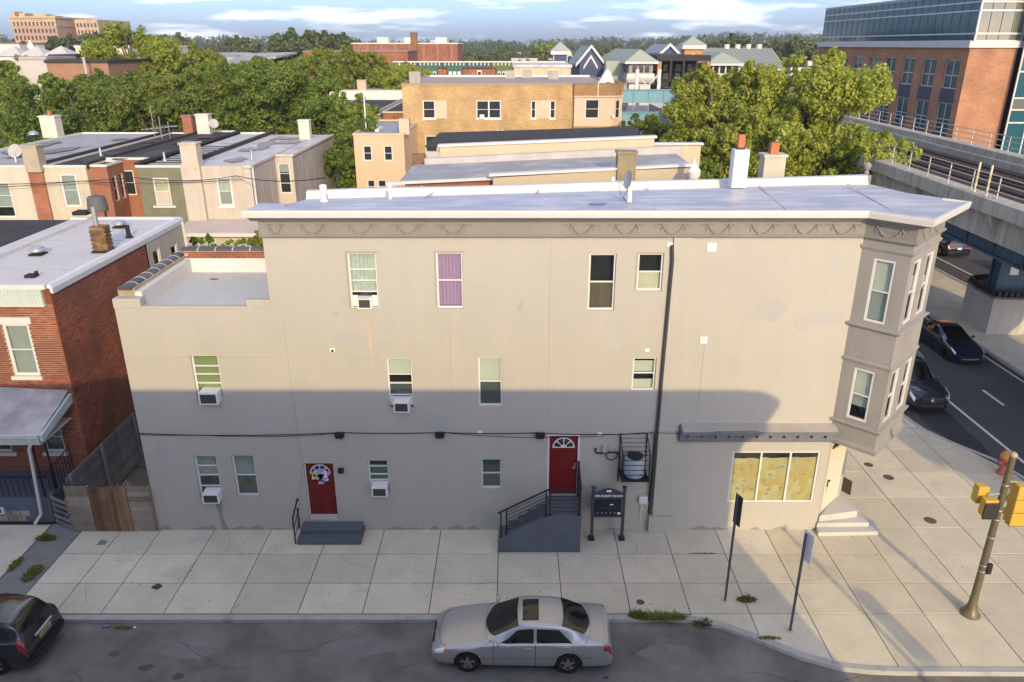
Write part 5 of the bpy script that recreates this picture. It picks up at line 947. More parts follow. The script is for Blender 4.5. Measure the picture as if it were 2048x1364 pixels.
for x, y, lab in ((-18.0, 31.5, 'thin vent pipe at the front of the beige rear roof'), (-23.6, 30.5, 'thin vent pipe on the striped roof'), (-29.2, 33.0, 'thin vent pipe on the dark rear roof'), (-33.4, 30.0, 'thin vent pipe on the far left rear roof')):
    tag(MB().lathe([(.16, 0), (.09, .12), (.07, .6), (.08, .62), (.06, .62)], (x, y, ZR), 8).build('vent_pipe', V['galvanised']), lab, 'vent pipe')

# ================================================================== cars
def car(name, label, spec, loc, rz, paint, group=None):
    """body lofted from keyed cross-sections; doors, glass and lamps are patches laid on the same surface. x forward, z up from the road"""
    L_ = spec['L']; keys = np.array(spec['keys'], float); keys = keys[np.argsort(keys[:, 0])]; ax = spec['axles']; Rw = spec['rw']; Ra = Rw+.055; gc = spec.get('gc', .2)
    dense = np.linspace(keys[0, 0], keys[-1, 0], 400); tab = [np.interp(dense, keys[:, 0], keys[:, k]) for k in range(1, 5)]
    kr = np.ones(17)/17; tab = [np.convolve(np.pad(a, 8, mode='edge'), kr, 'valid') for a in tab]
    def prm(x): return [float(np.interp(x, dense, a)) for a in tab]
    def sect(x):
        W, Bz, T, R = prm(x); zb = gc
        for a in ax:
            d = abs(x-a)
            if d < Ra: zb = max(zb, Rw+math.sqrt(Ra*Ra-d*d))
        c = min(1, max(0, (T-Bz-.10)/.22)); zm = max(.52*Bz+.05, zb+.03)
        p4 = (W-.045, Bz); p7 = (R, T-.03); mixp = lambda f, g: (p4[0]+(p7[0]-p4[0])*f, p4[1]+(p7[1]-p4[1])*g)
        p5 = (W-.085, Bz+.02); p6 = (R+.055, T-.085)
        h5 = mixp(.25, .45); h6 = mixp(.6, .8)
        p5 = (h5[0]+(p5[0]-h5[0])*c, h5[1]+(p5[1]-h5[1])*c); p6 = (h6[0]+(p6[0]-h6[0])*c, h6[1]+(p6[1]-h6[1])*c)
        return [(W-.10, zb), (W-.025, max(zb+.005, min(zb+.07, zm))), (W, max(zm, zb+.01)), (W-.008, max((zm+Bz)/2, zb+.02)), p4, p5, p6, p7, (R*.5, T-.006), (0, T)]
    def S(x, t, s=1):
        P = sect(x); i = min(8, int(t)); f = t-i; a, b_ = P[i], P[i+1]
        m0 = P[max(0, i-1)]; m1 = P[min(9, i+2)] if i < 8 else (-P[8][0], P[8][1])
        h = [0, 0]
        for k in range(2):
            t0 = (b_[k]-m0[k])*.5; t1 = (m1[k]-a[k])*.5
            if i in (4, 5, 6): t0 = t1 = b_[k]-a[k]
            h[k] = (2*f**3-3*f**2+1)*a[k]+(f**3-2*f**2+f)*t0+(-2*f**3+3*f**2)*b_[k]+(f**3-f**2)*t1
        return Vector((x, s*h[0], h[1]))
    def Nn(x, t, s):
        e = .02; a = S(min(x+e, L_/2), t, s)-S(max(x-e, -L_/2), t, s); b_ = S(x, min(9, t+.05), s)-S(x, max(0, t-.05), s); n = b_.cross(a)*s
        return n.normalized() if n.length > 1e-9 else Vector((0, 0, 1))
    T_ = thing(name, loc, label, 'car', group, local=True, rz=rz)
    xs = np.unique(np.concatenate([np.linspace(-L_/2, L_/2, 56)]+[np.linspace(a-Ra, a+Ra, 19) for a in ax])); ts = np.concatenate([np.linspace(0, 4, 13), np.linspace(4, 7, 10)[1:], np.linspace(7, 9, 6)[1:]])
    v = []; nt_ = len(ts)
    for x in xs:
        v += [S(x, t, 1) for t in ts]+[S(x, t, -1) for t in ts[:-1][::-1]]
    n_ = 2*nt_-1; f = [(i*n_+k, i*n_+k+1, (i+1)*n_+k+1, (i+1)*n_+k) for i in range(len(xs)-1) for k in range(n_-1)]; f += [tuple(range(n_)), tuple(range((len(xs)-1)*n_, len(xs)*n_))[::-1]]
    body = MB().add(v, f).build('body', paint, T_, smooth=True)
    def patch(nm, fn, nu, nv, mat, off, parent=T_):
        m = MB(); vv = []
        for i in range(nu+1):
            for j in range(nv+1):
                x, t, s = fn(i/nu, j/nv); s = s if s else 1; p = S(x, t, s); vv.append(p+Nn(x, t, s)*off)
        ff = [(i*(nv+1)+j, (i+1)*(nv+1)+j, (i+1)*(nv+1)+j+1, i*(nv+1)+j+1) for i in range(nu) for j in range(nv)]; q_ = ff[len(ff)//2]; x, t, s = fn(.5, .5)
        if (vv[q_[1]]-vv[q_[0]]).cross(vv[q_[2]]-vv[q_[0]]).dot(Nn(x, t, s or 1)) < 0: ff = [f_[::-1] for f_ in ff]
        m.add(vv, ff); return m.build(nm, mat, parent, smooth=True)
    G_ = spec['glassmat']; blk = V['dark_rubber']
    def bil(q, s):     # q = ((x,t) bottom rear, bottom front, top front, top rear)
        def fn(a, b_):
            x = (q[0][0]*(1-a)+q[1][0]*a)*(1-b_)+(q[3][0]*(1-a)+q[2][0]*a)*b_; t = (q[0][1]*(1-a)+q[1][1]*a)*(1-b_)+(q[3][1]*(1-a)+q[2][1]*a)*b_; return x, t, s
        return fn
    for s in (1, -1):
        for q in spec['side']: patch('side_window', bil(q, s), 8, 4, G_, .006)
        for d0, d1 in spec['doors']:
            d = patch('door', bil(((d0, .9), (d1, .9), (d1, 4.85), (d0, 4.85)), s), 8, 10, paint, .004)
            for x in (d0, d1): MB().tube([S(x, t, s)+Nn(x, t, s)*.004 for t in np.linspace(.9, 4.9, 12)], .005, 4).build('seam', blk, d)
            hx = d0+.16; p = S(hx, 3.55, s)+Nn(hx, 3.55, s)*.02; MB().box(p.x-.09, p.x+.09, p.y-.012, p.y+.012, p.z-.015, p.z+.015).build('handle', paint, d, bevel=.006)
        mx_ = spec['mirror']; p = S(mx_, 5.0, s); MB().ball((p.x+.02, p.y+s*.10, p.z+.06), (.07, .11, .075), 10, 7).tube([(p.x, p.y-s*.02, p.z+.02), (p.x+.02, p.y+s*.06, p.z+.04)], .025).build('mirror', paint, T_, smooth=True)
        patch('headlight', bil(spec['head'], s), 5, 4, spec.get('headmat', V['lamp_clear']), .007); patch('tail_light', bil(spec['tail'], s), 5, 4, V['lamp_red'], .007)
        if 'amber' in spec: patch('turn_signal', bil(spec['amber'], s), 3, 3, V['lamp_amber'], .008)
        for q in spec.get('lines', []): MB().tube([S(q[0]+(q[2]-q[0])*k/12, q[1]+(q[3]-q[1])*k/12, s)+Nn(q[0], q[1], s)*.003 for k in range(13)], .004, 4).build('seam', blk, T_)
    def front(q):
        (xb, bow, xt, bow2, sp) = q
        def fn(a, b_):
            s = 2*a-1; x0 = xb-bow*s*s; x1 = xt-bow2*s*s; return x0+(x1-x0)*b_, 9-sp*abs(s), (1 if s >= 0 else -1)
        return fn
    for nm, q in (('windscreen', spec['ws']), ('rear_window', spec['rwin'])): patch(nm, front(q), 14, 8, G_, .006)
    if 'sunroof' in spec: patch('sunroof', front(spec['sunroof']), 8, 4, G_, .006)
    for q in spec.get('toplines', []): MB().tube([S(q[0]-q[1]*s*s, 9-q[2]*abs(s), 1 if s >= 0 else -1)+Vector((0, 0, .003)) for s in np.linspace(-1, 1, 21)], .005, 4).build('seam', blk, T_)
    W0 = max(keys[:, 1]); B('underbody', blk, None, -L_/2+.3, L_/2-.3, -W0+.28, W0-.28, gc-.04, .55).parent = T_
    for a in ax: o = MB().box(a-Ra, a+Ra, -W0+.06, W0-.06, .25, Rw+Ra-.02).build('wheel_well', blk, T_)
    for a in ax:
        for s in (1, -1):
            y = s*(W0-.115)
            wh = MB().lathe([(Rw*.66, -.10), (Rw*.97, -.095), (Rw, -.05), (Rw, .05), (Rw*.97, .095), (Rw*.66, .10), (Rw*.62, .0), (Rw*.66, -.10)], (a, y, Rw), 28, 'y').build('tyre', blk, T_, smooth=True)
            r = MB().lathe([(Rw*.66, 0), (Rw*.67, s*.075), (Rw*.60, s*.085), (Rw*.57, s*.05), (Rw*.55, s*.0)], (a, y, Rw), 24, 'y'); o2 = r.build('rim', V['alloy'], wh, smooth=True)
            MB().lathe([(Rw*.6, s*.02), (.02, s*.02)], (a, y, Rw), 20, 'y').build('brake_disc', V['disc_dark'], wh)
            m = MB(); ns = spec.get('spokes', 5)
            for k in range(ns):
                th = 2*math.pi*k/ns+.3; d = Vector((math.cos(th), 0, math.sin(th))); q = Vector((-d.z, 0, d.x)); c = Vector((a, y+s*.06, Rw))
                m.prism([c+d*.02-q*.05, c+d*Rw*.60-q*.028, c+d*Rw*.60+q*.028, c+d*.02+q*.05], (0, s*.022, 0))
            m.cyl((a, y+s*.05, Rw), (a, y+s*.092, Rw), .055, .05, 12); m.build('spokes', V['alloy'], wh)
    return T_, S, Nn
M('lamp_clear', (.82, .84, .86), .12, .15, 20, 60, spec=.8, coat=1); M('lamp_red', (.30, .012, .015), .15, .1, spec=.8, coat=1); M('lamp_amber', (.75, .25, .06), .2, .1, coat=1)
M('alloy', (.50, .50, .50), .3, .1, metal=.8); M('disc_dark', (.03, .03, .032), .6)
SIL = M('paint_silver', (.47, .475, .48), .30, .04, 2, 90, metal=.55, coat=.8); BLKP = M('paint_black', (.010, .012, .016), .18, .0, coat=1, spec=.6); BLUP = M('paint_blue', (.006, .011, .040), .22, .0, metal=.3, coat=1); NVY = M('paint_navy', (.020, .027, .045), .22, 0, metal=.45, coat=1); PRL = M('paint_pearl', (.50, .48, .45), .3, 0, metal=.3, coat=1)
SED = dict(L=4.84, axles=(1.44, -1.24), rw=.315, glassmat=V['car_glass'], keys=[
    (2.42, .60, .46, .52, .38), (2.38, .72, .56, .60, .45), (2.28, .80, .63, .68, .5), (2.05, .855, .70, .765, .58), (1.7, .88, .765, .83, .62), (1.3, .893, .815, .885, .64), (.98, .895, .86, .935, .64), (.86, .895, .872, .985, .63), (.10, .895, .90, 1.345, .565), (-.10, .895, .905, 1.385, .57), (-.45, .895, .91, 1.40, .575), (-.95, .893, .92, 1.375, .57), (-1.15, .89, .925, 1.335, .56), (-1.80, .882, .93, 1.045, .585), (-1.92, .88, .93, 1.02, .60), (-2.2, .855, .92, .995, .60), (-2.36, .82, .87, .945, .57), (-2.405, .77, .70, .80, .5), (-2.42, .70, .45, .55, .4)],
    side=[((-.32, 5.06), (.62, 5.06), (.14, 5.92), (-.32, 5.92)), ((-1.36, 5.06), (-.40, 5.06), (-.40, 5.92), (-1.0, 5.92))], doors=[(-.36, .74), (-1.36, -.37)], mirror=.66,
    head=((2.08, 3.45), (2.335, 3.4), (2.335, 4.7), (2.06, 4.75)), amber=((1.93, 3.45), (2.07, 3.4), (2.05, 4.5), (1.95, 4.2)), tail=((-2.40, 3.1), (-2.16, 3.3), (-2.20, 4.35), (-2.385, 4.4)),
    ws=(.98, .26, .12, .05, 2.05), rwin=(-1.84, -.20, -1.12, -.06, 2.02), sunroof=(-.02, .0, -.46, .0, 1.42), lines=[(1.05, 2.1, -1.9, 2.15)], toplines=[(2.26, .26, 3.6), (.99, .26, 4.2), (-1.86, -.18, 4.2)])
M('tint_glass_back', (.02, .02, .02), .1)
c1, S1, N1 = car('silver_sedan', 'silver four-door sedan with sunroof parked at the kerb', SED, (.27, -5.42, -.118), math.pi+math.radians(-1.2), SIL)
c1['category'] = 'car'
MB().fb(Fr((2.405, 0, 0), (0, 1, 0), (1, 0, 0)), -.36, .36, -.02, .02, .50, .60).build('grille', V['dark_rubber'], c1); MB().ball((2.43, 0, .56), (.02, .06, .035), 8, 5).build('badge', V['steel'], c1)
MB().box(2.36, 2.43, -.62, .62, .40, .425).build('bumper_strip', SIL, c1); MB().box(-.2, -.08, .12, .30, 1.352, 1.36).build('seat_tag', V['shade_white'], c1) if False else None
MB().lathe([(.12, 0), (.12, .02), (.05, .03)], (-1.55, .18, 1.02), 12).build('dash_disc', V['shade_white'], c1)
CRV = dict(L=4.6, axles=(1.42, -1.30), rw=.345, glassmat=V['car_glass'], gc=.24, keys=[
    (2.30, .62, .62, .70, .4), (2.24, .78, .76, .82, .5), (2.0, .86, .88, .95, .6), (1.5, .90, .97, 1.05, .64), (1.15, .91, 1.00, 1.09, .64), (1.0, .91, 1.01, 1.14, .63), (.15, .91, 1.03, 1.58, .60), (-.3, .91, 1.04, 1.65, .62), (-1.2, .908, 1.06, 1.65, .62), (-1.75, .90, 1.08, 1.60, .60), (-1.95, .895, 1.08, 1.50, .585), (-2.17, .88, 1.06, 1.14, .61), (-2.26, .85, .95, 1.02, .56), (-2.30, .80, .55, .62, .45)],
    side=[((-.2, 5.06), (.82, 5.06), (.22, 5.92), (-.2, 5.92)), ((-1.2, 5.06), (-.27, 5.06), (-.27, 5.92), (-1.15, 5.92)), ((-1.85, 5.25), (-1.28, 5.1), (-1.25, 5.92), (-1.68, 5.9))], doors=[(-.24, .86), (-1.26, -.25)], mirror=.85,
    head=((1.95, 3.3), (2.24, 3.3), (2.22, 4.6), (1.9, 4.7)), tail=((-2.285, 2.9), (-2.08, 3.0), (-2.0, 5.5), (-2.17, 5.3)), ws=(1.12, .22, .22, .04, 2.0), rwin=(-2.13, -.05, -1.80, -.02, 2.05), spokes=5)
c2, S2, N2 = car('black_car', 'black sport utility car with yellow plate cut off at the left edge', CRV, (-14.98, -5.52, -.118), math.pi, BLKP); c2.scale = (.95, .95, .92)
FBk = Fr((-2.31, 0, 0), (0, -1, 0), (-1, 0, 0)); MB().fb(FBk, -.26, .26, -.03, .02, .78, .93).build('number_plate', M('plate_yellow', (.55, .45, .17), .6, .15), c2)
for k in range(6): MB().fb(FBk, -.2+k*.068, -.165+k*.068, .02, .023, .82, .89).build('plate_mark', V['dark_rubber'], c2)
MB().fb(FBk, -.4, .4, -.05, .01, .97, 1.0).build('chrome_bar', V['steel'], c2); MB().box(-2.37, -2.2, -.78, .78, .45, .56).build('bumper', V['dark_rubber'], c2, bevel=.03)
# cars on Market Street, noses towards the camera
ELA = dict(SED); ELA.update(L=4.55, axles=(1.38, -1.32), rw=.32, keys=[
    (2.275, .55, .48, .55, .36), (2.22, .72, .58, .64, .45), (2.05, .82, .68, .76, .55), (1.7, .87, .78, .87, .6), (1.3, .888, .86, .95, .62), (1.12, .89, .88, .985, .62), (.0, .89, .94, 1.38, .56), (-.4, .89, .95, 1.43, .57), (-1.0, .885, .97, 1.385, .55), (-1.85, .865, .99, 1.07, .58), (-2.15, .83, .96, 1.03, .57), (-2.25, .78, .7, .8, .5), (-2.275, .7, .45, .55, .4)],
    side=[((-.32, 5.06), (.72, 5.06), (.06, 5.92), (-.32, 5.92)), ((-1.35, 5.06), (-.40, 5.06), (-.40, 5.92), (-1.0, 5.92))], head=((1.72, 4.0), (2.12, 3.3), (2.10, 4.4), (1.70, 4.75)), tail=((-2.25, 3.1), (-2.0, 3.3), (-2.05, 4.5), (-2.23, 4.4)), ws=(1.15, .28, .06, .05, 2.05), rwin=(-1.85, -.18, -1.08, -.06, 2.02), lines=[(1.05, 2.1, -1.8, 2.3)], toplines=[(2.0, .3, 3.4)])
ELA.pop('sunroof'); ELA.pop('amber')
c3, S3, N3 = car('blue_sedan', 'dark blue compact sedan driving beyond the bay window', ELA, (24.0, 16.9, -.112), -math.pi/2, BLUP)
FN = Fr((2.285, 0, 0), (0, 1, 0), (1, 0, 0)); MB().fprism(FN, [(-.42, .36), (.42, .36), (.5, .48), (.3, .5), (-.3, .5), (-.5, .48)], -.08, .0).build('grille', V['dark_rubber'], c3); MB().tube([FN(-.62, -.1, .42), FN(-.44, .0, .34), FN(.44, .0, .34), FN(.62, -.1, .42)], .014).build('chrome_trim', V['steel'], c3); MB().ball((2.25, 0, .575), (.012, .06, .03), 8, 5).build('badge', V['steel'], c3)
SUV = dict(CRV); SUV.update(L=4.92, axles=(1.55, -1.44), rw=.37, gc=.24, keys=[
    (2.46, .66, .55, .80, .5), (2.43, .80, .72, .92, .58), (2.25, .90, .90, 1.02, .64), (1.8, .955, 1.0, 1.10, .66), (1.25, .972, 1.05, 1.15, .66), (1.12, .972, 1.06, 1.19, .65), (.25, .972, 1.08, 1.66, .63), (-.2, .972, 1.09, 1.74, .65), (-1.3, .97, 1.12, 1.74, .65), (-2.0, .955, 1.14, 1.66, .62), (-2.32, .93, 1.12, 1.18, .64), (-2.42, .9, .95, 1.03, .58), (-2.46, .84, .55, .62, .45)],
    side=[((-.2, 5.06), (.9, 5.06), (.32, 5.92), (-.2, 5.92)), ((-1.2, 5.06), (-.27, 5.06), (-.27, 5.92), (-1.2, 5.92)), ((-2.0, 5.25), (-1.28, 5.1), (-1.28, 5.92), (-1.8, 5.9))], doors=[(-.24, .95), (-1.3, -.25)], mirror=.95, head=((2.1, 3.5), (2.40, 3.2), (2.40, 4.3), (2.06, 4.6)), tail=((-2.44, 3.2), (-2.3, 3.2), (-2.3, 4.6), (-2.42, 4.5)), ws=(1.25, .22, .30, .04, 2.0), rwin=(-2.3, -.05, -1.98, -.02, 2.05), toplines=[(2.3, .3, 3.2)], headmat=V['lamp_clear'])
c4, S4, N4 = car('navy_suv', 'dark metallic sport utility car with chrome star grille parked at the corner', SUV, (19.05, 11.5, -.112), -math.pi/2, NVY)
FN = Fr((2.47, 0, 0), (0, 1, 0), (1, 0, 0)); MB().fprism(FN, [(-.46, .56), (.46, .56), (.56, .74), (.48, .86), (-.48, .86), (-.56, .74)], -.06, 0).build('grille', V['dark_rubber'], c4)
CH = M('chrome', (.62, .62, .63), .15, .05, metal=1)
for z in (.66, .76): MB().fb(FN, -.50, .50, 0, .02, z-.022, z+.022).build('grille_bar', CH, c4)
m = MB(); c0_ = FN(0, .03, .71)
ring = [FN(.105*math.cos(t), .03, .71+.105*math.sin(t)) for t in [2*math.pi*k/20 for k in range(21)]]; m.tube(ring, .012, 5)
for k in range(3): t = math.pi/2+k*2*math.pi/3; m.cyl(c0_, FN(.1*math.cos(t), .03, .71+.1*math.sin(t)), .018, .004, 6)
m.build('badge_star', CH, c4); MB().fb(FN, -.55, .55, -.04, .03, .36, .42).build('skid_trim', CH, c4); MB().fb(FN, -.72, .72, -.12, .005, .43, .52).build('bumper_intake', V['dark_rubber'], c4)
for s in (1, -1): MB().tube([(.0, s*.66, 1.72), (-.4, s*.69, 1.79), (-1.5, s*.68, 1.78), (-1.8, s*.66, 1.70)], .022).build('roof_rail', CH, c4)
c5, S5, N5 = car('black_suv', 'black sport utility car with lit tail lamps under the elevated railway', SUV, (35.1, 38.5, -.112), math.pi/2, BLKP)
FBk = Fr((-2.47, 0, 0), (0, -1, 0), (-1, 0, 0)); MB().fb(FBk, -.16, .16, -.03, .02, .72, .86).build('number_plate', V['shade_white'], c5); MB().fb(FBk, -.7, .7, -.05, .012, .45, .55).build('bumper_trim', CH, c5); MB().fb(FBk, -.72, -.34, -.03, .02, .92, 1.0).fb(FBk, .34, .72, -.03, .02, .92, 1.0).build('lamp_bar', V['lamp_red'], c5)
c6, S6, N6 = car('pearl_sedan', 'pale sedan parked behind the railway column', ELA, (37.2, 31.6, -.112), math.pi/2, PRL)
# ================================================================== street furniture
def signpost(name, x, y, h, label): 
    t = thing(name, (x, y, 0), label, 'sign'); MB().box(x-.03, x+.03, y-.025, y+.025, 0, h).build('post', M('post_green', (.075, .082, .085), .6, .15), t)
    MB().lathe([(.10, 0), (.09, .012), (.05, .02)], (x, y, .002), 10).build('footing', V['concrete_pale'], t); return t
t = signpost('parking_sign', 6.40, -3.60, 3.72, 'dark backed parking sign on a slim post before the papered window')
FSg = Fr((6.42, -3.60, 0), Vector((.35, -1, 0)), (1, .35, 0)); MB().fb(FSg, -.16, .17, .02, .028, 2.72, 3.70).build('sign_plate', M('sign_back', (.045, .05, .055), .6, .1), t)
FSf = Fr((6.42, -3.60, 0), Vector((.35, -1, 0)), (1, .35, 0)); MB().fb(FSf, -.155, .165, .029, .031, 2.73, 3.69).build('sign_face', M('sign_face_white', (.6, .6, .58), .6), t)
for z in (2.95, 3.45): MB().cyl(FSg(0, .03, z), FSg(0, .045, z), .02, n=6).build('bolt', V['steel'], t)
t = signpost('street_sign', 7.93, -4.85, 3.30, 'leaning post with a pale street sign seen edge-on near the kerb')
FS2 = Fr((7.98, -4.85, 0), Vector((.28, -1, 0)), (-1, -.28, 0)); MB().fb(FS2, -.20, .2, -.06, -.045, 2.42, 3.32).build('sign_plate', M('sign_pale', (.85, .86, .88), .5, .08), t); 
FS3 = Fr((7.98, -4.85, 0), Vector((-.28, 1, 0)), (1, .28, 0))
for k, z in enumerate((3.10, 2.92, 2.74, 2.56)): MB().fb(FS3, -.14, .14-.03*k, .061, .064, z, z+.07).build('sign_print', M('print_blue', (.12, .14, .30), .7) if k != 2 else M('print_green', (.10, .22, .14), .7), t)
# traffic signal pole
sp_ = thing('signal_pole', (13.45, -4.16, 0), 'olive signal pole with flared base at the sunlit corner', 'traffic light'); OL = M('olive_metal', (.155, .135, .085), .45, .15, metal=.3)
MB().lathe([(.27, 0), (.27, .05), (.22, .10), (.15, .25), (.115, .45), (.105, .7)], (13.45, -4.16, 0), 20).build('base', OL, sp_, smooth=True); MB().cyl((13.45, -4.16, .6), (13.45, -4.16, 5.32), .105, .085, 16).build('shaft', OL, sp_, smooth=True); MB().ball((13.45, -4.16, 5.33), (.105, .105, .09), 12, 7).build('cap', M('cap_tan', (.40, .33, .20), .5), sp_, smooth=True)
YEL = M('signal_yellow', (.56, .35, .05), .45, .1)
ph = MB().box(12.90, 13.27, -4.36, -4.12, 3.50, 4.02).build('pedestrian_head', YEL, sp_, bevel=.03); MB().box(12.88, 13.29, -4.42, -4.36, 3.45, 3.95).build('pedestrian_visor', M('visor_black', (.03, .03, .03), .6), ph, bevel=.02); MB().box(12.85, 13.15, -4.05, -3.78, 3.72, 4.25).build('pedestrian_head', YEL, sp_, bevel=.03)
MB().tube([(13.1, -4.1, 4.05), (13.3, -4.15, 4.1), (13.45, -4.16, 4.1)], .03).tube([(13.1, -4.2, 3.48), (13.3, -4.16, 3.42), (13.45, -4.16, 3.42)], .03).build('bracket', V['galvanised'], sp_)
th = MB().box(13.74, 14.16, -4.33, -4.0, 3.15, 4.42).build('signal_head', YEL, sp_, bevel=.04)
for k in range(3): MB().box(13.72, 14.18, -4.335, -4.33, 3.17+k*.42, 3.19+k*.42).build('section_seam', OL, th); MB().lathe([(.15, 0), (.16, .16), (.15, .17), (.14, .01)], (13.95, -4.0, 3.36+k*.42), 14, 'y').build('visor', YEL, th)
MB().tube([(13.45, -4.16, 3.25), (13.8, -4.16, 3.25)], .025).tube([(13.45, -4.16, 4.5), (13.75, -4.16, 4.5), (13.9, -4.16, 4.42)], .025).build('bracket', V['galvanised'], sp_)
for z in (1.55, 1.75, 2.7, 3.3, 3.6, 4.4): MB().lathe([(.108, 0), (.112, .015), (.108, .03)], (13.45, -4.16, z), 16).build('band', V['galvanised'], sp_)
MB().box(13.5, 13.64, -4.3, -4.2, 1.52, 1.86).build('push_button_box', V['black_iron'], sp_, bevel=.02)
hy = thing('fire_hydrant', (19.1, 3.7, 0), 'red fire hydrant with orange cap behind the signal pole', 'fire hydrant'); MB().lathe([(.2, 0), (.2, .06), (.14, .08), (.14, .62), (.19, .64), (.19, .7)], (19.1, 3.7, 0), 18).build('barrel', M('hydrant_red', (.42, .12, .09), .6, .2), hy, smooth=True)
MB().lathe([(.2, .70), (.2, .76), (.17, .86), (.1, .95), (.04, .97), (.04, 1.02), (.0, 1.03)], (19.1, 3.7, 0), 18).build('bonnet', M('hydrant_orange', (.50, .25, .06), .6, .2), hy, smooth=True)
for d in ((0, -1), (1, 0), (-1, 0)): MB().cyl((19.1, 3.7, .5), (19.1+d[0]*.24, 3.7+d[1]*.24, .5), .07).build('outlet', V['hydrant_red'], hy)

# ================================================================== elevated railway along Market Street
CO = M('viaduct_concrete', (.40, .375, .315), .9, .2, .5, 5, bump=.4, bsc=8, streak=.35); BLS = M('viaduct_blue', (.055, .115, .165), .55, .2, .6, 6, streak=.2); RL = M('rail_grey', (.50, .50, .49), .45, .12, metal=.4); BAL = M('ballast', (.06, .056, .054), .95, .35, 2, 30, bump=.6, bsc=12); RUST = M('rail_rust', (.075, .05, .042), .8, .3)
ev = thing('elevated_railway', (23.0, 12.4, 0), 'concrete elevated railway viaduct with blue girders along the right', 'viaduct', local=True, rz=-math.atan(.034))
Y0, Y1 = -30, 150
def lb(nm, mat, x0, x1, y0, y1, z0, z1, bevel=0): return MB().box(x0, x1, y0, y1, z0, z1).build(nm, mat, ev, bevel=bevel)
y = Y0
while y < Y1:
    lb('edge_beam', CO, 0, 1.0, y+.03, y+8.97, 7.92+random.uniform(-.03, .03), 8.6); lb('edge_beam', CO, 9.6, 10.7, y+.03, y+8.97, 7.9, 8.72); lb('edge_wall', CO, .55, .95, y+.02, y+8.98, 6.55, 7.93); lb('edge_wall', CO, 9.25, 9.6, y+.02, y+8.98, 7.3, 8.3); y += 9
lb('deck', CO, .96, 10.6, Y0, Y1, 7.0, 7.35); lb('trackbed', BAL, 1.3, 9.3, Y0, Y1, 7.35, 7.85); lb('walkway', CO, .95, 1.6, Y0, Y1, 7.86, 8.35)
for x in (2.6, 4.05, 6.3, 7.75): lb('rail', RUST, x-.04, x+.04, Y0, Y1, 7.97, 8.1)
slm = MB().box(-1.3, 1.3, -.12, .12, 0, .12).mesh('sleeper'); slm.materials.append(M('sleeper_wood', (.05, .035, .028), .9, .3))
for xc in (3.32, 7.02):
    for k in range(110): o = bpy.data.objects.new('sleeper', slm); col.objects.link(o); o.parent = ev; o.location = (xc, -14+k*.66, 7.86)
lb('third_rail', RUST, 5.1, 5.25, Y0, Y1, 8.0, 8.2)
lb('girder', BLS, 1.5, 1.62, Y0, Y1, 5.62, 6.98); lb('girder_flange', BLS, 1.25, 1.87, Y0, Y1, 5.53, 5.63); lb('girder', BLS, 8.9, 9.02, Y0, Y1, 5.62, 6.98); lb('girder_flange', BLS, 8.65, 9.27, Y0, Y1, 5.53, 5.63)
for k in range(60): lb('stiffener', BLS, 1.40, 1.5, -20+k*2.6, -19.9+k*2.6, 5.63, 6.97)
for k in range(10): lb('cross_girder', BLS, 1.6, 8.9, -24+k*16+.0, -23.4+k*16, 5.5, 6.95)
for k in range(40): MB().prism([(.56, -18+k*4, 6.6), (.56, -18+k*4, 7.9), (.1, -18+k*4, 7.9)], (0, .35, 0)).build('bracket', CO, ev)
pst = MB().cyl((0, 0, 0), (0, 0, 1.08), .035, n=6).mesh('post'); pst.materials.append(RL)
for k in range(56):
    for x, z, nm in ((.45, 8.6, 'rail_post'), (10.2, 8.72, 'rail_post')):
        o = bpy.data.objects.new(nm, pst); col.objects.link(o); o.parent = ev; o.location = (x, -14+k*2.35, z)
for x, z in ((.45, 8.6), (10.2, 8.72)):
    for h in (.35, .72, 1.06): MB().cyl((x, Y0, z+h), (x, Y1, z+h), .028, n=6).build('hand_rail', RL, ev)
for x, y, z in ((.35, 3.2, 8.6), (.35, 4.3, 8.6), (10.1, 12.6, 8.7), (10.1, 14.2, 8.7)): MB().cyl((x, y, z-.3), (x, y, z+1.5), .055, n=8).build('signal_post', M('post_cream', (.62, .54, .36), .6), ev)
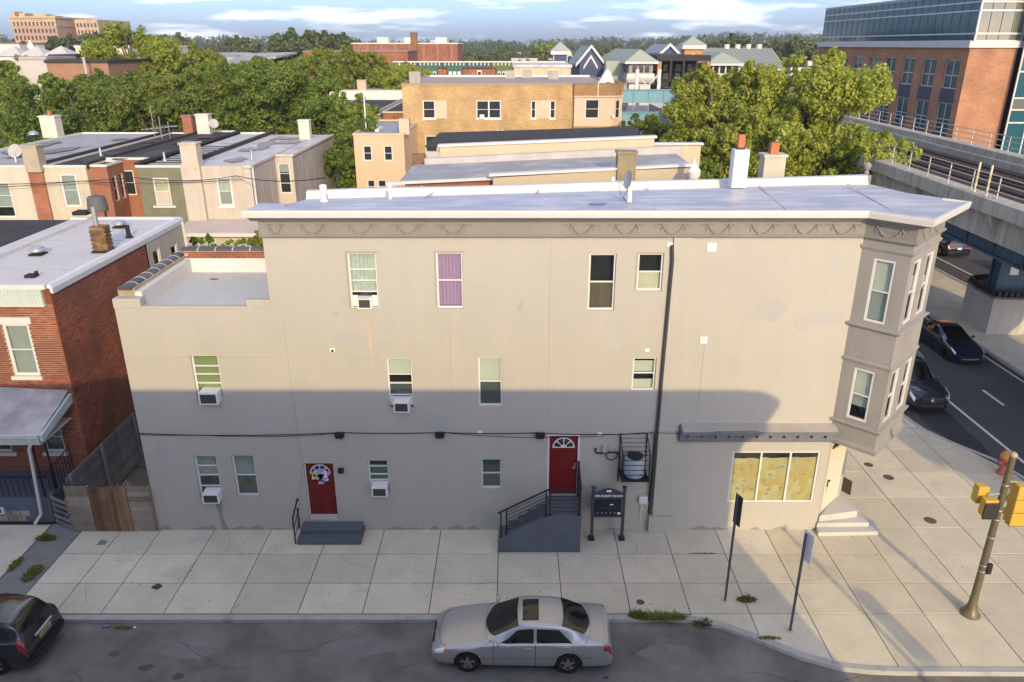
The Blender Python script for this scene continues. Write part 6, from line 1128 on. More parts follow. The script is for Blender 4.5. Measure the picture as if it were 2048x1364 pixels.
# columns on concrete pedestals
for k, (yy, lab) in enumerate(((8.6, 'nearest railway column on an octagonal concrete pedestal with studs'), (25.0, 'second railway column behind the nearest pedestal'), (-8.0, 'railway column standing right of the picture edge'), (41.5, 'third railway column along the viaduct'), (58, 'fourth railway column along the viaduct'))):
    x = 27.45+.034*(yy-8.6); yb = 12.4+yy; t = thing('railway_column', (x+1.8, yb, 0), lab, 'column', 'columns under the elevated railway')
    oc = [(x, yb-1.9), (x+1.7, yb-2.15), (x+3.2, yb-1.4), (x+3.6, yb), (x+3.2, yb+1.4), (x+1.7, yb+2.0), (x+.4, yb+1.5), (x, yb)]
    MB().prism([(a, b, 0) for a, b in oc], (0, 0, 2.12)).build('pedestal', M('pedestal_concrete', (.42, .41, .37), .85, .12, .6, 5, bump=.2, streak=.15), t)
    MB().prism([(x+1.8+(a-x-1.8)*1.03, yb+(b-yb)*1.03, 2.11) for a, b in oc], (0, 0, .12)).build('pedestal_cap', M('cap_dark', (.14, .13, .12), .8), t)
    for i in range(8):
        p, q = oc[i], oc[(i+1) % 8]; n = 5 if i % 2 == 0 else 5
        for j in range(n): f = (j+.5)/n; a, b = p[0]+(q[0]-p[0])*f, p[1]+(q[1]-p[1])*f; a, b = x+1.8+(a-x-1.8)*.93, yb+(b-yb)*.93; MB().box(a-.09, a+.09, b-.09, b+.09, 2.23, 2.5).build('stud', V['black_iron'], t)
    MB().box(x+1.0, x+2.4, yb-.3, yb+.3, 2.22, 5.5).build('steel_column', BLS, t); MB().box(x+.9, x+2.5, yb-.45, yb-.3, 2.22, 5.5).build('column_flange', BLS, t); MB().box(x+.9, x+2.5, yb+.3, yb+.45, 2.22, 5.5).build('column_flange', BLS, t); MB().box(x-3.0, x+5.0, yb-.35, yb+.35, 5.1, 5.52).build('cap_beam', BLS, t)
    MB().fb(FY(yb-.46), x+1.5, x+2.0, 0, .02, 3.1, 3.7).build('notice', V['shade_white'], t); MB().fb(FY(yb-.46), x+1.5, x+2.0, .02, .03, 3.58, 3.7).build('notice_band', V['sticker_red'], t)
# ================================================================== brick and glass office block
ob = thing('office_block', (50, 66, 0), 'orange brick and glass office block beyond the railway', 'office building')
OB = Mbrick('orange_brick', 'a87a5e', '98694e', '9c8068', .3, .1, .012); OG = M('office_glass', (.02, .085, .11), .06, .05, spec=.35); OGL = M('office_glass_pale', (.12, .14, .115), .06, .1, spec=.9); FRM = M('office_frame', (.50, .51, .50), .45, .05, metal=.3); SPN = M('spandrel_slate', (.045, .05, .085), .6, .1)
X0, YA, YB, ZB = 40.0, 49.0, 84.0, 15.35; FOL = FL(X0)
rows = [(11.85, 14.35), (7.95, 10.6), (4.2, 6.9)]; wy = [50.0+k*4.06 for k in range(8)]
ops = [(a, a+2.5, z0, z1) for a in wy for z0, z1 in rows]
wall(FOL, YA, YB, 0, ZB, ops, OB, ob, depth=.25)
for a, b_, z0, z1 in ops:
    m = MB(); am = (a+b_)/2; zm = z0+(z1-z0)*.45
    for q in ((a, a+.08, z0, z1), (b_-.08, b_, z0, z1), (am-.04, am+.04, z0, z1), (a, b_, z0, z0+.08), (a, b_, z1-.08, z1), (a, b_, zm-.04, zm+.04)): m.fb(FOL, q[0], q[1], -.22, -.12, q[2], q[3])
    f_ = m.build('window', FRM, ob)
    for q in ((a, am, z0, zm), (am, b_, z0, zm), (a, am, zm, z1), (am, b_, zm, z1)): MB().fb(FOL, q[0]+.05, q[1]-.05, -.2, -.18, q[2]+.05, q[3]-.05).build('pane', OG, f_)
for a in wy:
    for z0, z1 in ((10.62, 11.83), (6.92, 7.93)): MB().fb(FOL, a, a+2.5, -.1, .01, z0, z1).build('spandrel', SPN, ob)
OFf = FY(YA); wall(OFf, X0, 44.2, 0, ZB, [], OB, ob); MB().box(X0-.25, 60, YA-.25, YB, ZB, ZB+.55).build('stone_band', M('band_pale', (.52, .52, .50), .7, .08), ob)
# glazed top storey, pane by pane
zs = [ZB+.55, ZB+1.15, 18.35, 19.05, 19.75]
nP = 24; ys_ = [YA+.2+(YB-YA)*k/nP for k in range(nP+1)]
for k in range(nP):
    for j in range(4): MB().fb(FOL, ys_[k]+.02, ys_[k+1]-.02, -.4, -.36, zs[j]+.02, zs[j+1]-.02).build('pane', OG, ob)
for z in zs: MB().fb(FOL, YA, YB, -.36, -.28, z-.06, z+.06).build('mullion', FRM, ob)
for yv in ys_[::1]: MB().fb(FOL, yv-.025, yv+.025, -.37, -.33, zs[0], zs[-1]).build('mullion', M('mullion_dark', (.07, .1, .11), .4), ob)
xs_ = [X0+.36+k*(4.1)/4 for k in range(5)]
for k in range(4):
    for j in range(4): MB().fb(OFf, xs_[k]+.03, xs_[k+1]-.03, -.3, -.26, zs[j]+.03, zs[j+1]-.03).build('pane', OGL, ob)
for z in zs: MB().fb(OFf, xs_[0], xs_[-1], -.26, -.16, z-.07, z+.07).build('mullion', FRM, ob)
for xv in (xs_[0], xs_[-1]): MB().fb(OFf, xv-.07, xv+.07, -.27, -.12, zs[0], zs[-1]).build('mullion', FRM, ob)
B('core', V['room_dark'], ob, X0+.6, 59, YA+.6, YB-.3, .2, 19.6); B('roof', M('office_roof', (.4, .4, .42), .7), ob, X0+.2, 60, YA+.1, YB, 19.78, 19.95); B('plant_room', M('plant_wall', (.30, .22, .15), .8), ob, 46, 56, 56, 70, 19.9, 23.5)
# glazed entrance wing to the right
OW = FY(48.2); gx = [44.25+k*1.7 for k in range(8)]; gz = [0, 3.2, 6.2, 9.1, 10.2, 11.2, 13.4, 15.2, 17.4, 19.8]
for i in range(7):
    for j in range(9): MB().fb(OW, gx[i]+.05, gx[i+1]-.05, -.1, -.06, gz[j]+.05, gz[j+1]-.05).build('pane', OGL if (i+j) % 4 == 0 else OG, ob)
for xv in gx: MB().fb(OW, xv-.06, xv+.06, -.08, .04, 0, 19.9).build('mullion', FRM, ob)
for z in gz: MB().fb(OW, gx[0], gx[-1], -.075, .02, z-.06, z+.06).build('mullion', FRM, ob)
# ================================================================== the station beyond the trees
GRR = M('station_roof', (.33, .37, .31), .85, .1, .4, 3, spec=.15); SLT = M('station_slat', (.30, .28, .26), .7, .15); SVB = M('station_silver', (.40, .40, .39), .5, .15, metal=.3); BLU = M('station_blue', (.045, .065, .16), .6, .1); BLK_ = M('canopy_black', (.018, .018, .02), .6, .2); RG = M('seam_roof', (.33, .36, .34), .85, .08, spec=.15)
def hipbox(t, x0, x1, y0, y1, z0, z1, zr, wm_, rm_, ov=.6, band=None):
    B('wall', wm_, t, x0, x1, y0, y1, z0, z1); xm = (x0+x1)/2; i = min((x1-x0)/2, (y1-y0)/2)*.8
    MB().add([(x0-ov, y0-ov, z1), (x1+ov, y0-ov, z1), (x1+ov, y1+ov, z1), (x0-ov, y1+ov, z1), (xm, y0+i, zr), (xm, y1-i, zr)], [(0, 1, 4), (1, 2, 5, 4), (2, 3, 5), (3, 0, 4, 5)]).build('roof', rm_, t); MB().box(x0-ov, x1+ov, y0-ov, y1+ov, z1-.35, z1-.01).build('eave', WP, t)
    if band: MB().sweep([(x0, y1), (x0, y0), (x1, y0), (x1, y1)], [(0, z0-1.5), (.25, z0-1.4), (.4, z0-.6), (.25, z0+.1), (0, z0+.2)]).build('rounded_band', SVB, t, smooth=True)
s1 = thing('station_house', (21, 130, 0), 'station house with grey green roof and rounded silver band over the tracks', 'station'); hipbox(s1, 19.6, 23.6, 113, 150, 11.0, 13.0, 14.9, SLT, GRR, .8, True)
for k in range(3): o = MB().box(20.2+k*1.05, 20.9+k*1.05, 112.9, 113.05, 11.3, 12.4).build('window', V['pane_dark'], s1)
for k in range(16): MB().box(19.5, 19.62, 114+k*2.2, 115.7+k*2.2, 11.2, 12.4).build('slat_panel', M('slat_brown', (.20, .17, .15), .8), s1)
MB().box(19.8, 23.4, 113.2, 116, 0, 9.4).build('support', WP, s1); MB().box(16.3, 19.4, 118, 121, 8, 13).build('lift_shaft', GRR, s1)
s2 = thing('station_house', (36, 130, 0), 'right-hand station house with white windows beyond the plane trees', 'station'); hipbox(s2, 34.2, 39.5, 118, 150, 10.6, 12.6, 14.4, WP, GRR, .8, True)
for k in range(5): MB().box(34.0+k*1.1, 34.8+k*1.1, 117.9, 118.05, 11.0, 12.2).build('window', V['pane_dark'], s2)
s3 = thing('track_canopy', (28, 125, 0), 'black track canopy end between the two station houses', 'canopy'); B('roof', BLK_, s3, 24.2, 33.2, 113, 150, 13.1, 14.0); B('back', BLK_, s3, 24.2, 33.2, 122, 122.3, 8.8, 13.1); B('truss', BLK_, s3, 24.2, 33.2, 113, 113.5, 9.0, 9.8)
for k in range(5): B('post', BLK_, s3, 24.3+k*2.15, 24.65+k*2.15, 113, 113.4, 8.6, 13.1)
for k in range(4):
    for j in range(4): B('poster', M('mural_pale', (.42, .40, .37), .8, .5, 2.5, 9), s3, 24.9+k*2.15+.4*(j % 2), 25.2+k*2.15+.4*(j % 2)+.3*random.random(), 121.8, 121.95, 9.9+(j//2)*1.3, 10.9+(j//2)*1.5)
for x in (24.4, 32.6): B('pier', M('pier_brick', (.42, .2, .1), .8), s3, x-.1, x+.6, 112.8, 113.6, 10, 13)
def gable(name, label, x0, x1, y0, y1, z0, ze, zr, wm_, rm_, cat='building'):
    t = thing(name, ((x0+x1)/2, y0, 0), label, cat); xm = (x0+x1)/2; B('wall', wm_, t, x0, x1, y0, y1, z0, ze); MB().prism([(x0, y0, ze), (x1, y0, ze), (xm, y0, zr)], (0, y1-y0, 0)).build('gable', wm_, t)
    for s, (xa, xb) in ((1, (x0-.8, xm)), (-1, (x1+.8, xm))):
        zz = ze-.8*(zr-ze)/((x1-x0)/2); MB().prism([(xa, y0-.5, zz), (xb, y0-.5, zr), (xb, y0-.5, zr+.25), (xa, y0-.5, zz+.25)], (0, y1-y0+1, 0)).build('roof_slope', rm_, t)
        MB().prism([(xa, y0-.6, zz-.15), (xb, y0-.6, zr-.15), (xb, y0-.6, zr+.45), (xa, y0-.6, zz+.45)], (0, .25, 0)).build('barge_board', WP, t); MB().prism([(xa+s*1.6, y0-.12, zz-.6), (xb, y0-.12, zr-2.0), (xb, y0-.12, zr-1.4), (xa+s*1.6, y0-.12, zz)], (0, .1, 0)).build('chevron', WP, t)
    return t
gable('blue_gable_house', 'blue gabled station hall with white barge boards at the left', 13.4, 17.8, 138, 160, 0, 12.6, 15.2, BLU, RG); gable('blue_gable_house', 'blue gabled station hall behind the black canopy', 29.6, 35.2, 145, 165, 8, 13.0, 15.5, BLU, RG); gable('green_gable_house', 'small pale green gable beside the orange tower', 35.8, 38.6, 150, 165, 8, 13.2, 15.2, M('gable_green', (.33, .42, .40), .7), RG)
def tower(name, label, x, y, w_, z0, z1, zr, mat):
    t = thing(name, (x, y, 0), label, 'tower'); B('shaft', mat, t, x-w_/2, x+w_/2, y-w_/2, y+w_/2, z0, z1); q = w_/2+.5; B('eave', WP, t, x-q, x+q, y-q, y+q, z1, z1+.7); q += .1
    MB().add([(x-q, y-q, z1+.7), (x+q, y-q, z1+.7), (x+q, y+q, z1+.7), (x-q, y+q, z1+.7), (x, y, zr)], [(0, 1, 4), (1, 2, 4), (2, 3, 4), (3, 0, 4)]).build('roof', RG, t); return t
t = tower('blue_tower', 'blue station tower with pyramid roof left of the gables', 9.6, 140, 2.8, 0, 13.8, 16.2, BLU); MB().box(8.2, 8.35, 138.5, 138.59, 11, 13.8).box(10.85, 11.0, 138.5, 138.59, 11, 13.8).build('corner_trim', WP, t)
t = tower('orange_tower', 'orange brick station tower with white eaves and pyramid roof', 32.3, 124, 3.2, 0, 14.9, 17.0, M('tower_orange', (.50, .24, .09), .85, .1)); FTo = FY(122.39)
MB().fprism(FTo, [(31.0, 12.9), (31.2, 12.9), (32.3, 14.0), (33.4, 12.9), (33.6, 12.9), (32.3, 14.35)], 0, .06).build('chevron', M('chev_pale', (.6, .42, .28), .8), t)
t = thing('seam_roof_hall', (42, 145, 0), 'long station hall with grey standing-seam roof', 'building'); B('wall', M('hall_brick', (.42, .24, .14), .9), t, 35.5, 50.5, 128, 145, 0, 11.2); B('eave', WP, t, 35, 51, 127.3, 128, 11.0, 11.5); MB().prism([(35.2, 127.2, 11.5), (35.2, 137, 15.0), (35.2, 146, 11.5)], (15.6, 0, 0)).build('roof', RG, t)
for k in range(33): MB().prism([(35.3+k*.47, 127.2, 11.53), (35.3+k*.47, 137, 15.03), (35.3+k*.47, 137, 15.15), (35.3+k*.47, 127.2, 11.65)], (.06, 0, 0)).build('roof_seam', RG, t)
for k in range(4): MB().cyl((42+k*2.1, 137, 14.8), (42+k*2.1, 137, 15.7), .5).build('roof_cowl', WP, t)
t = thing('shop_row', (60, 118, 0), 'low row of pale shopfronts left of the office block', 'shop'); 
for k in range(6): x = 40.5+k*2.9; B('front', [M('shop_cream', (.6, .52, .4), .8), M('shop_orange', (.5, .22, .1), .8), WP][k % 3], t, x, x+2.86, 96+k*.2, 112, 0, 8.2+.4*(k % 3)); MB().box(x+.4, x+2.4, 95.9+k*.2, 96+k*.2, 5.2, 6.6).build('window', V['pane_dark'], t); MB().box(x, x+2.86, 95.6+k*.2, 96+k*.2, 7.6, 8.0).build('sign_band', [WP, M('sign_slate', (.12, .14, .16), .7)][k % 2], t)
# blue footbridge girders under the station
fg = thing('blue_girder_bridge', (15, 100, 0), 'light blue girder bridge under the station house', 'bridge'); LB_ = M('girder_sky', (.16, .33, .42), .5, .1)
for z in (3.6, 7.0): B('girder', LB_, fg, 11, 27, 104, 104.5, z, z+1.9); B('flange', LB_, fg, 11, 27, 103.8, 104.7, z+1.9, z+2.05)
for k in range(7): B('stiffener', LB_, fg, 12+k*2.4, 12.1+k*2.4, 103.85, 104, 3.6, 8.9)
for xx in (19.8, 23.3): B('leg', WP, fg, xx-.25, xx+.25, 104.8, 105.3, 9.0, 12)
MB().tube([(19.8, 104.9, 11.4), (21.5, 104.9, 9.4), (23.3, 104.9, 11.4)], .14).build('brace', WP, fg)
# ================================================================== brick row with green cornices, school, other far blocks
GCOR = [M('cornice_teal', (.05, .12, .11), .7), M('cornice_slateblue', (.06, .10, .13), .7), M('cornice_moss', (.11, .15, .05), .7)]
hx = -22.0; FRr = FY(128)
for k in range(7):
    w_ = 4.55; x0 = hx+k*w_; c = GCOR[[1, 0, 0, 1, 2, 2, 2][k]]
    t = thing('cornice_row_house', (x0+w_/2, 133, 0), ['row house half hidden by trees at the left of the cornice row', 'second row house with teal bay in the cornice row', 'third row house with pale bay in the cornice row', 'fourth row house with a narrow window in the cornice row', 'fifth row house with green bay in the cornice row', 'sixth row house with two slim windows in the cornice row', 'rightmost row house with moss cornice in the row'][k], 'house', 'brick row with bracketed cornices')
    B('wall', RB, t, x0+.02, x0+w_-.02, 128, 142, 0, 11.9); B('roof', TAR, t, x0, x0+w_, 128.2, 142, 11.9, 12.1); B('cornice', c, t, x0+.05, x0+w_-.05, 127.5, 128, 11.6, 12.55); B('cornice_cap', WP, t, x0, x0+w_, 127.2, 128.1, 12.55, 12.78)
    for j in range(6): B('bracket', WP, t, x0+.4+j*.7, x0+.6+j*.7, 127.3, 127.5, 12.05, 12.5)
    if k in (1, 2, 4):
        B('bay', c, t, x0+.9, x0+w_-.9, 127.2, 128, 8.6, 11.6)
        for j in range(3): f_ = MB().box(x0+1.15+j*.82, x0+1.75+j*.82, 127.1, 127.2, 9.0, 11.0).build('window', WP, t); MB().box(x0+1.27+j*.82, x0+1.63+j*.82, 127.06, 127.1, 9.2, 10.8).build('pane', V['pane_dark'] if k != 2 else V['shade_white'], f_)
    else:
        for j in ((.5,) if k == 3 else (.25, .75)): xx = x0+w_*j; f_ = MB().box(xx-.42, xx+.42, 127.85, 128, 8.8, 11.2).build('window', WP, t); MB().box(xx-.27, xx+.27, 127.8, 127.85, 9.0, 10.9).build('pane', V['pane_dark'], f_)
SB = Mbrick('school_brick', '96604a', '86523e', '8a6e5e', .5, .2, .02)
sch = thing('brick_school', (-35, 260, 0), 'long red brick school with a tall stack on the horizon', 'school'); P0 = bearing(705, 90, 290); P1 = bearing(915, 90, 290)
B('wall', SB, sch, P0.x, P1.x, P0.y, P0.y+30, 0, bearing(0, 88, 290).z); B('parapet', M('parapet_pale', (.62, .58, .5), .8), sch, P0.x-.3, P1.x+.3, P0.y-.3, P0.y+30, bearing(0, 88, 290).z, bearing(0, 85.5, 290).z)
for u in (765, 820, 882): p = bearing(u, 80, 300); B('stair_head', M('head_cream', (.62, .60, .54), .8), sch, p.x-2, p.x+2, p.y, p.y+6, bearing(0, 88, 300).z, bearing(0, 75, 300).z)
for k in range(7): p = bearing(735+k*28, 90, 290); B('pilaster', M('school_pier', (.30, .14, .09), .9), sch, p.x-.6, p.x+.6, p.y-.8, p.y, 0, bearing(0, 90, 290).z)
p = bearing(828, 100, 250); t = thing('brick_smokestack', (p.x, p.y, 0), 'square brick smokestack rising above the green cornice row', 'chimney'); zt = bearing(0, 68, 250).z; B('stack', Mbrick('stack_brick', '8a6a4c', '70523a', '7a6450', .5, .2, .02), t, p.x-1.0, p.x+1.0, p.y, p.y+2, 0, zt); B('crown', M('stack_top', (.16, .12, .09), .9), t, p.x-1.1, p.x+1.1, p.y-.1, p.y+2.1, zt, zt+.5)
p0 = bearing(606, 105, 200); p1 = bearing(815, 105, 200); t = thing('plain_brick_hall', (p0.x+5, p0.y, 0), 'plain reddish brick hall behind the middle trees', 'building'); B('wall', SB, t, p0.x, p1.x, p0.y, p0.y+20, 0, bearing(0, 103, 200).z); B('roof', M('hall_roof', (.3, .25, .22), .9), t, p0.x-.2, p1.x+.2, p0.y-.2, p0.y+20, bearing(0, 103, 200).z, bearing(0, 101.5, 200).z)
# apartment block on the left horizon
hl = thing('horizon_apartments', (-300, 440, 0), 'large ochre brick apartment block on the left horizon', 'apartment building'); OC = Mbrick('ochre_brick', 'b9a488', 'ab8f70', 'a8957c', 1.2, .4, .04); OC2 = M('ochre_base', (.40, .27, .20), .9, .2)
q0, q1 = bearing(26, 60, 460), bearing(114, 60, 460); zt = bearing(0, 36, 460).z; zm = bearing(0, 53, 460).z
B('wall', OC2, hl, q0.x, q1.x, q0.y, q0.y+40, 0, zm); B('wall', OC, hl, q0.x-.3, q1.x+.3, q0.y-.3, q0.y+40, zm, zt); B('cornice', M('ochre_cornice', (.5, .38, .22), .9), hl, q0.x-1, q1.x+1, q0.y-1, q0.y+40, zt, zt+.8)
r0, r1 = bearing(152, 60, 470), bearing(198, 60, 470); zt2 = bearing(0, 39, 470).z; B('wall', OC, hl, r0.x, r1.x, r0.y, r0.y+40, zm-4, zt2); B('wall', OC2, hl, r0.x+.2, r1.x-.2, r0.y+.2, r0.y+40, 0, zm-4); B('link', OC2, hl, q1.x, r0.x, q0.y+22, q0.y+40, 0, zt2-1)
wmH = MB().box(-.42, .42, -.2, .05, 0, 2.0).mesh('window'); wmH.materials.append(V['pane_dark'])
for row in range(5):
    for k in range(11):
        x = q0.x+1.6+k*(q1.x-q0.x-3)/10; o = bpy.data.objects.new('window', wmH); col.objects.link(o); o.parent = hl; o.location = Vector((x, q0.y-.35, zt-4.0-row*3.6))-OFF[hl.name]
    for k in range(6): x = r0.x+1.5+k*(r1.x-r0.x-3)/5; o = bpy.data.objects.new('window', wmH); col.objects.link(o); o.parent = hl; o.location = Vector((x, r0.y-.1, zt2-4-row*3.6))-OFF[hl.name]
for u0, u1, vt in ((26, 32, 23), (40, 52, 26), (68, 95, 28), (100, 112, 31)): a, b = bearing(u0, 40, 465), bearing(u1, 40, 465); B('roof_house', OC, hl, a.x, b.x, a.y, a.y+8, zt, bearing(0, vt, 465).z)
# sheds and halls at the far left
def farblock(name, label, u0, u1, vt, vb, d, depth, mat, roof=None, cat='building'):
    a, b = bearing(u0, vt, d), bearing(u1, vt, d); t = thing(name, ((a.x+b.x)/2, a.y, 0), label, cat); B('wall', mat, t, a.x, b.x, a.y, a.y+depth, 0, a.z)
    B('roof', roof or SLV, t, a.x-.15, b.x+.15, a.y-.15, a.y+depth, a.z, a.z+.35); return t
farblock('grey_warehouse', 'grey panelled warehouse wall at the far left', 28, 92, 119, 150, 105, 26, M('panel_grey', (.46, .44, .41), .8, .08), GR_); farblock('brown_brick_shed', 'low brown brick shed beside the grey warehouse', 92, 215, 126, 150, 100, 14, M('shed_brown', (.30, .17, .11), .9, .15), TAR)
t = farblock('green_awning_shop', 'dark framed shop with green wall above the brick shed', 100, 152, 114, 126, 112, 8, M('shop_green', (.10, .26, .15), .8), BLK_); t = farblock('cream_warehouse', 'cream warehouse with white parapet left of the tall tree', 150, 258, 95, 112, 150, 30, M('ware_cream', (.60, .54, .40), .85, .08), WP)
for k, u in enumerate((32, 78, 126)):
    a = bearing(u, 112, 135); t = thing('tent_roof', (a.x, a.y, 0), ['leftmost pale pyramid roof behind the grey warehouse', 'middle pale pyramid roof behind the grey warehouse', 'rightmost pale pyramid roof near the cream warehouse'][k], 'pavilion'); B('walls', WP, t, a.x-2, a.x+2, a.y-2, a.y+2, 0, a.z); MB().add([(a.x-2.4, a.y-2.4, a.z), (a.x+2.4, a.y-2.4, a.z), (a.x+2.4, a.y+2.4, a.z), (a.x-2.4, a.y+2.4, a.z), (a.x, a.y, a.z+1.6)], [(0, 1, 4), (1, 2, 4), (2, 3, 4), (3, 0, 4)]).build('roof', M('tent_grey', (.48, .47, .46), .8), t)
t = farblock('white_gabled_garage', 'white walled garage with grey sloping roof among the left trees', 388, 432, 112, 142, 120, 16, M('garage_white', (.72, .71, .68), .8)); a, b = bearing(432, 114, 120), bearing(552, 112, 120); B('wall', M('garage_grey', (.50, .50, .52), .8), t, a.x, b.x, a.y, a.y+16, 0, a.z-1.6); MB().prism([(a.x, a.y-.3, a.z-1.7), (b.x, b.y-.3, a.z-.2), (b.x, b.y+12, a.z+.3), (a.x, a.y+12, a.z+.1)], (0, 0, .3)).build('sloping_roof', GR_, t)
a = bearing(62, 92, 180); t = thing('street_mast', (a.x, a.y, 0), 'pale mast with a round sign before the far trees', 'mast'); MB().cyl((a.x, a.y, 0), (a.x, a.y, bearing(0, 80, 180).z), .2).build('shaft', WP, t); MB().cyl((a.x, a.y-.3, a.z), (a.x, a.y-.1, a.z), .7, n=14).build('disc', WP, t)
a = bearing(172, 118, 98); t = thing('utility_pole', (a.x, a.y, 0), 'leaning pale utility pole by the brown brick shed', 'pole'); MB().cyl((a.x, a.y, 0), (a.x-.3, a.y, bearing(0, 114, 98).z), .2, .16).build('shaft', M('pole_grey', (.42, .40, .36), .9), t); MB().tube([(a.x-.3, a.y, 11.2), (a.x+1.6, a.y, 10.8), (a.x+2.2, a.y-.4, 11.4)], .08).build('arm', V['pole_grey'], t); MB().ball((a.x+.9, a.y-.2, 8.2), (.4, .2, .5)).build('sign_disc', WP, t)
farblock('red_roof_house', 'row of red tiled houses at the far left edge', -10, 38, 88, 100, 260, 14, WP, M('tile_red', (.42, .09, .06), .8, .2), 'house')
far_m = [CW, WP, BG, M('far_grey', (.42, .41, .4), .9), SB, M('far_tan', (.55, .46, .34), .9)]
rf = random.Random(5)
for k in range(95):
    u = rf.uniform(-40, 1660); d = rf.uniform(210, 620); w_ = rf.uniform(7, 16); v = 90+(15.57-rf.uniform(7.5, 10.5))/d*1517*1.05; a = bearing(u, v, d)
    if 1080 < u < 1460 and d < 330: continue
    t = thing('distant_house', (a.x, a.y, 0), 'small flat-roofed house among far treetops below the horizon', 'house', 'distant houses among the treetops')
    B('wall', far_m[rf.randrange(6)], t, a.x-w_/2, a.x+w_/2, a.y, a.y+10, 0, a.z); B('roof', [SLV, TAR, GR_][rf.randrange(3)], t, a.x-w_/2-.2, a.x+w_/2+.2, a.y-.2, a.y+10, a.z, a.z+.4)
    if rf.random() < .5: B('stack', far_m[rf.randrange(6)], t, a.x-.8, a.x+.8, a.y+3, a.y+5, a.z, a.z+2)

farblock('rust_stained_annex', 'cream walled annex with rust stains behind the tan flats', 1028, 1142, 135, 160, 108, 14, M('annex_cream', (.58, .47, .34), .9, .15, streak=.3), SLV)

# ================================================================== trees and plants
def leaf_cloud(cent, rad, per, size, r, up=.25, aspect=.55):
    """rhombic leaves gathered in clumps: centres cent (n,3), clump radii rad (n)"""
    n = len(cent)*per; C_ = np.repeat(cent, per, 0); R_ = np.repeat(rad, per)
    d = r.normal(size=(n, 3)); d /= np.linalg.norm(d, axis=1)[:, None]; p = C_+d*(R_*r.uniform(.25, 1, n)**.6)[:, None]
    nn = d*1.1+r.normal(size=(n, 3))*.55+np.array([0, 0, up]); nn /= np.linalg.norm(nn, axis=1)[:, None]
    a = np.cross(nn, r.normal(size=(n, 3))); a /= np.linalg.norm(a, axis=1)[:, None]; b = np.cross(nn, a)
    s = size*r.uniform(.5, 1.5, n)[:, None]
    return np.stack([p-a*s*.5, p+b*s*aspect*.5+nn*s*.08, p+a*s*.5, p-b*s*aspect*.5+nn*s*.08], 1).reshape(-1, 3)
def np_mesh(name, v):
    n = len(v)//4; me = bpy.data.meshes.new(name); me.vertices.add(4*n); me.vertices.foreach_set('co', v.astype(np.float32).ravel()); me.loops.add(4*n); me.loops.foreach_set('vertex_index', np.arange(4*n, dtype=np.int32)); me.polygons.add(n); me.polygons.foreach_set('loop_start', np.arange(0, 4*n, 4, dtype=np.int32))
    me.update(calc_edges=True); me.validate(); return me
def crown_mesh(name, lobes, dens, per, size, seed, clump=(.5, .95)):
    r = np.random.default_rng(seed); cs, rs = [], []
    for x, y, z, rx, ry, rz in lobes:
        k = max(6, int(dens*(rx*ry*rz)**(2/3)*1.0)); d = r.normal(size=(k, 3)); d /= np.linalg.norm(d, axis=1)[:, None]; q = r.uniform(.35, 1.0, k)**.45
        cs.append(np.array([x, y, z])+d*q[:, None]*np.array([rx, ry, rz])); rs.append(r.uniform(*clump, k)*min(1.0, (rx*ry*rz)**(1/3)/2.2))
    return np_mesh(name, leaf_cloud(np.concatenate(cs), np.concatenate(rs), per, size, r))
BARK = M('bark', (.10, .085, .065), .95, .25, 2, 12, bump=.6, bsc=12)
def trunk_mesh(h, lobes, r0=.28):
    m = MB(); m.tube([(0, 0, -.2), (.05, 0, h*.35), (-.08, .06, h*.65), (.0, 0, h)], [r0*1.25, r0, r0*.7, r0*.25], 8)
    for i, l in enumerate(lobes): s = .3+.4*(i % 3)/3; m.tube([(0, 0, h*s), (l[0]*.5, l[1]*.5, h*s+(l[2]-h*s)*.6), (l[0]*.9, l[1]*.9, l[2])], [r0*.6, r0*.42, r0*.14], 6)
    return m.mesh('trunk')
def mk_lobes(seed, R, zc, H, n=13):
    r = random.Random(seed); top = zc+H/2; L_ = [(0, 0, zc-H*.08, R*.5, R*.5, H*.32)]
    for k in range(n):
        a = 2*math.pi*k/n*1.62+r.uniform(-.3, .3); rr = R*r.uniform(.45, .86); s = R*r.uniform(.20, .38); z = min(top-s*.9-rr*.22, zc+H*r.uniform(-.38, .36)); L_.append((rr*math.cos(a), rr*math.sin(a), z, s*1.15, s*1.15, s*r.uniform(.6, .9)))
    for k in range(5): a = r.uniform(0, 6.28); q = R*r.uniform(.13, .24); L_.append((R*.4*math.cos(a), R*.4*math.sin(a), top-q*r.uniform(1.0, 2.6), q, q, q*1.2))
    return L_
def tree(x, y, R, zc, H, seed, mat, label, dens=14, per=70, size=.3, group=None, cat='tree', name='tree', clump=(.5, .95), lobes=None):
    t = thing(name, (x, y, 0), label, cat, group, local=True); L_ = lobes or mk_lobes(seed, R, zc, H)
    link('trunk', trunk_mesh(zc+H*.2, L_[1:], .07*R), BARK, t); link('crown', crown_mesh('crown', L_, dens, per, size, seed, clump), mat, t); return t
PL = Mleaf('leaf_plane', (.23, .32, .034), (.56, .58, .12), .45); DK = Mleaf('leaf_dark', (.075, .145, .026), (.23, .30, .055), .4); YG = Mleaf('leaf_bright', (.17, .26, .030), (.40, .43, .07), .45); FRL = Mleaf('leaf_far', (.07, .105, .035), (.145, .165, .050), .25); MD = Mleaf('leaf_mid', (.115, .195, .032), (.29, .34, .065), .4)
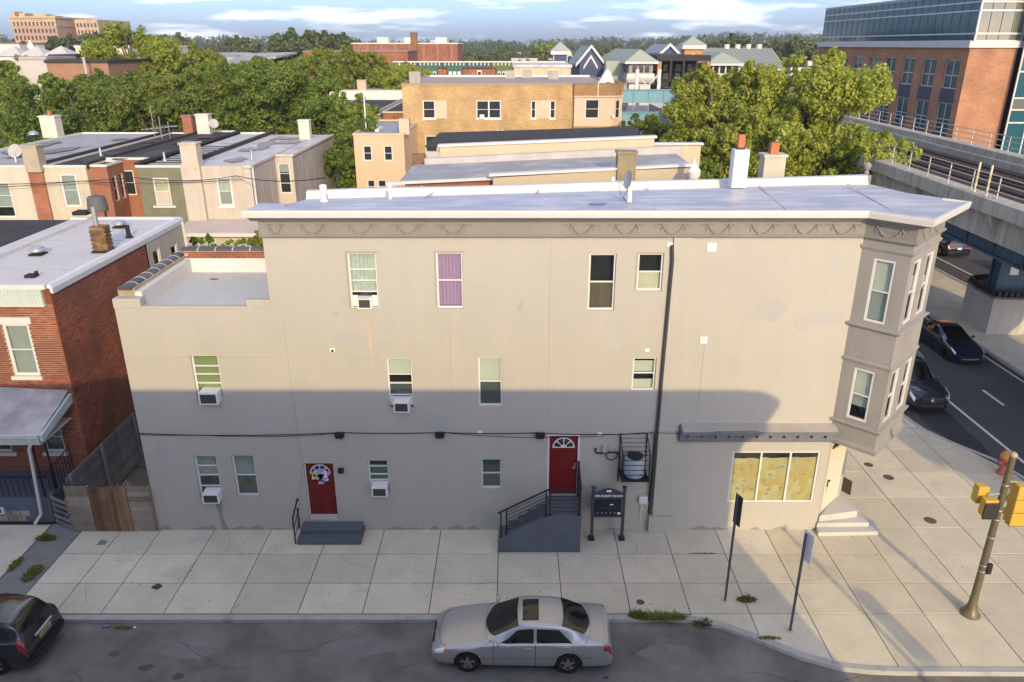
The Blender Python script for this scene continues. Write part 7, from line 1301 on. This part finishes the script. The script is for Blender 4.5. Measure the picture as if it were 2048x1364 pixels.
# plane trees between the row houses and the railway
tree(15.2, 34.5, 4.0, 9.8, 10.0, 1, PL, 'big yellow green plane tree left of the two by the railway', 25, 78, .25, 'plane trees along Market Street', name='plane_tree')
tree(21.6, 35.5, 5.0, 9.7, 11.4, 4, PL, 'big yellow green plane tree nearest the railway railing', 25, 78, .25, 'plane trees along Market Street', name='plane_tree')
tree(18.2, 33.5, 4.0, 8.2, 8.0, 3, PL, 'lower plane tree filling the gap between the two big ones', 24, 80, .24, 'plane trees along Market Street', name='plane_tree')
tree(24.6, 30.5, 3.2, 6.9, 6.4, 12, PL, 'low spreading plane tree branch mass over the railway edge', 23, 76, .25, 'plane trees along Market Street', name='plane_tree')
tree(12.8, 52.0, 3.6, 6.2, 6.6, 5, MD, 'darker small tree below the blue girder bridge', 20, 70, .28); tree(11.5, 31.0, 2.6, 6.0, 5.6, 6, DK, 'shaded dark tree behind the pale party wall', 20, 70, .26)
# the dark belt of trees behind the rear row
for k, (x, y, R, zc, H, m_, lab) in enumerate([
    (-49.5, 60, 4.6, 8.6, 8.6, DK, 'dark tree at the left end of the tree belt'), (-43.0, 58, 4.4, 8.5, 8.2, DK, 'dark tree second from the left in the belt'), (-37.0, 60, 4.6, 8.8, 8.6, MD, 'mid green tree before the tall bright tree in the belt'), (-31.5, 58, 4.6, 9.2, 9.4, MD, 'mid green tree left of the belt centre'),
    (-25.6, 58, 4.8, 9.6, 9.8, DK, 'dark tree at the centre of the belt'), (-20.4, 60, 4.7, 9.2, 9.6, DK, 'dark tree right of the belt centre behind the beige house'), (-16.2, 55, 3.8, 7.6, 8.2, DK, 'dark tree behind the right corner of the beige house'), (-12.9, 43.5, 3.4, 5.6, 8.6, DK, 'dark tree leaning over the peach house'), (-13.6, 50.5, 3.2, 6.8, 7.4, MD, 'lighter tree between the beige and peach houses'),
    (-34.5, 71, 4.8, 9.4, 9.0, DK, 'dark tree in the second rank of the belt'), (-28.4, 70, 4.6, 9.8, 9.4, MD, 'mid green tree in the second rank of the belt'), (-46.0, 72, 4.8, 8.8, 8.6, DK, 'dark tree in the second rank at the left')]):
    tree(x, y, R, zc, H, 20+k, m_, lab, 16, 74, .29, 'belt of trees behind the rear row', clump=(.55, 1.05))
for k, (x, y, R, zc, H, m_, lab) in enumerate([
    (-52.0, 90, 5.4, 11.6, 13.8, YG, 'tall bright tree with a narrow top above the belt'), (-46.5, 92, 5.4, 10.4, 11.0, YG, 'round bright tree right of the tall narrow one'), (-66.0, 84, 4.4, 9.8, 9.0, MD, 'orange tinged tree at the far left edge'), (-55.0, 86, 4.8, 8.6, 9.6, YG, 'bright tree at the foot of the tall narrow one'),
    (-35.5, 108, 4.2, 9.8, 8.6, YG, 'bright tree left of the middle group'), (-29.5, 112, 5.4, 10.2, 10.6, YG, 'largest bright tree of the middle group'), (-23.5, 114, 5.0, 10.0, 9.4, YG, 'bright tree in front of the brick hall'), (-18.0, 112, 4.4, 9.0, 8.2, YG, 'bright tree left of the cornice row'), (-33.0, 122, 4.6, 10.2, 9.4, MD, 'mid green tree behind the middle group'), (-41.0, 112, 4.2, 9.4, 8.6, MD, 'mid green tree beside the white garage')]):
    tree(x, y, R, zc, H, 50+k, m_, lab, 12, 64, .36, 'bright trees of the middle distance', clump=(.6, 1.1))
# garden shrubs behind the terrace
tree(-13.3, 15.0, 2.1, 5.2, 3.6, 71, YG, 'bright yellow green shrub behind the terrace parapet', 90, 70, .13, cat='shrub', name='shrub', clump=(.35, .6)); tree(-15.7, 15.6, 1.0, 4.3, 4.8, 72, DK, 'dark climbing shrub beside the white downspout', 60, 60, .14, cat='shrub', name='shrub', clump=(.35, .6)); tree(-13.2, 70.5, 1.6, 5.2, 5.0, 73, YG, 'ivy covered shrub on the red brick ell', 30, 40, .2, cat='shrub', name='shrub')
# distant trees, four crowns shared
far_crowns = []
for k in range(4):
    L_ = mk_lobes(200+k, 5.0, 7.0, 8.5); far_crowns.append((crown_mesh('far_crown', L_, 6, 26, 1.05, 200+k, (.9, 1.5)), trunk_mesh(7, L_[1:3], .3)))
rf = random.Random(11); cnt = 0
while cnt < 230:
    u = rf.uniform(-60, 1680); d = rf.uniform(190, 640)
    if 1090 < u < 1600 and d < 290: continue
    if 700 < u < 930 and 230 < d < 330: continue
    a = bearing(u, 95, d); s = rf.uniform(.7, 1.15)*(1.0 if d < 400 else 1.15); k = rf.randrange(4)
    t = thing('distant_tree', (a.x, a.y, 0), 'small green tree among far rooftops below the horizon', 'tree', 'distant trees among rooftops', local=True, rz=rf.uniform(0, 6.28)); t.scale = (s, s, s)
    link('crown', far_crowns[k][0], FRL if rf.random() < .75 else MD, t); link('trunk', far_crowns[k][1], BARK, t); cnt += 1
for u, v, d, s, lab in ((600, 50, 330, 2.0, 'tallest tree of the big wood left of centre'), (640, 56, 340, 1.9, 'second tree of the big wood left of centre'), (680, 60, 345, 1.75, 'right-hand tree of the big wood left of centre'), (560, 63, 350, 1.7, 'left-hand tree of the big wood left of centre'), (210, 50, 300, 1.9, 'round dark tree beside the horizon apartments'), (255, 56, 310, 1.6, 'round dark tree right of the apartments'), (120, 62, 290, 1.45, 'tree in front of the horizon apartments'), (60, 78, 280, 1.2, 'tree before the left corner of the apartments'), (340, 60, 330, 1.6, 'pointed dark tree on the left horizon'), (1480, 62, 330, 1.75, 'tall tree behind the seam-roofed hall'), (1600, 68, 300, 1.7, 'broad dark tree left of the office block'), (1560, 75, 310, 1.5, 'lower dark tree left of the office block'), (1420, 78, 320, 1.4, 'tree behind the orange tower'), (1095, 74, 360, 1.5, 'round tree on the horizon left of the blue tower'), (480, 66, 360, 1.6, 'tree on the horizon above the white garage')):
    a = bearing(u, v, d); t = thing('horizon_tree', (a.x, a.y, 0), lab, 'tree', local=True, rz=u); k = int(u) % 4; h = max(10, a.z)/12.2; t.scale = (s*.95, s*.95, h)
    link('crown', far_crowns[k][0], FRL, t); link('trunk', far_crowns[k][1], BARK, t)
# wooded hills on the horizon
US = [-100, 0, 60, 120, 200, 330, 420, 480, 550, 700, 730, 830, 900, 1000, 1050, 1100, 1180, 1220, 1250, 1350, 1400, 1450, 1490, 1550, 1600, 1660, 1760, 2200]
VT = [72, 70, 74, 78, 76, 70, 72, 72, 72, 74, 80, 81, 79, 81, 82, 79, 77, 72, 77, 73, 68, 65, 66, 67, 67, 66, 66, 66]
def ridge(u): return float(np.interp(u, US, VT))
hv = []; hf = []; nu, nd = 60, 8; ds_ = [430, 560, 700, 850, 1000, 1150, 1500, 2200]
for j, d in enumerate(ds_):
    for i in range(nu+1):
        u = -500+3100*i/nu; a = bearing(u, 90, d); zt = 15.57+(90-ridge(u))/1517*1150*.93-13; f = min(1, max(0, (d-430)/720))**1.1; hv.append((a.x, a.y, -.16+max(0.0, zt)*f))
hf = [(j*(nu+1)+i, j*(nu+1)+i+1, (j+1)*(nu+1)+i+1, (j+1)*(nu+1)+i) for j in range(nd-1) for i in range(nu)]
h_ = MB().add(hv, hf).build('hills', M('hill_green', (.045, .06, .025), .95, .3, .02, .2), smooth=True); h_['kind'] = 'structure'
r = np.random.default_rng(3); cs, rs = [], []
for k in range(2300):
    u = r.uniform(-120, 2150); d = 480+720*r.uniform(0, 1)**.7; a = bearing(u, 90, d); zt = max(0.0, 15.57+(90-ridge(u))/1517*1150*.93-13); f = min(1, max(0, (d-430)/720))**1.1; z = zt*f; s = r.uniform(.7, 1.25)
    for q in range(7): t_ = r.uniform(0, 6.28); rr = r.uniform(0, 3.6)*s; cs.append((a.x+rr*math.cos(t_), a.y+rr*math.sin(t_), z+r.uniform(3, 11)*s)); rs.append(r.uniform(1.6, 2.8)*s)
wd = link('far_wood', np_mesh('far_wood', leaf_cloud(np.array(cs), np.array(rs), 8, 2.1, r)), FRL); tag(wd, 'wooded ridge of dark green treetops along the whole horizon', 'wood', kind='stuff')
# weeds
WD1 = Mleaf('weed_green', (.14, .20, .04), (.34, .33, .09), .35)
def weeds(x, y, rx, ry, n, h, label, seed, z=0.0):
    r = np.random.default_rng(seed); v = []
    for k in range(n):
        t_ = r.uniform(0, 6.28); q = math.sqrt(r.uniform()); bx, by = x+rx*q*math.cos(t_), y+ry*q*math.sin(t_); hh = h*r.uniform(.4, 1.1)*(1.15-q*.6); dx, dy = r.normal(size=2)*hh*.45; w_ = r.uniform(.012, .03); a = r.uniform(0, 6.28); wx, wy = w_*math.cos(a), w_*math.sin(a)
        v += [(bx-wx*.4, by-wy*.4, z), (bx+dx*.5+wx, by+dy*.5+wy, z+hh*.6), (bx+dx, by+dy, z+hh), (bx+dx*.5-wx, by+dy*.5-wy, z+hh*.6)]
    tag(link('weed_clump', np_mesh('weed', np.array(v)), WD1), label, 'weeds', 'weeds in pavement joints and along kerbs')
weeds(4.35, -4.32, .75, .12, 900, .26, 'largest weed clump along the kerb right of the silver sedan', 1, -.05); weeds(3.7, -4.25, .28, .12, 380, .2, 'weed tuft at the left end of the kerb clump', 2, -.02); weeds(5.55, -4.5, .3, .10, 300, .18, 'small weed tuft at the kerb before the parking sign', 3, -.08); weeds(7.05, -3.58, .30, .12, 260, .16, 'feathery weed in the joint right of the parking sign', 4); weeds(7.25, -5.15, .35, .06, 160, .08, 'thin line of weeds behind the curving kerb', 5)
weeds(-15.75, -.55, .32, .12, 420, .2, 'weed tuft at the porch end of the driveway strip', 6); weeds(-15.15, -2.35, .25, .42, 420, .15, 'weeds along the right edge of the driveway strip', 7); weeds(-15.95, -1.9, .12, .35, 260, .14, 'weeds along the left edge of the driveway strip', 8); weeds(-15.4, -3.45, .7, .12, 420, .13, 'row of weeds across the driveway strip near the black car', 9); weeds(-11.2, -4.6, .3, .06, 140, .08, 'sparse gutter weeds by the blue can', 10, -.12); weeds(6.3, -1.33, .5, .015, 160, .05, 'dark weeds in the slab joint before the shop wall', 11)

# ================================================================== across the side street, behind the camera: its shade falls on the facade
ab = thing('across_building', (-20, -22, 0), 'three-storey row building across the side street that shades the facade', 'building')
abm = M('across_pale_stucco', (.52, .48, .43), .9, .15, 1, 10); FAc = Fr((0, -19.2, 0), (1, 0, 0), (0, 1, 0))  # pale stucco tone, set so the unseen front reflects light to the facade
aw = [(x, x+1.0, z, z+1.7) for x in [-44+3.2*k for k in range(17)] for z in (1.2, 4.8, 8.4)]
wall(FAc, -46, 11.96, 0, 12.2, aw, abm, ab, depth=.12)
m = MB(); m.quad((11.96, -19.2, 0), (11.96, -34, 0), (11.96, -34, 12.2), (11.96, -19.2, 12.2)); m.quad((-46, -19.2, 0), (-46, -34, 0), (-46, -34, 12.2), (-46, -19.2, 12.2)); m.quad((-46, -34, 0), (11.96, -34, 0), (11.96, -34, 12.2), (-46, -34, 12.2)); m.build('wall', abm, ab)
B('roof', M('across_roof', (.2, .2, .2), .9), ab, -46, 11.96, -34, -19.2, 12.20, 12.26)
for q in aw: MB().fb(FAc, *q[:2], -.1, -.06, *q[2:]).build('window', V['pane_dark'], ab)
MB().prism([(11.96, -19.25, 9.5), (12.08, -19.25, 10.1), (12.25, -19.25, 10.7), (12.95, -19.25, 11.3), (13.15, -19.25, 11.75), (13.05, -19.25, 12.0), (12.6, -19.25, 12.2), (12.3, -19.25, 12.25), (11.96, -19.25, 12.25)], (0, -1.2, 0)).build('corner_bracket', abm, ab)
up = thing('street_pole', (13.25, -16.4, -.12), 'tall banner pole across the street that throws a thin pavement shadow', 'pole')
MB().cyl((13.25, -16.4, -.12), (13.25, -16.4, 6.1), .09, .07, 10).build('shaft', V['galvanised'], up); MB().box(13.45, 14.0, -16.42, -16.38, 3.75, 4.8).build('banner', M('banner_grey', (.3, .3, .32), .7), up); MB().tube([(13.25, -16.4, 4.85), (13.92, -16.4, 4.85)], .02).tube([(13.25, -16.4, 3.7), (13.92, -16.4, 3.7)], .02).build('arm', V['galvanised'], up)

# ================================================================== thin summer haze over the whole place
hm = bpy.data.materials.new('haze_air'); hm.use_nodes = True; hm.node_tree.nodes.clear()
ho = hm.node_tree.nodes.new('ShaderNodeOutputMaterial'); pv = hm.node_tree.nodes.new('ShaderNodeVolumePrincipled'); pv.inputs['Density'].default_value = .00022; pv.inputs['Color'].default_value = (.78, .88, 1.0, 1); pv.inputs['Anisotropy'].default_value = .2
hm.node_tree.links.new(pv.outputs[0], ho.inputs['Volume'])
hz = MB().box(-3000, 3000, -120, 2600, -1.2, 75).build('haze', hm); hz['kind'] = 'stuff'; tag(hz, 'faint pale haze filling the air over the whole scene', 'haze')
